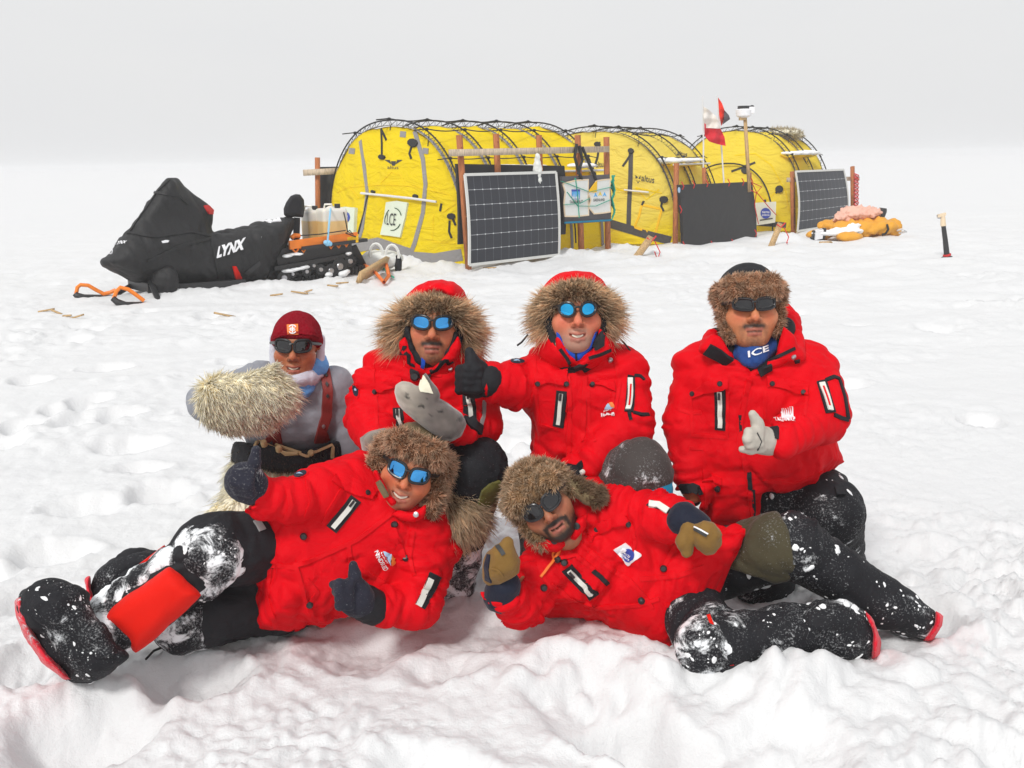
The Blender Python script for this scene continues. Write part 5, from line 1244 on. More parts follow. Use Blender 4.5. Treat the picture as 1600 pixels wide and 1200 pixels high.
def hood_ruff(par, H, c, inner, flen, Yf, seed, hoodtop, arc=(-212, 32), cols=((.20, .11, .06), (.68, .45, .25), (.96, .80, .58)), rot=0):
    """hood up: a shell round the head and a ring of long fur about the face"""
    ops = [H.ell((0, -.05, .02), (.118, .125, .105), .03), H.ell((0, -.04, -.09), (.118, .115, .09), .05), hoodtop, H.ell((0, .11, -.015), (.085, .17, .115), .02, 's')]
    hd, hh, V, F = garment('hood', ops, 'red', par, .007, .006, .09, seed)
    n = 56; rx, ry = inner; V = []; tr = .024; m = 12
    def rp(a, t=1.): x, y = rx*math.cos(a)*t, ry*math.sin(a)*t; cr, sr = math.cos(math.radians(rot)), math.sin(math.radians(rot)); return c[0]+x*cr-y*sr, c[1]+x*sr+y*cr
    ctr = P(*c, Yf); A_ = np.radians(np.linspace(arc[0], arc[1], n))
    ring = np.array([P(*rp(a, 1.22), Yf+.015+.05*abs(math.cos(a))**2) for a in A_])
    for i in range(n):
        t = nrm(ring[min(i+1, n-1)]-ring[max(i-1, 0)]); o_ = nrm(ring[i]-ctr); o_ = nrm(o_-t*np.dot(o_, t)); b = np.cross(t, o_)
        w_ = tr*(1-.55*abs(2*i/(n-1)-1)**6)
        for k in range(m): th = 2*math.pi*k/m; V.append(ring[i]+(o_*math.cos(th)+b*math.sin(th))*w_)
    V = np.array(V)
    F = np.array([(i*m+k, i*m+(k+1) % m, (i+1)*m+(k+1) % m, (i+1)*m+k) for i in range(n-1) for k in range(m)])
    N = vnormals(V, F); cen = np.repeat(ring, m, 0)
    if np.einsum('ij,ij->i', N, V-cen).mean() < 0: F = F[:, ::-1]
    base = mk('fur_ruff', V, F, M['hide'], par, cols=np.tile(np.array(cols[0])*1.3, (len(V), 1)))
    rm = np.linalg.norm(ring-ctr, axis=1).mean()
    def comb(B): d = B-ctr; d = d+A3(0, -.04, 0); return d/np.linalg.norm(d, axis=1)[:, None]
    def ln(B): d = B-ctr; return 1.08-.72*np.clip(d[:, 2]/np.linalg.norm(d, axis=1), 0, 1)**1.5
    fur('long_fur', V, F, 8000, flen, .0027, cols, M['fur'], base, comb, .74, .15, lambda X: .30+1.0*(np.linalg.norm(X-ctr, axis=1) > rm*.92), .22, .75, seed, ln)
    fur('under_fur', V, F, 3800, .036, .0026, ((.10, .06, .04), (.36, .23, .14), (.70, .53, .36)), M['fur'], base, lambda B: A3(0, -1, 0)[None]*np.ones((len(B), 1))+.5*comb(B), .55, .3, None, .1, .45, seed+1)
    return hd, base
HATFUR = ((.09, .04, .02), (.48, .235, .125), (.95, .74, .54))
def fur_hat(par, H, dome, cols, seed, brimtop=.092, brimlow=.020, left=((-.082, .010, .03), (-.078, .03, -.075)), right=((.082, .010, .03), (.078, .03, -.075)), r=.021, furdome=False, n=14000, L=.021):
    dops = [H.ell((0, -.016, .038 if furdome else .045), (.080, .096, .076) if furdome else (.090, .106, .090), .02), halfspace(H.w(0, 0, .030), -H.R[:, 2])]
    hat, hh, Vd, Fd = garment('trapper_hat', dops, dome, par, .007, .004, .07, seed)
    zb = brimtop; e = .021
    bops = [H.cap((-.055, .078, zb-e), (.055, .078, zb-e), e, k=.02), H.cap((-.055, .080, brimlow+e), (.055, .080, brimlow+e), e, k=.02), H.cap((-.055, .075, (zb+brimlow)/2), (-.084, .0, .050), e, k=.02), H.cap((.055, .075, (zb+brimlow)/2), (.084, .0, .050), e, k=.02)]
    for f in (left, right):
        bops += [H.cap((f[0][0], f[0][1], .05), f[0], r, k=.02), H.cap(f[0], f[1], r, r*.9, .02)]
        bops.append(H.cap((f[0][0]*1.02, -.03, .04), (f[1][0]*1.02, -.02, f[1][2]+.02), r*.9, k=.02))
    if furdome: bops.append(H.ell((0, -.016, .046), (.088, .104, .082), .02))
    V, F = sculpt(bops, .007, 1); base = mk('fur_trim', V, F, M['hide'], hat, cols=np.tile(np.array(cols[1])*.5, (len(V), 1)))
    fur('short_fur', V, F, n, L, .0024, cols, M['fur'], base, H.R[:, 2]*.2-A3(0, 0, .25), .25, .36, None, .15, .8, seed)
    return hat
# ------------------------------------------------------------------ the big man kneeling at the right
def person_D():
    Y = 3.10; J = lambda x, y, d=0: P(x, y, Y+d)
    H = Head(J(1170, 481, -.05), frame(-2, 12, -4), 1.03)
    poly = [(1122, 540), (1098, 545), (1076, 560), (1062, 585), (1058, 630), (1075, 700), (1092, 745), (1094, 832), (1142, 836), (1188, 838), (1188, 763), (1217, 767), (1275, 768), (1288, 745), (1321, 722), (1304, 680), (1306, 620), (1300, 575), (1280, 553), (1250, 540), (1228, 528), (1180, 520)]
    torso = puff(poly, Y+.02, .15, .165, k=.02, gy=-.0001)
    armR = chain([J(1094, 580, .0), J(1072, 665, -.05), J(1084, 770, -.11)], [.088, .074, .058], k=.016)
    armL = chain([J(1266, 580, -.01), J(1284, 652, -.15), J(1222, 686, -.30)], [.090, .078, .056], k=.016)
    chest = cap(J(1140, 600, .0), J(1225, 600, .0), .14, k=.08, n=A3(0, 1, 0), sq=1.05); belly = cap(J(1165, 700, .02), J(1185, 710, .02), .17, k=.1)
    legs = chain([J(1235, 765, .05), J(1295, 800, -.10), J(1320, 900, .25)], [.125, .10, .08])+chain([J(1160, 800, .08), J(1190, 905, .0), J(1180, 900, .5)], [.13, .1, .08])
    bd, hb = body(G(1180, 905), 'big man in red parka and black capped fur hat kneeling at the far right', armR+armL+legs+[cap(J(1175, 670, .05), J(1178, 760, .05), .22)], H, 'skin',
                  dict(skin=(.56, .225, .105), stache=.75, goatee=.55, stub=.10, bcol=(.06, .035, .024)), 0, .006, [cap(J(1172, 545), J(1172, 590), .07)])
    # trousers
    tops = legs+[cap(J(1175, 770, .05), J(1230, 775, .05), .14, k=.06), puff([(1180, 740), (1285, 735), (1322, 745), (1330, 790), (1343, 800), (1338, 830), (1318, 870), (1290, 890), (1180, 890)], Y+.03, .09, .12, k=.04)]
    tr, ht, _v, _f = garment('trousers', tops, 'blacksnow', bd, .009, .012, .10, 21, bones_of(legs), snow=lambda V: .35+.3*noise3(V/.12, 4)-.8*(V[:, 2] > P(0, 770, Y)[2]))
    clumps(tr, _v, _f, 60, .003, .014, lambda X: X[:, 0] > J(1200, 0)[0], 5)
    decal('pale_label', [(1243, 802), (1256, 801), (1256, 813), (1249, 815)], ht, M['white'], tr, .006)
    strip('belt_tab', [(1306, 733), (1322, 738), (1333, 745)], .03, ht, M['black'], tr, .02)
    # jacket
    ops = [torso, chest, belly]+armR+armL+[halfspace(J(1083, 774), nrm(J(1088, 800)-J(1070, 700))+A3(0, 0, 0)) if False else carve([(1040, 772), (1062, 766), (1093, 760), (1093, 900), (1040, 900)], .006)]
    ops += [carve([(1189, 770), (1218, 768.5), (1276, 769), (1290, 748), (1340, 715), (1340, 900), (1189, 900)], .006), carve([(1080, 836), (1200, 840), (1200, 960), (1080, 960)], .006)]
    ops += [carve([(1207, 690), (1213, 672), (1203, 660), (1150, 660), (1150, 715), (1209, 712)], .006, None, Y-.23)]
    ops += [ell(J(1170, 535, -.04), (.085, .11, .10), None, .02, 's'), puff([(1145, 520), (1222, 515), (1192, 568), (1172, 585)], Y-.14, .02, .10, op='s', k=.012)]
    jk, h, V, F = garment('parka', ops, 'red', bd, .0070, .019, .12, 31, bones_of(armR+armL), 2, None, .6)
    zipper(jk, h, (1124.5, 607), (1125.5, 672)); seams(jk, h, [[(1079, 616), (1081, 680), (1136, 684), (1137, 612)], [(1196, 610), (1194, 655)], [(1262, 620), (1256, 650)], [(1103, 760), (1104, 815), (1125, 822)], [(1192, 751), (1240, 757), (1285, 737)], [(1077, 700), (1098, 702)], [(1062, 640), (1078, 646), (1096, 644)]])
    seams(jk, h, [[(1171, 592), (1163, 620), (1157, 660), (1156, 690), (1166, 735), (1172, 775), (1177, 830)]], .016, .006)
    flap(jk, h, [(1081, 613), (1102, 597), (1137, 587), (1137, 606), (1105, 614), (1082, 623)], [(1083.5, 615.5), (1125, 599)]); flap(jk, h, [(1197, 588), (1230, 593), (1262, 598), (1265, 621), (1235, 610), (1199, 604)], [(1205.5, 599), (1255.5, 613)])
    flap(jk, h, [(1096, 733), (1110, 740), (1129, 748), (1129, 757), (1112, 753), (1097, 755)], [(1122, 763)])
    lg = decal('emblem', [(1221, 638), (1239.5, 637.5), (1240, 653), (1221.5, 653.5)], h, M['white'], jk, .005, 3)
    for k in range(5): x = 1223.5+k*3.1; decal('icicle', [(x, 639.5), (x+2.1, 639.5), (x+1.3, 649+2*(k % 2))], h, M['red'], lg, .0085, 3)
    text('lettering', 'TASERMIUT', (1211.5, 662), (31, -1), (0, -6.5), h, M['white'], jk, .009, .01)
    sp_ = decal('sleeve_pocket', [(1276, 597), (1291, 594), (1305, 644), (1290, 646)], h, M['black'], jk, .005, 4); strip('zip_tape', [(1284, 600), (1291, 620), (1296, 642)], .018, h, M['zip'], sp_, .010); strip('zip_slit', [(1286, 606), (1291, 622), (1294, 636)], .005, h, M['redtrim'], sp_, .012)
    seams(jk, h, [[(1291, 594), (1303, 589), (1311, 592), (1320, 622), (1325, 655)], [(1303, 648), (1314, 653), (1325, 656)]], .012, .005, 'black', 'dark_piping')
    strip('cuff_strap', [(1210.5, 668), (1210, 686)], .025, h, M['black'], jk, .008); strip('zip_slit', [(1156, 648), (1157, 675)], .009, h, M['black'], jk, .006)
    strip('hem_zip', [(1176, 765), (1177, 795), (1175, 828)], .012, h, M['black'], jk, .006); decal('black_tab', [(1166, 737), (1173, 737), (1174, 764), (1167, 763)], h, M['black'], jk, .009); dots('snap_button', [(1270, 762), (1168, 822), (1121, 765)], .009, h, M['plastic'], jk)
    strip('cuff', [(1064, 764), (1078, 771), (1094, 766)], .03, h, M['black'], jk, .006)
    # collar wings, neck tube, inner shirt
    cw = [puff([(1097, 546), (1112, 520), (1125, 524), (1147, 556), (1142, 573), (1120, 561)], Y-.125, .014, .022, 0, .0, .01), puff([(1224, 508), (1243, 526), (1250, 555), (1240, 563), (1206, 578), (1181, 591), (1175, 586), (1213, 553)], Y-.135, .014, .024, 0, .0, .01)]
    cw += [cap(J(1104, 545, -.12), J(1112, 525, -.03), .024, k=.02), cap(J(1246, 556, -.12), J(1243, 526, -.02), .024, k=.02)]
    cl, hc, _, _ = garment('collar', cw, 'red', jk, .006, .004, .07, 33)
    strip('velcro', [(1104, 546), (1121, 555), (1139, 567)], .040, hc, M['black'], cl, .004); strip('velcro', [(1186, 583), (1206, 574)], .026, hc, M['black'], cl, .004); strip('dark_piping', [(1180, 572), (1210, 560), (1242, 544)], .010, hc, M['black'], cl, .004); dots('snap_button', [(1240, 558)], .009, hc, M['metal'], cl); decal('black_tab', [(1241, 563), (1249, 561), (1249, 565), (1242, 566)], hc, M['black'], cl, .006)
    for li in (cap(J(1118, 526, -.02), J(1138, 548, -.08), .028), cap(J(1226, 512, -.02), J(1216, 540, -.07), .032)): garment('collar_lining', [li], 'black', jk, .006, .003, .06, 34)
    garment('shirt', [puff([(1145, 556), (1205, 552), (1192, 575), (1170, 592)], Y-.09, .03, .05)], 'black', bd, .006, .004, .05, 35)
    nb, hn, _, _ = garment('neck_tube', [cap(J(1146, 548, -.07), J(1176, 556, -.12), .027, .032), cap(J(1176, 556, -.12), J(1206, 540, -.07), .032, .030), cap(J(1150, 540, -.02), J(1205, 534, -.02), .05)], 'bluebuff', bd, .005, .004, .05, 36)
    text('lettering', 'ICE', (1170, 558), (30, -9), (-1, -9), hn, M['white'], nb, .005, .02)
    # lowered hood behind the neck
    garment('lowered_hood', [cap(J(1215, 490, .10), J(1228, 515, .06), .042, .04), cap(J(1160, 520, .14), J(1225, 510, .10), .06, .05), cap(J(1228, 500, .09), J(1236, 520, .02), .03)], 'red', jk, .007, .010, .07, 37)
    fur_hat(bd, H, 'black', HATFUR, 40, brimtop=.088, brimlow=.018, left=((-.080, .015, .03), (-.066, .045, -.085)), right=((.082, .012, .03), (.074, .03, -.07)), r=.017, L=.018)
    shades(H, bd, 'darklens', 1.0, 3.2, 1.0, .0165, .0335, .029)
    # hand at the right arm: pale leather glove, thumb and little finger out
    palm = [cap(J(1200, 690, -0.315), J(1180, 686, -0.355), .034, .036, n=A3(0, 1, 0), sq=1.3), cap(J(1206, 689, -0.295), J(1196, 689, -0.325), .034, .032)]
    fing = [([J(1186, 674, -0.380), J(1170, 676, -0.405), J(1172, 682, -0.370)], [.0135, .0135, .012]), ([J(1186, 684, -0.385), J(1168, 686, -0.415), J(1172, 690, -0.375)], [.0135, .0135, .012]), ([J(1188, 694, -0.385), J(1170, 695, -0.410), J(1174, 697, -0.375)], [.0125, .0125, .011]), ([J(1190, 701, -0.370), J(1173, 704, -0.390), J(1159, 702, -0.395)], [.013, .0115, .0095])]
    gl, hg = fist('leather_glove', 'leather', bd, palm, fing, ([J(1190, 678, -0.355), J(1183, 662, -0.375), J(1176, 647, -0.385)], [.019, .0155, .0115]))
    strip('stitch_line', [(1183, 676), (1190, 690), (1184, 704)], .004, hg, M['darkprint'], gl, .001)
    garment('knit_glove', [cap(J(1085, 765, -.06), J(1084, 778, -.065), .042, .028)], 'brownsnow', bd, .007, .004, .05, 38, snow=0.)
    return bd
PD = person_D()
# ------------------------------------------------------------------ back row: hooded man with his thumb held out
def person_C():
    Y = 3.05; J = lambda x, y, d=0: P(x, y, Y+d)
    H = Head(J(899, 489, -.05), frame(0, 12, 0), 1.0)
    poly = [(868, 545), (845, 553), (832, 580), (834, 640), (828, 700), (822, 757), (860, 758), (890, 754), (925, 745), (975, 720), (1003, 650), (1003, 590), (988, 558), (945, 545), (905, 540)]
    torso = puff(poly, Y+.03, .12, .15, k=.02)
    armR = chain([J(850, 590, .0), J(802, 601, -.06), J(752, 596, -.12)], [.088, .070, .054], k=.02)
    armL = chain([J(972, 584, -.01), J(986, 664, -.10), J(900, 741, -.16)], [.082, .076, .050], k=.016)
    leg = chain([J(910, 765, .05), J(1000, 735, -.22), J(1000, 800, -.20), J(1000, 905, -.05)], [.11, .088, .078, .07]); leg2 = chain([J(860, 770, .08), J(862, 880, -.02), J(870, 890, .45)], [.12, .09, .07])
    bd, hb = body(G(930, 900), 'person in red parka with hood up stretching one arm out in a thumbs up', armR+armL+leg+leg2+[cap(J(905, 680, .06), J(895, 740, .08), .17)], H,
                  'skin', dict(skin=(.62, .22, .125), stub=.62, bcol=(.30, .225, .185), smile_u=.008), 1, .003, [cap(J(900, 545, .02), J(900, 600, .06), .055)])
    teeth(H, bd, .016, .0036)
    tr, ht, _, _ = garment('trousers', leg+leg2+[cap(J(880, 765, .06), J(920, 765, .06), .13)], 'brownsnow', bd, .008, .010, .09, 51, bones_of(leg), snow=lambda V: .35+.5*(V[:, 2] > P(0, 755, Y-.2)[2])*noise3(V/.1, 6))
    lowleg = [cap(J(1000, 765, -.215), J(1000, 810, -.20), .093, .086), halfspace(J(1000, 746, -.2), ZUP), halfspace(J(1000, 800, -.2), -ZUP)]
    lg, hl, _, _ = garment('overboot', lowleg, 'blacksnow', bd, .007, .006, .08, 52, snow=.5)
    decal('teal_panel', [(955, 748), (975, 752), (993, 752), (990, 770), (984, 788), (952, 788)], hl, M['teal'], lg, .010, 4); decal('teal_panel', [(1017, 757), (1034, 754), (1047, 750), (1046, 785), (1014, 788), (1013, 770)], hl, M['teal'], lg, .010, 4)
    strip('red_pull_tab', [(1006, 770), (1003, 788)], .012, hl, M['redcord'], lg, .012)
    ops = [torso, cap(J(870, 600, .03), J(940, 600, .03), .13, k=.06, n=A3(0, 1, 0), sq=1.05)]+armR+armL
    ops += [carve([(700, 540), (757, 560), (757, 630), (700, 640)], .005, None, Y-.03), carve([(800, 757), (850, 759), (905, 752), (935, 800), (800, 850)], .006, None, Y+.5), puff([(868, 520), (935, 515), (914, 556), (902, 572)], Y-.14, .02, .11, op='s', k=.012), ell(J(900, 535, -.03), (.085, .11, .09), None, .02, 's')]
    ops += [carve([(870, 775), (900, 756), (912, 732), (895, 726), (860, 740)], .004, None, Y-.125)]
    jk, h, V, F = garment('parka', ops, 'red', bd, .0070, .017, .11, 53, bones_of(armR+armL), 2, None, .6)
    zipper(jk, h, (878, 611), (872, 667), .034, .012)
    seams(jk, h, [[(888, 588), (890, 640), (888, 724)], [(914, 588), (913, 640), (911, 690)]], .014, .004); seams(jk, h, [[(836, 602), (840, 640), (843, 664), (872, 671)], [(919, 604), (920, 665), (930, 690)], [(959, 612), (957, 640)], [(835, 560), (838, 600), (829, 628)], [(961, 560), (968, 600), (962, 640)], [(830, 742), (880, 742)]])
    flap(jk, h, [(835, 588), (860, 583), (887, 580), (886, 602), (860, 596), (836, 604)], [(839.5, 599), (884, 600)]); flap(jk, h, [(919, 588), (940, 589), (958, 594), (960, 612), (940, 603), (920, 602)], [(925, 601)])
    windsled(jk, h, (939, 651), (22, -1), (1, -21))
    sp_ = decal('sleeve_pocket', [(981, 585), (992, 587), (990, 645), (976, 643)], h, M['black'], jk, .005, 4); strip('zip_tape', [(985, 593), (984, 615), (981.5, 641)], .016, h, M['zip'], sp_, .010); strip('zip_slit', [(985, 600), (983.5, 615), (982, 634)], .005, h, M['redtrim'], sp_, .012)
    seams(jk, h, [[(991, 587), (1000, 588), (1006, 594)], [(990, 645), (1002, 648), (1013, 648)], [(983, 645), (986, 656)]], .011, .005, 'black', 'dark_piping')
    patch_round(jk, h, (808, 566), 13, 4.5, 2); dots('snap_button', [(886, 733), (868, 738)], .007, h, M['plastic'], jk)
    strip('cuff_strap', [(901, 725), (911, 738)], .035, h, M['black'], jk, .008); dots('cuff_stud', [(911, 737)], .008, h, M['zip'], jk, .014)
    lap = [puff([(866, 528), (876, 522), (893, 560), (892, 578), (884, 566), (870, 545)], Y-.115, .012, .02, k=.01), puff([(938, 512), (950, 530), (957, 552), (930, 562), (902, 578), (897, 574), (925, 548)], Y-.125, .012, .022, k=.01)]
    cl, hc, _, _ = garment('collar', lap, 'red', jk, .006, .004, .07, 54)
    strip('velcro', [(898, 577), (918, 570)], .022, hc, M['black'], cl, .004); dots('snap_button', [(953, 564)], .008, h, M['metal'], jk, .010); strip('dark_piping', [(920, 560), (938, 554), (954, 547)], .010, hc, M['black'], cl, .004); strip('dark_piping', [(875, 545), (886, 560), (892, 572)], .010, hc, M['black'], cl, .004); strip('black_tab', [(889, 566), (892, 583)], .026, h, M['black'], jk, .012)
    decal('collar_lining', [(926, 545), (940, 517), (944, 520), (944, 540), (932, 548)], hitter(bvh_of(*sculpt(lap, .008, 1)), Y), M['black'], cl, .006)
    bl, hbz, _, _ = garment('fleece_collar', [puff([(867, 515), (876, 520), (886, 540), (900, 550), (918, 538), (930, 512), (936, 516), (928, 545), (908, 566), (899, 568), (882, 552), (870, 532)], Y-.105, .014, .03, k=.01), cap(J(880, 535, -.02), J(920, 535, -.02), .05)], 'blue', bd, .0055, .004, .05, 55)
    strip('zip_line', [(900, 552), (901, 566)], .006, hbz, M['navy'], bl, .003)
    garment('neck_warmer', [cap(J(887, 545, -.06), J(915, 545, -.06), .035, k=.02), cap(J(900, 560, -.05), J(900, 590, -.03), .065)], 'black', bd, .006, .003, .05, 56)
    strip('drawstring', [(825, 523), (815, 535), (808, 540)], .005, lambda x, y: (P(x, y, Y-.03), A3(0, -1, 0)), M['cord'], jk); strip('drawstring', [(970, 530), (980, 542), (985, 548)], .005, lambda x, y: (P(x, y, Y-.03), A3(0, -1, 0)), M['cord'], jk)
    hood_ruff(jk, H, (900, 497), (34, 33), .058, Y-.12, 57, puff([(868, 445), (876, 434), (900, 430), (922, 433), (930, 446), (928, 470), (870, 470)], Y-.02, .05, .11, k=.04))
    garment('balaclava', [H.ell((0, -.02, .025), (.084, .100, .066), .02), H.cap((-.078, .02, -.02), (-.06, .03, -.09), .022), H.cap((.078, .02, -.02), (.06, .03, -.09), .022), H.ell((0, .13, -.02), (.066, .10, .072), .01, 's')], 'black', bd, .006, .002, .05, 58)
    shades(H, bd, 'cyanlens', 1.0, 2.1, 1.0, .0200, .0320, .0235)
    # black glove: fist seen from its finger side, thumb up
    palm = [cap(J(748, 578, -.13), J(748, 606, -.13), .030, .028, k=.02), cap(J(735, 580, -.13), J(735, 606, -.13), .028, .026)]
    fing = [([J(748, y, -.165), J(728, y-1, -.175), J(717.5, y+1, -.150), J(722, y+2, -.115)], [.0125, .013, .013, .012]) for y in (576, 587, 598.5, 609)]
    fist('ski_glove', 'black', bd, palm, fing, ([J(743, 580, -.15), J(738, 564, -.15), J(733.5, 550, -.145)], [.022, .0185, .0155]), [cap(J(751, 594, -.125), J(762, 595, -.12), .048, .05)])
    # other glove rests on the knee
    palm = [cap(J(905, 742, -.17), J(890, 747, -.19), .036, .038, k=.02), cap(J(890, 747, -.19), J(876, 748, -.20), .034, .030)]
    fing = [([J(884+k*4, 738+k*7, -.20), J(870+k*4, 745+k*8, -.215), J(866+k*5, 757+k*6, -.20)], [.014, .013, .011]) for k in range(4)]
    gl, hg = fist('ski_glove', 'black', bd, palm, fing, ([J(896, 750, -.19), J(890, 762, -.20), J(884, 768, -.19)], [.018, .015, .012]), [cap(J(913, 735, -.15), J(902, 742, -.17), .046, .042)])
    text('lettering', 'hestra', (890, 752), (10, -9), (-2.5, -3), hg, M['zip'], gl, .004, .01)
    return bd
PC = person_C()

# ------------------------------------------------------------------ back row: hooded man with the seal-skin mittens
def person_B():
    Y = 3.15; J = lambda x, y, d=0: P(x, y, Y+d)
    H = Head(J(677, 509, -.05), frame(3, 12, 2), 1.02)
    poly = [(622, 540), (598, 556), (578, 580), (566, 630), (570, 690), (600, 714), (650, 716), (700, 712), (748, 695), (754, 640), (757, 600), (742, 572), (720, 550), (680, 540)]
    torso = puff(poly, Y+.03, .13, .16, k=.02)
    armR = chain([J(594, 592, .0), J(574, 655, -.06), J(596, 686, -.18)], [.080, .068, .058], k=.016)
    armL = chain([J(736, 592, .0), J(752, 662, -.12), J(716, 672, -.27)], [.080, .066, .056], k=.016)
    leg = chain([J(690, 725, .03), J(742, 733, -.24), J(722, 800, -.17), J(712, 905, -.08)], [.115, .092, .085, .07]); leg2 = chain([J(620, 730, .05), J(615, 880, -.02), J(610, 890, .45)], [.12, .09, .07])
    bd, hb = body(G(680, 905), 'person in red parka with hood up and seal skin mittens kneeling in the back row', armR+armL+leg+leg2+[cap(J(660, 670, .06), J(655, 700, .08), .17)], H,
                  'skin', dict(skin=(.50, .19, .095), stache=.8, goatee=.55, stub=.22, bcol=(.035, .022, .016)), .2, .004, [cap(J(677, 550, .02), J(677, 610, .06), .055)])
    tr, ht, _, _ = garment('trousers', leg+leg2+[cap(J(640, 730, .06), J(700, 730, .06), .13)], 'blacksnow', bd, .008, .010, .09, 61, bones_of(leg), snow=lambda V: .15+.5*(V[:, 2] < P(0, 840, Y)[2]))
    decal('olive_panel', [(752, 766), (764, 756), (779, 750), (776, 775), (765, 805), (748, 835), (734, 842), (728, 838), (742, 800)], ht, M['olive'], tr, .012, 5)
    ops = [torso, cap(J(625, 610, .03), J(705, 610, .03), .14, k=.06, n=A3(0, 1, 0), sq=1.05)]+armR+armL
    ops += [carve([(540, 700), (600, 711), (690, 712), (760, 690), (780, 800), (540, 800)], .006, Y-.2), puff([(640, 520), (716, 520), (690, 560), (664, 580)], Y-.14, .02, .11, op='s', k=.012), ell(J(677, 545, -.03), (.085, .11, .09), None, .02, 's')]
    jk, h, V, F = garment('parka', ops, 'red', bd, .0070, .017, .11, 63, bones_of(armR+armL), 2, None, .6)
    zipper(jk, h, (622, 637), (623, 671), .034, .013); zipper(jk, h, (732, 616), (735, 657), .040, .013, 'side_zip')
    seams(jk, h, [[(587, 599), (588, 640), (590, 680)], [(586, 560), (583, 590), (590, 620)], [(668, 585), (662, 610)], [(720, 560), (718, 600), (722, 640)], [(655, 582), (690, 588)]]); flap(jk, h, [(587, 598), (610, 594), (628, 592), (627, 606), (605, 608), (586, 616)], [(587.5, 612)])
    strip('strap', [(733, 654), (741, 664), (751, 672)], .03, h, M['black'], jk, .008)
    patch_round(jk, h, (556.5, 611), 5, 12, -12); strip('dark_piping', [(757, 627), (755, 650), (750, 668)], .012, h, M['greytape'], jk, .005)
    lap = [puff([(622, 535), (634, 524), (652, 562), (655, 578), (640, 570), (625, 552)], Y-.115, .012, .022, k=.01), puff([(716, 522), (722, 540), (714, 562), (690, 574), (668, 588), (664, 584), (694, 556)], Y-.125, .012, .022, k=.01)]
    cl, hc, _, _ = garment('collar', lap, 'red', jk, .006, .004, .07, 64)
    for p in ([(622, 545), (632, 562), (650, 574)], [(672, 582), (690, 574), (708, 565)]): strip('dark_piping', p, .012, hc, M['black'], cl, .004)
    dots('snap_button', [(703, 577)], .008, h, M['metal'], jk, .010); dots('cord_stop', [(648, 589)], .014, h, M['plastic'], jk, .02); strip('black_tab', [(646, 576), (650, 592)], .028, h, M['black'], jk, .012); strip('black_tab', [(664, 585), (672, 590)], .02, h, M['black'], jk, .010)
    nb, hn, _, _ = garment('neck_tube', [puff([(632, 510), (642, 512), (652, 545), (672, 556), (700, 540), (708, 515), (718, 520), (712, 550), (690, 568), (663, 580), (645, 566), (634, 545)], Y-.10, .02, .04, k=.01), cap(J(650, 545, -.03), J(700, 545, -.03), .055)], 'black', bd, .006, .006, .06, 65)
    strip('blue_zip_pull', [(661, 559), (661.5, 568), (660, 576)], .012, hn, M['blue'], nb, .006); strip('blue_zip_pull', [(660, 561), (667, 563)], .006, hn, M['blue'], nb, .006)
    hood_ruff(jk, H, (677, 520), (37, 34), .068, Y-.12, 67, puff([(650, 465), (656, 450), (668, 439), (690, 436), (712, 440), (722, 452), (726, 475), (700, 480)], Y-.02, .05, .11, k=.04), (-207, 28))
    garment('beanie', [H.ell((0, -.016, .025), (.083, .100, .068), .02), H.cap((-.078, .02, -.01), (-.062, .03, -.085), .018), H.cap((.078, .02, -.01), (.062, .03, -.085), .018), halfspace(H.w(0, 0, -.09), -H.R[:, 2]), H.ell((0, .13, -.03), (.068, .10, .070), .01, 's')], 'navy', bd, .006, .002, .05, 68)
    shades(H, bd, 'bluelens', 1.03, 2.5, 1.0, .0190, .0345, .0275)
    # mitten held before the chest: smooth seal hide with dark spots, thumb with pale lining
    m_ops = [puff([(616, 613), (618, 602), (628, 596), (642, 598), (656, 606), (676, 616), (700, 630), (722, 645), (730, 662), (722, 682), (706, 690), (690, 688), (668, 672), (645, 655), (628, 640), (620, 628)], Y-.37, .035, .052, gx=.0004, k=.02), puff([(652, 614), (657, 600), (661, 586), (665, 582), (674, 594), (684, 608), (688, 618), (680, 630), (662, 626)], Y-.40, .016, .022, k=.015)]
    V, F = sculpt(m_ops, .005, 2); V = crumple(V, F, .004, .07, 5)
    sp_ = np.zeros(len(V))
    for x, y, r in ((638, 620, .011), (636, 614, .008), (660, 634, .012), (673, 649, .008), (688, 644, .011), (718, 660, .012), (702, 688, .01), (650, 656, .006), (667, 623, .006)):
        q = P(x, y, Y-.42); d = np.hypot((V[:, 0]-q[0])*.8+.3*(V[:, 2]-q[2]), V[:, 2]-q[2])+.004*noise3(V/.008, 8); sp_ = np.maximum(sp_, np.clip((r*.62-d)/.003, 0, 1))
    tip = np.clip((P(650, 0, Y-.4)[0]-V[:, 0])/.06, 0, 1)
    c0 = np.array((.12, .098, .088)); c1 = np.array((.38, .33, .275)); cc = c0*(1-tip[:, None])+c1*tip[:, None]; cc = cc*(1+.28*noise3(V/.018, 5)+.3*noise3(V/.05, 6))[:, None]*(1-.8*sp_[:, None])
    mt = mk('seal_mitten', V, F, M['hidefur'], bd, cols=cc); hm = hitter(bvh_of(V, F))
    decal('pale_lining', [(655.5, 605), (659, 594), (661.5, 585), (666, 592), (673, 606), (677, 615), (668, 613), (657, 612)], hm, M['cream'], mt, .004, 3); strip('dark_edge', [(729, 655), (730, 668), (722, 684), (706, 691), (690, 689)], .012, hm, M['darkprint'], mt, .003)
    V, F = sculpt([puff([(562, 684), (578, 674), (602, 668), (612, 680), (616, 700), (612, 722), (590, 740), (570, 720)], Y-.22, .035, .055, k=.02)], .006, 2); V = crumple(V, F, .005, .06, 6)
    mk('seal_mitten', V, F, M['hidefur'], bd, cols=np.array((.20, .17, .14))*(1+.4*noise3(V/.03, 7))[:, None])
    return bd
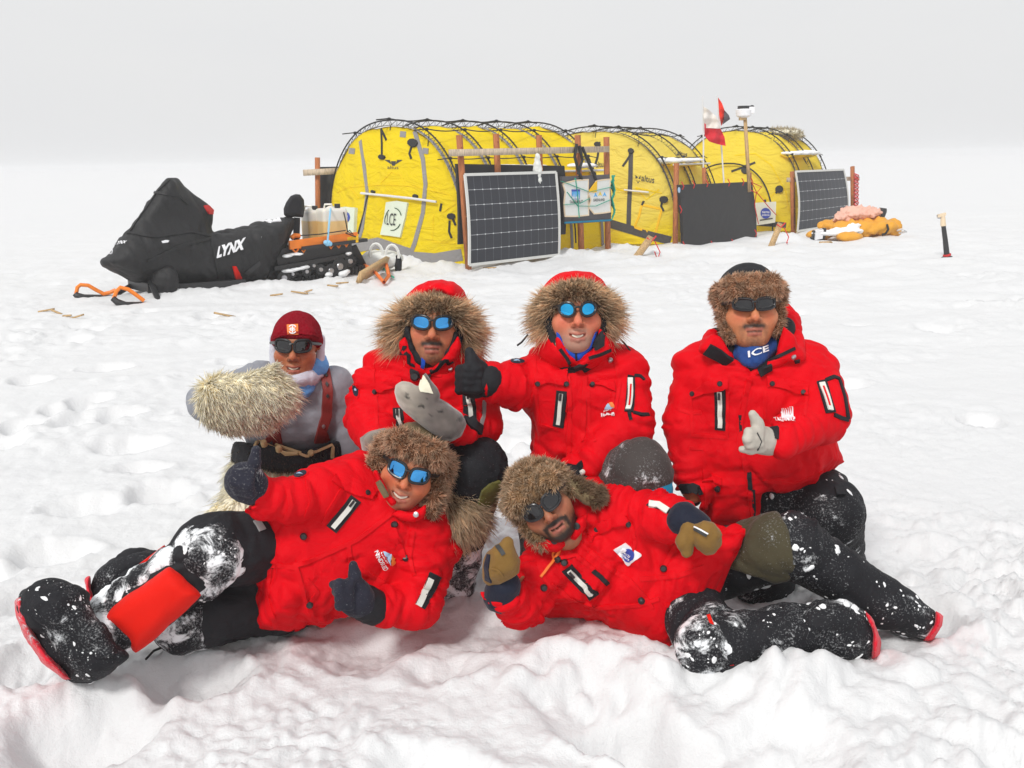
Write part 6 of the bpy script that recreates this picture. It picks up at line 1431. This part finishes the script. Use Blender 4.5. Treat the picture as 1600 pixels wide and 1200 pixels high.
m, nt, b = _mat('short_seal_hair'); a = attr(nt, 'Col'); nt.links.new(a.outputs['Color'], b.inputs['Base Color']); b.inputs['Roughness'].default_value = .75; b.inputs['Sheen Weight'].default_value = .5; b.inputs['Specular IOR Level'].default_value = .2
bumpn(nt, b, noisen(nt, 220, 3), .25, .004); M['hidefur'] = m
PB = person_B()

# ------------------------------------------------------------------ back row left: grey sweatshirt, polar-bear mitten and trousers
def person_A():
    Y = 3.38; J = lambda x, y, d=0: P(x, y, Y+d)
    H = Head(J(464, 542, -.05), frame(3, 10, 4), .97)
    torso = puff([(440, 580), (405, 584), (385, 605), (378, 640), (380, 680), (388, 700), (420, 716), (480, 716), (515, 700), (535, 670), (545, 620), (530, 590), (500, 578)], Y+.03, .10, .12, k=.03)
    armR = chain([J(408, 592, .0), J(322, 628, -.10), J(352, 628, -.28)], [.062, .060, .052], k=.02)
    armL = chain([J(522, 600, .0), J(545, 680, .0), J(548, 760, -.05)], [.066, .054, .045], k=.016)
    legs = chain([J(418, 745, .03), J(375, 815, -.20), J(395, 900, .2)], [.105, .085, .08])+chain([J(490, 745, .03), J(505, 830, -.18), J(500, 900, .2)], [.105, .09, .08])
    bd, hb = body(G(450, 880), 'person in grey sweatshirt, dark red beanie and white fur mitten and trousers', armR+armL+legs+[cap(J(460, 610, .03), J(455, 730, .04), .15)], H,
                  'skin', dict(skin=(.42, .16, .075), bcol=(.03, .02, .015)), .8, 0, [cap(J(464, 575), J(464, 610), .055)])
    teeth(H, bd, .016, .0034)
    sw, h, V, F = garment('sweatshirt', [torso]+armR+armL+[ell(J(464, 578, -.02), (.07, .08, .06), None, .02, 's')], 'grey', bd, .007, .008, .10, 71, bones_of(armR+armL), 2)
    strip('neck_rib', [(436, 597), (448, 606), (470, 612), (490, 602), (500, 588)], .022, h, M['grey'], sw, .005)
    tops = legs+[cap(J(420, 740, .03), J(495, 740, .03), .125, k=.05, n=A3(0, 1, 0), sq=1.1)]
    V, F = sculpt(tops+[carve([(300, 640), (600, 640), (600, 700), (520, 697), (455, 712), (380, 708), (300, 700)], .01)], .012, 2)
    tr = mk('fur_trousers', V, F, M['hide'], bd, cols=np.tile(np.array((.90, .84, .66)), (len(V), 1)))
    fur('long_fur', V, F, 9000, .06, .0036, ((.86, .79, .60), (.93, .89, .75), (.95, .93, .85)), M['fur'], tr, A3(-.25, -.3, -1), .62, .22, lambda X: X[:, 1] < Y+.05, .2, .5, 72)
    wb, hw, V, F = garment('fur_waistband', [cap(J(432, 715, .0), J(480, 712, .0), .150, k=.05, n=A3(0, 1, 0), sq=1.1), carve([(300, 600), (600, 600), (600, 686), (528, 688), (500, 700), (455, 706), (410, 692), (395, 694), (370, 690), (300, 690)], .006), carve([(300, 800), (300, 716), (392, 726), (425, 736), (470, 738), (510, 728), (600, 716), (600, 800)], .006)], 'black', bd, .007, .004, .05, 73)
    fur('dark_fur', V, F, 5000, .010, .0028, ((.02, .014, .010), (.075, .055, .042), (.20, .165, .13)), M['fur'], wb, A3(.3, -.2, -.8), .6, .25, lambda X: X[:, 1] < Y+.02, .2, .6, 74)
    strip('hide_trim', [(396, 708), (402, 693), (414, 690), (434, 699), (455, 703), (480, 700), (503, 691), (516, 687), (519, 700), (518, 716)], .009, hw, M['tanlea'], wb, .010)
    dots('toggle_button', [(413, 695), (436, 703), (500, 693)], .011, hw, M['tanlea'], wb, .020)
    for nm, pts in (('brace_strap', [(499, 562), (508, 572), (512, 610), (510, 650), (503, 672), (498, 690)]), ('brace_strap', [(429, 640), (431, 655), (430, 672), (436, 698)]), ('brace_strap', [(430, 668), (424, 682), (415, 692)]), ('brace_strap', [(503, 668), (508, 680), (510, 688)])): st_ = strip(nm, pts, .034 if pts[0][0] == 499 or pts[0][1] == 640 else .02, h, M['strapred'], bd, .009)
    decal('leather_patch', [(425, 652), (436, 652), (436, 666), (430, 670), (425, 666)], h, M['strapred'], bd, .016, 4); dots('stud', [(430.5, 671), (505, 664)], .006, h, M['metal'], bd, .02)
    for y in (578, 588, 602, 618): decal('card_print', [(508.5, y), (511, y-3.5), (513.5, y), (511, y+4)], h, M['darkprint'], bd, .014, 3)
    # neck tube up over the chin and ears
    nb, hn, V, F = garment('neck_tube', [H.ell((0, .0, -.105), (.080, .100, .050), .02), H.cap((-.080, -.01, .03), (-.076, .0, -.09), .016, k=.02), H.cap((.080, -.01, .03), (.076, .0, -.09), .016, k=.02), H.ell((0, .125, -.015), (.070, .105, .080), .010, 's')], 'palebuff', bd, .0055, .005, .05, 75)
    garment('blue_scarf', [cap(J(440, 588, -.05), J(470, 602, -.10), .030, .034), cap(J(470, 602, -.10), J(497, 572, -.04), .034, .030), cap(J(497, 572, -.04), J(500, 560, .0), .028, .02)], 'lightblue', bd, .006, .008, .05, 76)
    bn, hbn, V, F = garment('beanie', [H.ell((0, -.012, .034), (.0835, .104, .090), .02), H.cap((-.045, .070, .042), (.045, .070, .042), .024, k=.03), H.cap((-.045, .070, .042), (-.074, .0, .02), .014, k=.02), H.cap((.045, .070, .042), (.074, .0, .02), .014, k=.02), halfspace(H.w(0, .09, .024), -H.R[:, 2]+.35*H.R[:, 1])], 'maroon', bd, .006, .002, .05, 77)
    lo_ = decal('beanie_badge', [(448.5, 508.5), (465.5, 507.5), (466.5, 522.5), (449.5, 523.5)], hbn, M['orangeprint'], bn, .005, 3)
    for pts in (ellipse(457.5, 512.5, 4.5, 2.6, 8, 0, 180, 360), ellipse(457.5, 518.5, 4.5, 2.6, 8, 0, 0, 180), [(457.5, 511), (457.5, 520)], ellipse(455.5, 515.5, 1.6, 1.6, 8), ellipse(459.5, 515.5, 1.6, 1.6, 8)): strip('badge_mark', pts, .0035, hbn, M['white'], lo_, .008)
    strip('cuff_fold', [(428, 527), (440, 523), (465, 520), (488, 522), (498, 527)], .008, hbn, M['maroon'], bn, .005)
    shades(H, bd, 'darklens', 1.0, 3.0, 1.0, .0200, .0340, .0285)
    # polar-bear mitten, thumb pointing at the chin
    ops = [cap(J(350, 622, -.30), J(428, 612, -.36), .070, .056, k=.03), cap(J(352, 640, -.28), J(400, 636, -.32), .05, .05, k=.05), cap(J(396, 598, -.36), J(428, 574, -.38), .028, .010, k=.03)]
    V, F = sculpt(ops, .008, 1); mt = mk('fur_mitten', V, F, M['hide'], bd, cols=np.tile(np.array((.92, .87, .70)), (len(V), 1)))
    def cb(B): x, y, z = proj(B); t = np.clip((602-y)/26, 0, 1)[:, None]; return A3(.75, -.3, -.62)*(1-t)+A3(.62, -.45, .40)*t
    fur('long_fur', V, F, 10000, .046, .0042, ((.92, .83, .60), (.96, .90, .72), (.97, .94, .84)), M['fur'], mt, cb, .90, .06, None, .06, .10, 78, lambda B: 1-.4*np.clip((602-proj(B)[1])/26, 0, 1))
    return bd
PA = person_A()

# ------------------------------------------------------------------ front row: man lying on his side at the left, both thumbs up
def person_E():
    Y = 2.82; J = lambda x, y, d=0: P(x, y, Y+d)
    H = Head(J(642, 731, -.02), frame(21, 8, -2), .99)
    poly = [(566, 722), (600, 744), (640, 785), (686, 800), (699, 850), (690, 900), (650, 915), (610, 950), (560, 952), (500, 974), (465, 986), (420, 990), (398, 986), (396, 905), (402, 850), (384, 800), (400, 785), (450, 765), (505, 735)]
    torso = puff(poly, Y+.0, .12, .15, gx=.00035, gy=-.0004, k=.02)
    armR = chain([J(546, 757, -.04), J(455, 783, -.15), J(396, 772, -.21)], [.082, .064, .054], k=.016)
    armL = chain([J(668, 858, -.02), J(652, 945, -.12), J(585, 950, -.20)], [.085, .066, .052], k=.016)
    leg = chain([J(445, 850, .0), J(335, 858, -.18), J(215, 955, -.28), J(150, 985, -.32)], [.12, .098, .078, .07]); leg2 = chain([J(440, 930, -.02), J(300, 968, -.16), J(215, 895, .02), J(188, 895, .02)], [.11, .088, .075, .07])
    bd, hb = body(G(450, 985), 'person in red parka and fur hat lying on one side in front, both thumbs up', armR+armL+leg+leg2+[cap(J(590, 830, .0), J(470, 890, -.02), .17), cap(J(625, 785, .0), J(590, 830, .0), .06)], H,
                  'skin', dict(skin=(.56, .20, .095), smile_u=.010, stub=.38, bcol=(.20, .17, .15)), 1.25, .004)
    teeth(H, bd, .020, .0042)
    tr, ht, V, F = garment('trousers', [cap(J(455, 850, .0), J(335, 858, -.18), .115, .10), cap(J(335, 858, -.18), J(215, 955, -.28), .088, .076)]+[cap(J(450, 935, -.0), J(320, 958, -.12), .100, .088), cap(J(320, 958, -.12), J(290, 968, -.14), .088, .086), cap(J(290, 968, -.14), J(215, 895, .02), .08, .075)], 'black', bd, .008, .010, .09, 81)
    kp, _, V, F = garment('knee_patch', [ell(J(332, 862, -.19), (.112, .108, .098), None, .02), cap(J(300, 880, -.2), J(318, 912, -.22), .06, .05), halfspace(J(384, 850, -.19), nrm(J(430, 835)-J(320, 865)))], 'blacksnow', bd, .007, .010, .08, 82, snow=lambda V: .55+.45*noise3(V/.07, 4)+.35*np.clip((P(335, 0, Y-.2)[0]-V[:, 0])/.08, -1, 1)*.4)
    clumps(kp, V, F, 60, .003, .014, None, 11)
    garment('knee_patch', [cap(J(318, 958, -.125), J(286, 972, -.15), .097, .092), halfspace(J(333, 960, -.12), A3(1, 0, 0))], 'blacksnow', bd, .007, .008, .08, 83, snow=lambda V: .55+.4*noise3(V/.06, 5))
    strip('reflective_tab', [(400, 814), (405, 821), (410, 829)], .022, ht, M['greytape'], tr, .006)
    ga, hga, _, _ = garment('gaiter', [puff([(264, 887), (290, 905), (316, 930), (285, 958), (245, 995), (212, 1022), (200, 1010), (175, 985), (150, 967), (200, 930)], Y-.33, .045, .06, gx=-.0002, k=.01)], 'redgaiter', bd, .006, .006, .12, 84)
    cp, _, V, F = garment('calf_panel', [cap(J(270, 880, -.24), J(170, 958, -.28), .050, .06), cap(J(250, 945, -.27), J(160, 995, -.33), .06, .07)], 'blacksnow', bd, .007, .008, .06, 85, snow=lambda V: .45+.5*noise3(V/.05, 5)+.2)
    clumps(cp, V, F, 40, .003, .015, None, 13)
    strip('red_piping', [(205, 895), (230, 876), (258, 855)], .012, lambda x, y: (P(x, y, Y-.2), A3(0, -1, 0)), M['redgaiter'], bd, .01)
    bt, hbt, V, F = garment('boot', [puff([(37, 928), (60, 918), (88, 916), (112, 928), (143, 956), (162, 975), (201, 1025), (175, 1048), (143, 1067), (110, 1063), (70, 1030), (42, 985), (34, 950)], Y-.37, .055, .075, gx=-.0002, k=.01), ell(J(85, 942, -.38), (.085, .08, .05), None, .04)], 'blacksnow', bd, .007, .012, .08, 86, snow=lambda V: .30+.5*noise3(V/.08, 5))
    clumps(bt, V, F, 90, .002, .010, None, 12)
    garment('boot_sole', [puff([(22, 938), (34, 930), (40, 950), (52, 985), (78, 1022), (112, 1062), (100, 1062), (66, 1036), (38, 995), (26, 965)], Y-.37, .018, .078, gx=-.0002, k=.01)], 'snowred', bt, .006, .003, .05, 87, snow=.5)
    b2, hb2, _, _ = garment('boot', [puff([(137, 925), (150, 893), (175, 873), (205, 862), (228, 860), (250, 862), (235, 895), (200, 930), (165, 952), (145, 945)], Y+.02, .05, .07, k=.01)], 'blacksnow', bd, .007, .010, .08, 88, snow=lambda V: .35+.4*noise3(V/.07, 6))
    garment('boot_sole', [puff([(133, 905), (141, 898), (141, 920), (150, 945), (143, 948), (135, 930)], Y+.0, .014, .06, k=.01)], 'snowred', b2, .006, .003, .05, 89, snow=.3)
    mb = MB(); mb.tube([J(262, 1008, -.1)]+[G(x, y, .02) for x, y in ((240, 1017), (228, 1030))], .0035, 6); mb.build('lace_end', M['cord'], bd)
    ops = [torso, cap(J(555, 775, .0), J(655, 850, .0), .12, k=.06)]+armR+armL
    ops += [carve([(300, 740), (386, 798), (398, 850), (393, 905), (396, 1010), (300, 1010)], .006, Y-.06), carve([(340, 745), (397, 752), (402, 790), (370, 800)], .006, None, Y-.12), carve([(560, 900), (583, 915), (586, 990), (540, 990)], .006, None, Y-.14)]
    jk, h, V, F = garment('parka', ops, 'red', bd, .0070, .021, .11, 90, bones_of(armR+armL)+[(J(600, 790), J(450, 900))], 2, None, .6)
    zipper(jk, h, (556.5, 779), (518, 827), .036, .014)
    flap(jk, h, [(517, 752), (528, 738), (560, 752), (589, 766), (580, 781), (555, 773), (530, 762)], [(572.5, 770.5)]); flap(jk, h, [(617, 822), (636, 870), (626, 874), (606, 828)], [(616, 820), (634, 872)])
    seams(jk, h, [[(612, 803), (560, 842), (505, 868), (462, 885)], [(560, 842), (545, 850), (548, 880), (600, 910)], [(462, 880), (475, 930), (487, 962)], [(485, 940), (496, 925), (480, 905)], [(550, 745), (530, 770), (512, 800), (505, 820)], [(645, 830), (640, 870), (648, 900)], [(405, 885), (440, 884), (462, 888)], [(422, 888), (420, 935), (430, 980)]], .012, .005)
    dots('snap_button', [(616, 820), (634, 872), (474, 838), (484, 944), (405, 897), (406, 880)], .010, h, M['plastic'], jk, .012)
    windsled(jk, h, (583.5, 863), (17.5, 26), (19, -9)); patch_round(jk, h, (470, 742), 13, 5.5, -20)
    sp_ = decal('sleeve_pocket', [(671, 894), (689, 902), (679, 925), (663, 952), (649, 943), (662, 918)], h, M['black'], jk, .005, 4); strip('zip_tape', [(672, 905), (663, 926), (653, 946)], .018, h, M['zip'], sp_, .010)
    seams(jk, h, [[(450, 765), (455, 790), (446, 812)], [(480, 752), (486, 785), (478, 806)]], .012, .004)
    strip('black_tab', [(579, 948), (586, 958)], .03, h, M['black'], jk, .01)
    lap = [puff([(581, 735), (590, 733), (606, 768), (620, 785), (612, 792), (594, 770)], Y-.13, .012, .022, k=.01), puff([(622, 797), (642, 801), (668, 786), (666, 806), (646, 818), (626, 814), (612, 804)], Y-.12, .012, .022, k=.01), cap(J(660, 808, -.02), J(690, 815, .06), .05, .05)]
    cl, hc, _, _ = garment('collar', lap, 'red', jk, .006, .004, .07, 91); dots('snap_button', [(650, 804)], .008, hc, M['metal'], cl); strip('collar_lining', [(590, 752), (598, 766), (604, 776)], .016, hc, M['khaki'], cl, .004)
    garment('neck_warmer', [cap(J(612, 775, -.03), J(640, 788, -.03), .035, k=.02)], 'black', bd, .006, .003, .05, 92)
    # hood thrown back, its fur edge spilling out behind the head
    rf_ops = chain([J(690, 735, .10), J(715, 765, .10), J(722, 800, .06), J(700, 822, .03)], [.035, .05, .05, .04])
    V, F = sculpt(rf_ops, .009, 1); hb_ = mk('fur_ruff', V, F, M['hide'], jk, cols=np.tile(np.array((.16, .085, .04)), (len(V), 1)))
    ctr = J(665, 770, .05)
    def cb(B): d = B-ctr; d = d+A3(0, -.05, 0); return d/np.linalg.norm(d, axis=1)[:, None]
    fur('long_fur', V, F, 6500, .055, .0027, ((.16, .085, .045), (.62, .43, .25), (.94, .80, .60)), M['fur'], hb_, cb, .75, .16, None, .3, .55, 93)
    ht_ = fur_hat(bd, H, 'khaki', HATFUR, 94, brimtop=.104, brimlow=.042, left=((-.086, .0, .02), (-.100, .015, -.045)), right=((.084, .0, .03), (.094, .02, -.095)), r=.024, n=12000, L=.024)
    shades(H, bd, 'bluelens', 1.03, 3.0, 1.0, .0205, .0350, .0275)
    palm = [ell(J(383, 752, -.235), (.050, .035, .050), None, .02), cap(J(383, 755, -.23), J(398, 765, -.22), .045, .042)]
    fing = [([J(367+i*9, 738, -.275), J(363+i*8.5, 752+i*2, -.292), J(370+i*8, 767+i*2, -.275)], [.012, .0135, .012]) for i in range(4)]
    fist('knit_glove', 'glovesnow', bd, palm, fing, ([J(394, 740, -.24), J(398, 722, -.245), J(400, 703, -.24)], [.020, .016, .013]), None, snow=.32)
    palm = [ell(J(553, 930, -.26), (.048, .035, .052), None, .02), cap(J(560, 938, -.24), J(582, 950, -.22), .042, .04)]
    fing = [([J(546, 914+i*11, -.300), J(530, 911+i*12, -.318), J(520+i*4, 913+i*12, -.292)], [.0135, .0125, .011]) for i in range(4)]
    fist('knit_glove', 'glovesnow', bd, palm, fing, ([J(557, 915, -.265), J(554, 898, -.275), J(552, 883, -.275)], [.019, .016, .0125]), [cap(J(570, 942, -.225), J(582, 948, -.21), .05, .05)], snow=.18)
    return bd
PE = person_E()

# ------------------------------------------------------------------ front row: bearded man lying back at the right
def person_F():
    Y = 2.80; J = lambda x, y, d=0: P(x, y, Y+d)
    H = Head(J(849, 784, -.09), frame(-34, 10, 3), .96)
    poly = [(834, 850), (868, 828), (905, 818), (938, 785), (975, 770), (1008, 788), (1060, 832), (1110, 824), (1160, 827), (1172, 834), (1150, 880), (1110, 955), (1075, 965), (1060, 1000), (1058, 1032), (1004, 1000), (950, 975), (900, 962), (858, 965), (828, 955), (812, 905)]
    torso = puff(poly, Y+.02, .12, .15, gx=-.0005, gy=-.0004, k=.02)
    armR = chain([J(858, 872, -.03), J(812, 945, -.13), J(784, 926, -.20)], [.075, .070, .054], k=.016)
    armL = chain([J(968, 806, -.03), J(1028, 806, -.12), J(1078, 818, -.20)], [.072, .062, .050], k=.016)
    leg = chain([J(1110, 884, .04), J(1240, 852, -.075), J(1375, 940, -.10), J(1410, 955, -.10)], [.11, .090, .070, .065]); leg2 = chain([J(1080, 950, -.10), J(1112, 1008, -.27), J(1230, 985, -.24), J(1320, 985, -.22)], [.10, .082, .068, .075])
    bd, hb = body(G(1000, 985), 'bearded person in red parka, tan mittens and fur hat lying in the front row', armR+armL+leg+leg2+[cap(J(930, 865, .05), J(1070, 915, .0), .15), cap(J(880, 825, .0), J(930, 860, .0), .06)], H,
                  'skin', dict(skin=(.38, .16, .085), beard=.9, stache=1.0, bcol=(.025, .016, .012)), .5, .002)
    tr, ht, V, F = garment('trousers', leg[:3]+leg2[:3], 'blacksnow', bd, .008, .011, .09, 101, bones_of(leg+leg2), snow=lambda V: .18+.35*noise3(V/.09, 4)+.22*np.exp(-((V[:, 0]-P(1250, 0, Y)[0])/.09)**2)*(V[:, 1] > Y-.16)+.22*(V[:, 1] < Y-.17))
    clumps(tr, V, F, 130, .003, .017, lambda X: (X[:, 0] > J(1150, 0)[0])*1., 7)
    garment('thigh_panel', [cap(J(1150, 876, .0), J(1215, 853, -.075), .108, .097), halfspace(J(1230, 852, -.08), nrm(J(1240, 850)-J(1150, 872))), halfspace(J(1180, 893, -.07), -ZUP+A3(-.25, 0, 0))], 'olivesnow', bd, .007, .010, .09, 102, snow=lambda V: .25+.3*noise3(V/.05, 7))
    kp, _, V, F = garment('knee_patch', [ell(J(1103, 1012, -.29), (.080, .075, .082), None, .02), cap(J(1100, 1005, -.28), J(1130, 1005, -.28), .07, .065)], 'blacksnow', bd, .006, .010, .07, 103, snow=lambda V: .62+.4*noise3(V/.05, 7))
    clumps(kp, V, F, 40, .003, .014, None, 8)
    garment('knee_strap', [puff([(1120, 1042), (1145, 1034), (1171, 1037), (1169, 1060), (1140, 1070), (1120, 1060)], Y-.33, .02, .03)], 'blacksnow', bd, .006, .003, .05, 104, snow=.2)
    b1, _, V, F = garment('boot', [puff([(1232, 968), (1275, 935), (1320, 937), (1352, 955), (1370, 985), (1371, 1010), (1358, 1033), (1310, 1026), (1255, 1015)], Y-.22, .06, .08, k=.01)], 'blacksnow', bd, .007, .010, .08, 105, snow=lambda V: .45+.4*noise3(V/.07, 6))
    clumps(b1, V, F, 60, .003, .017, None, 9)
    garment('boot_sole', [puff([(1350, 950), (1366, 972), (1377, 1000), (1374, 1024), (1362, 1034), (1360, 1015), (1362, 990)], Y-.225, .014, .07, k=.01)], 'snowred', b1, .006, .003, .05, 106, snow=.32)
    b2, _, V, F = garment('boot', [puff([(1355, 945), (1380, 918), (1420, 922), (1460, 955), (1470, 972), (1455, 1002), (1420, 996), (1385, 985)], Y-.10, .055, .075, k=.01)], 'blacksnow', bd, .007, .010, .08, 107, snow=lambda V: .36+.4*noise3(V/.07, 8))
    clumps(b2, V, F, 40, .003, .014, None, 10)
    garment('boot_sole', [puff([(1462, 954), (1474, 962), (1472, 978), (1456, 1002), (1441, 1002), (1458, 976)], Y-.105, .014, .06, k=.01)], 'snowred', b2, .006, .003, .05, 108, snow=.28)
    ops = [torso, cap(J(880, 870, .0), J(980, 810, .0), .12, k=.06)]+armR+armL
    ops += [carve([(1172, 812), (1171, 832), (1152, 880), (1110, 957), (1090, 962), (1160, 1040), (1300, 960), (1260, 800), (1178, 800)], .006), carve([(745, 880), (758, 935), (785, 940), (812, 930), (815, 880)], .006, None, Y-.11), carve([(1082, 780), (1078, 822), (1072, 850), (1130, 870), (1140, 790)], .006, None, Y-.155)]
    jk, h, V, F = garment('parka', ops, 'red', bd, .0070, .023, .10, 110, bones_of(armR+armL)+[(J(890, 850), J(1080, 920))], 2, None, .6)
    zipper(jk, h, (885.5, 888), (928, 932.5), .036, .014); strip('vent_zip', [(927, 891), (938, 901), (949, 912)], .014, h, M['black'], jk, .006)
    flap(jk, h, [(914, 832), (945, 812), (980, 806), (984, 818), (960, 822), (935, 836), (920, 846)], [(980.5, 818), (934, 828)])
    seams(jk, h, [[(895, 832), (915, 855), (955, 890), (985, 908), (1010, 935), (1020, 950)], [(872, 872), (900, 868), (930, 890)], [(862, 912), (890, 935), (930, 950), (1000, 945), (1030, 935)], [(1037, 888), (1045, 870), (1058, 850)], [(1040, 945), (1080, 950), (1104, 952)], [(985, 818), (992, 840), (988, 865)], [(1000, 905), (1060, 900), (1100, 885)], [(842, 880), (850, 905), (868, 925)]], .012, .005)
    dots('snap_button', [(873, 873.5), (849.5, 918), (882, 879), (1095, 957), (1037, 888), (1002, 937), (986, 996)], .010, h, M['plastic'], jk, .012)
    pt_ = decal('chest_patch', [(958, 859.5), (977, 848), (1002.5, 867), (983, 884)], h, M['white'], jk, .005, 4)
    decal('badge_disc', ellipse(983, 866.5, 9, 10.5, 18, -20), h, M['blueprint'], pt_, .008, 3); decal('ice_print', [(968, 860), (973, 855), (978, 856), (982, 858), (978, 862), (972, 864)], h, M['white'], pt_, .011, 3)
    text('lettering', 'tierras', (974.5, 861.5), (13, 8.5), (3, -4.5), h, M['white'], pt_, .012, .01); text('lettering', 'polares', (972, 867), (14, 9), (3, -4.5), h, M['white'], pt_, .012, .01)
    sp_ = decal('sleeve_pocket', [(1010, 790), (1018, 782), (1046, 796), (1048, 804), (1030, 796)], h, M['black'], jk, .005, 4); strip('zip_tape', [(1014, 788), (1030, 790), (1044, 799)], .018, h, M['zip'], sp_, .010)
    strip('hem_zip', [(1062, 941), (1076, 953), (1092, 962)], .016, h, M['black'], jk, .007); strip('orange_cord', [(878, 850), (872, 868), (858, 884), (845, 902)], .007, h, M['orangecord'], jk, .012); strip('orange_cord', [(878, 850), (869, 856), (864, 876), (850, 896)], .006, h, M['orangecord'], jk, .012)
    strip('red_lanyard', [(1107, 961), (1116, 985), (1130, 1010), (1146, 1044)], .010, lambda x, y: (P(x, y, Y-.30-.0006*(y-960)), A3(0, -1, 0)), M['redgaiter'], bd, .006)
    lap = [puff([(828, 848), (842, 842), (864, 836), (878, 840), (886, 852), (872, 864), (848, 862), (834, 858)], Y-.125, .014, .03, k=.01), puff([(888, 830), (902, 810), (918, 802), (917, 824), (900, 846), (890, 844)], Y-.125, .014, .03, k=.01), cap(J(900, 800, -.05), J(925, 770, .03), .035, .045)]
    cl, hc, _, _ = garment('collar', lap, 'red', jk, .006, .006, .07, 111); dots('snap_button', [(866, 845), (901, 822)], .010, hc, M['plastic'], cl); strip('collar_zip', [(880, 832), (887, 844), (896, 852)], .016, hc, M['black'], cl, .005)
    garment('lowered_hood', [cap(J(915, 772, .05), J(932, 790, .04), .04, .045), cap(J(935, 765, .06), J(918, 756, .07), .035, .03)], 'red', jk, .007, .008, .07, 112)
    garment('neck_warmer', [cap(J(866, 828, -.03), J(884, 812, -.03), .04, k=.02)], 'black', bd, .006, .003, .05, 113)
    fur_hat(bd, H, 'khaki', ((.09, .045, .02), (.44, .26, .13), (.90, .73, .53)), 114, brimtop=.080, brimlow=.018, left=((-.078, .01, .03), (-.070, .03, -.09)), right=((.076, .0, .03), (.088, .0, -.02)), r=.020, furdome=True, n=13000, L=.020)
    fl, hfl, V, F = garment('ear_flap', [H.cap((.088, .0, .01), (.118, .0, -.06), .022, .026), H.cap((.118, .0, -.06), (.130, .0, -.07), .026)], 'khaki', bd, .006, .002, .05, 115)
    fur('short_fur', V, F, 2600, .022, .0026, ((.04, .02, .012), (.22, .12, .06), (.5, .36, .24)), M['fur'], fl, H.R[:, 0], .5, .35, lambda X: H.loc(X)[:, 0]-.098, .1, .7, 116)
    strip('flap_strap', [(879, 778), (888, 790), (896, 800)], .014, hfl, M['olive'], fl, .008)
    shades(H, bd, 'darklens', 1.03, 2.7, 1.0, .0215, .0345, .0280)
    # mittens: folded thumb, navy cuffs
    def mitten(outl, Yc, R_, Th, thumb, cuff, tk, nm, seed, gx=0):
        V, F = sculpt([puff(outl, Yc, R_, Th, gx, k=.012)]+thumb, .005, 1); V = crumple(V, F, .004, .06, seed); mt = mk('mitten', V, F, M['brownmit'], bd); hm = hitter(bvh_of(V, F))
        V, F = sculpt(cuff, .006, 1); V = crumple(V, F, .005, .05, seed+1); mk('mitten_cuff', V, F, M['navy'], mt); return mt, hm
    m1, hm = mitten([(764, 905), (761, 885), (764, 862), (774, 851), (790, 850), (804, 858), (813, 876), (811, 895), (798, 904), (780, 912)], Y-.245, .035, .050, [cap(J(790, 862, -.25), J(793, 848, -.255), .020, .017, k=.015), cap(J(770, 880, -.23), J(768, 900, -.22), .025)], [cap(J(787, 914, -.215), J(784, 930, -.195), .046, .050)], 0, 'a', 120)
    strip('dark_stripe', [(777, 853), (784, 862), (787, 867)], .012, hm, M['darkprint'], m1, .004); strip('dark_side', [(764, 866), (760, 888), (763, 908)], .022, hm, M['navy'], m1, .003); strip('seam', [(786, 900), (778, 890), (768, 888)], .005, hm, M['brownmit'], m1, .004)
    m2, hm = mitten([(1084, 822), (1098, 813), (1116, 816), (1129, 835), (1128, 852), (1117, 866), (1102, 869), (1088, 858), (1082, 840)], Y-.27, .035, .045, chain([J(1076, 828, -.26), J(1070, 846, -.275), J(1073, 862, -.275)], [.022, .021, .017], k=.008), [cap(J(1070, 812, -.215), J(1088, 826, -.235), .046, .044)], 0, 'b', 122)
    strip('dark_stripe', [(1086, 826), (1096, 831), (1105, 836)], .012, hm, M['darkprint'], m2, .005); strip('snow_rim', [(1086, 824), (1097, 829), (1106, 834)], .004, hm, M['white'], m2, .006)
    return bd
PF = person_F()
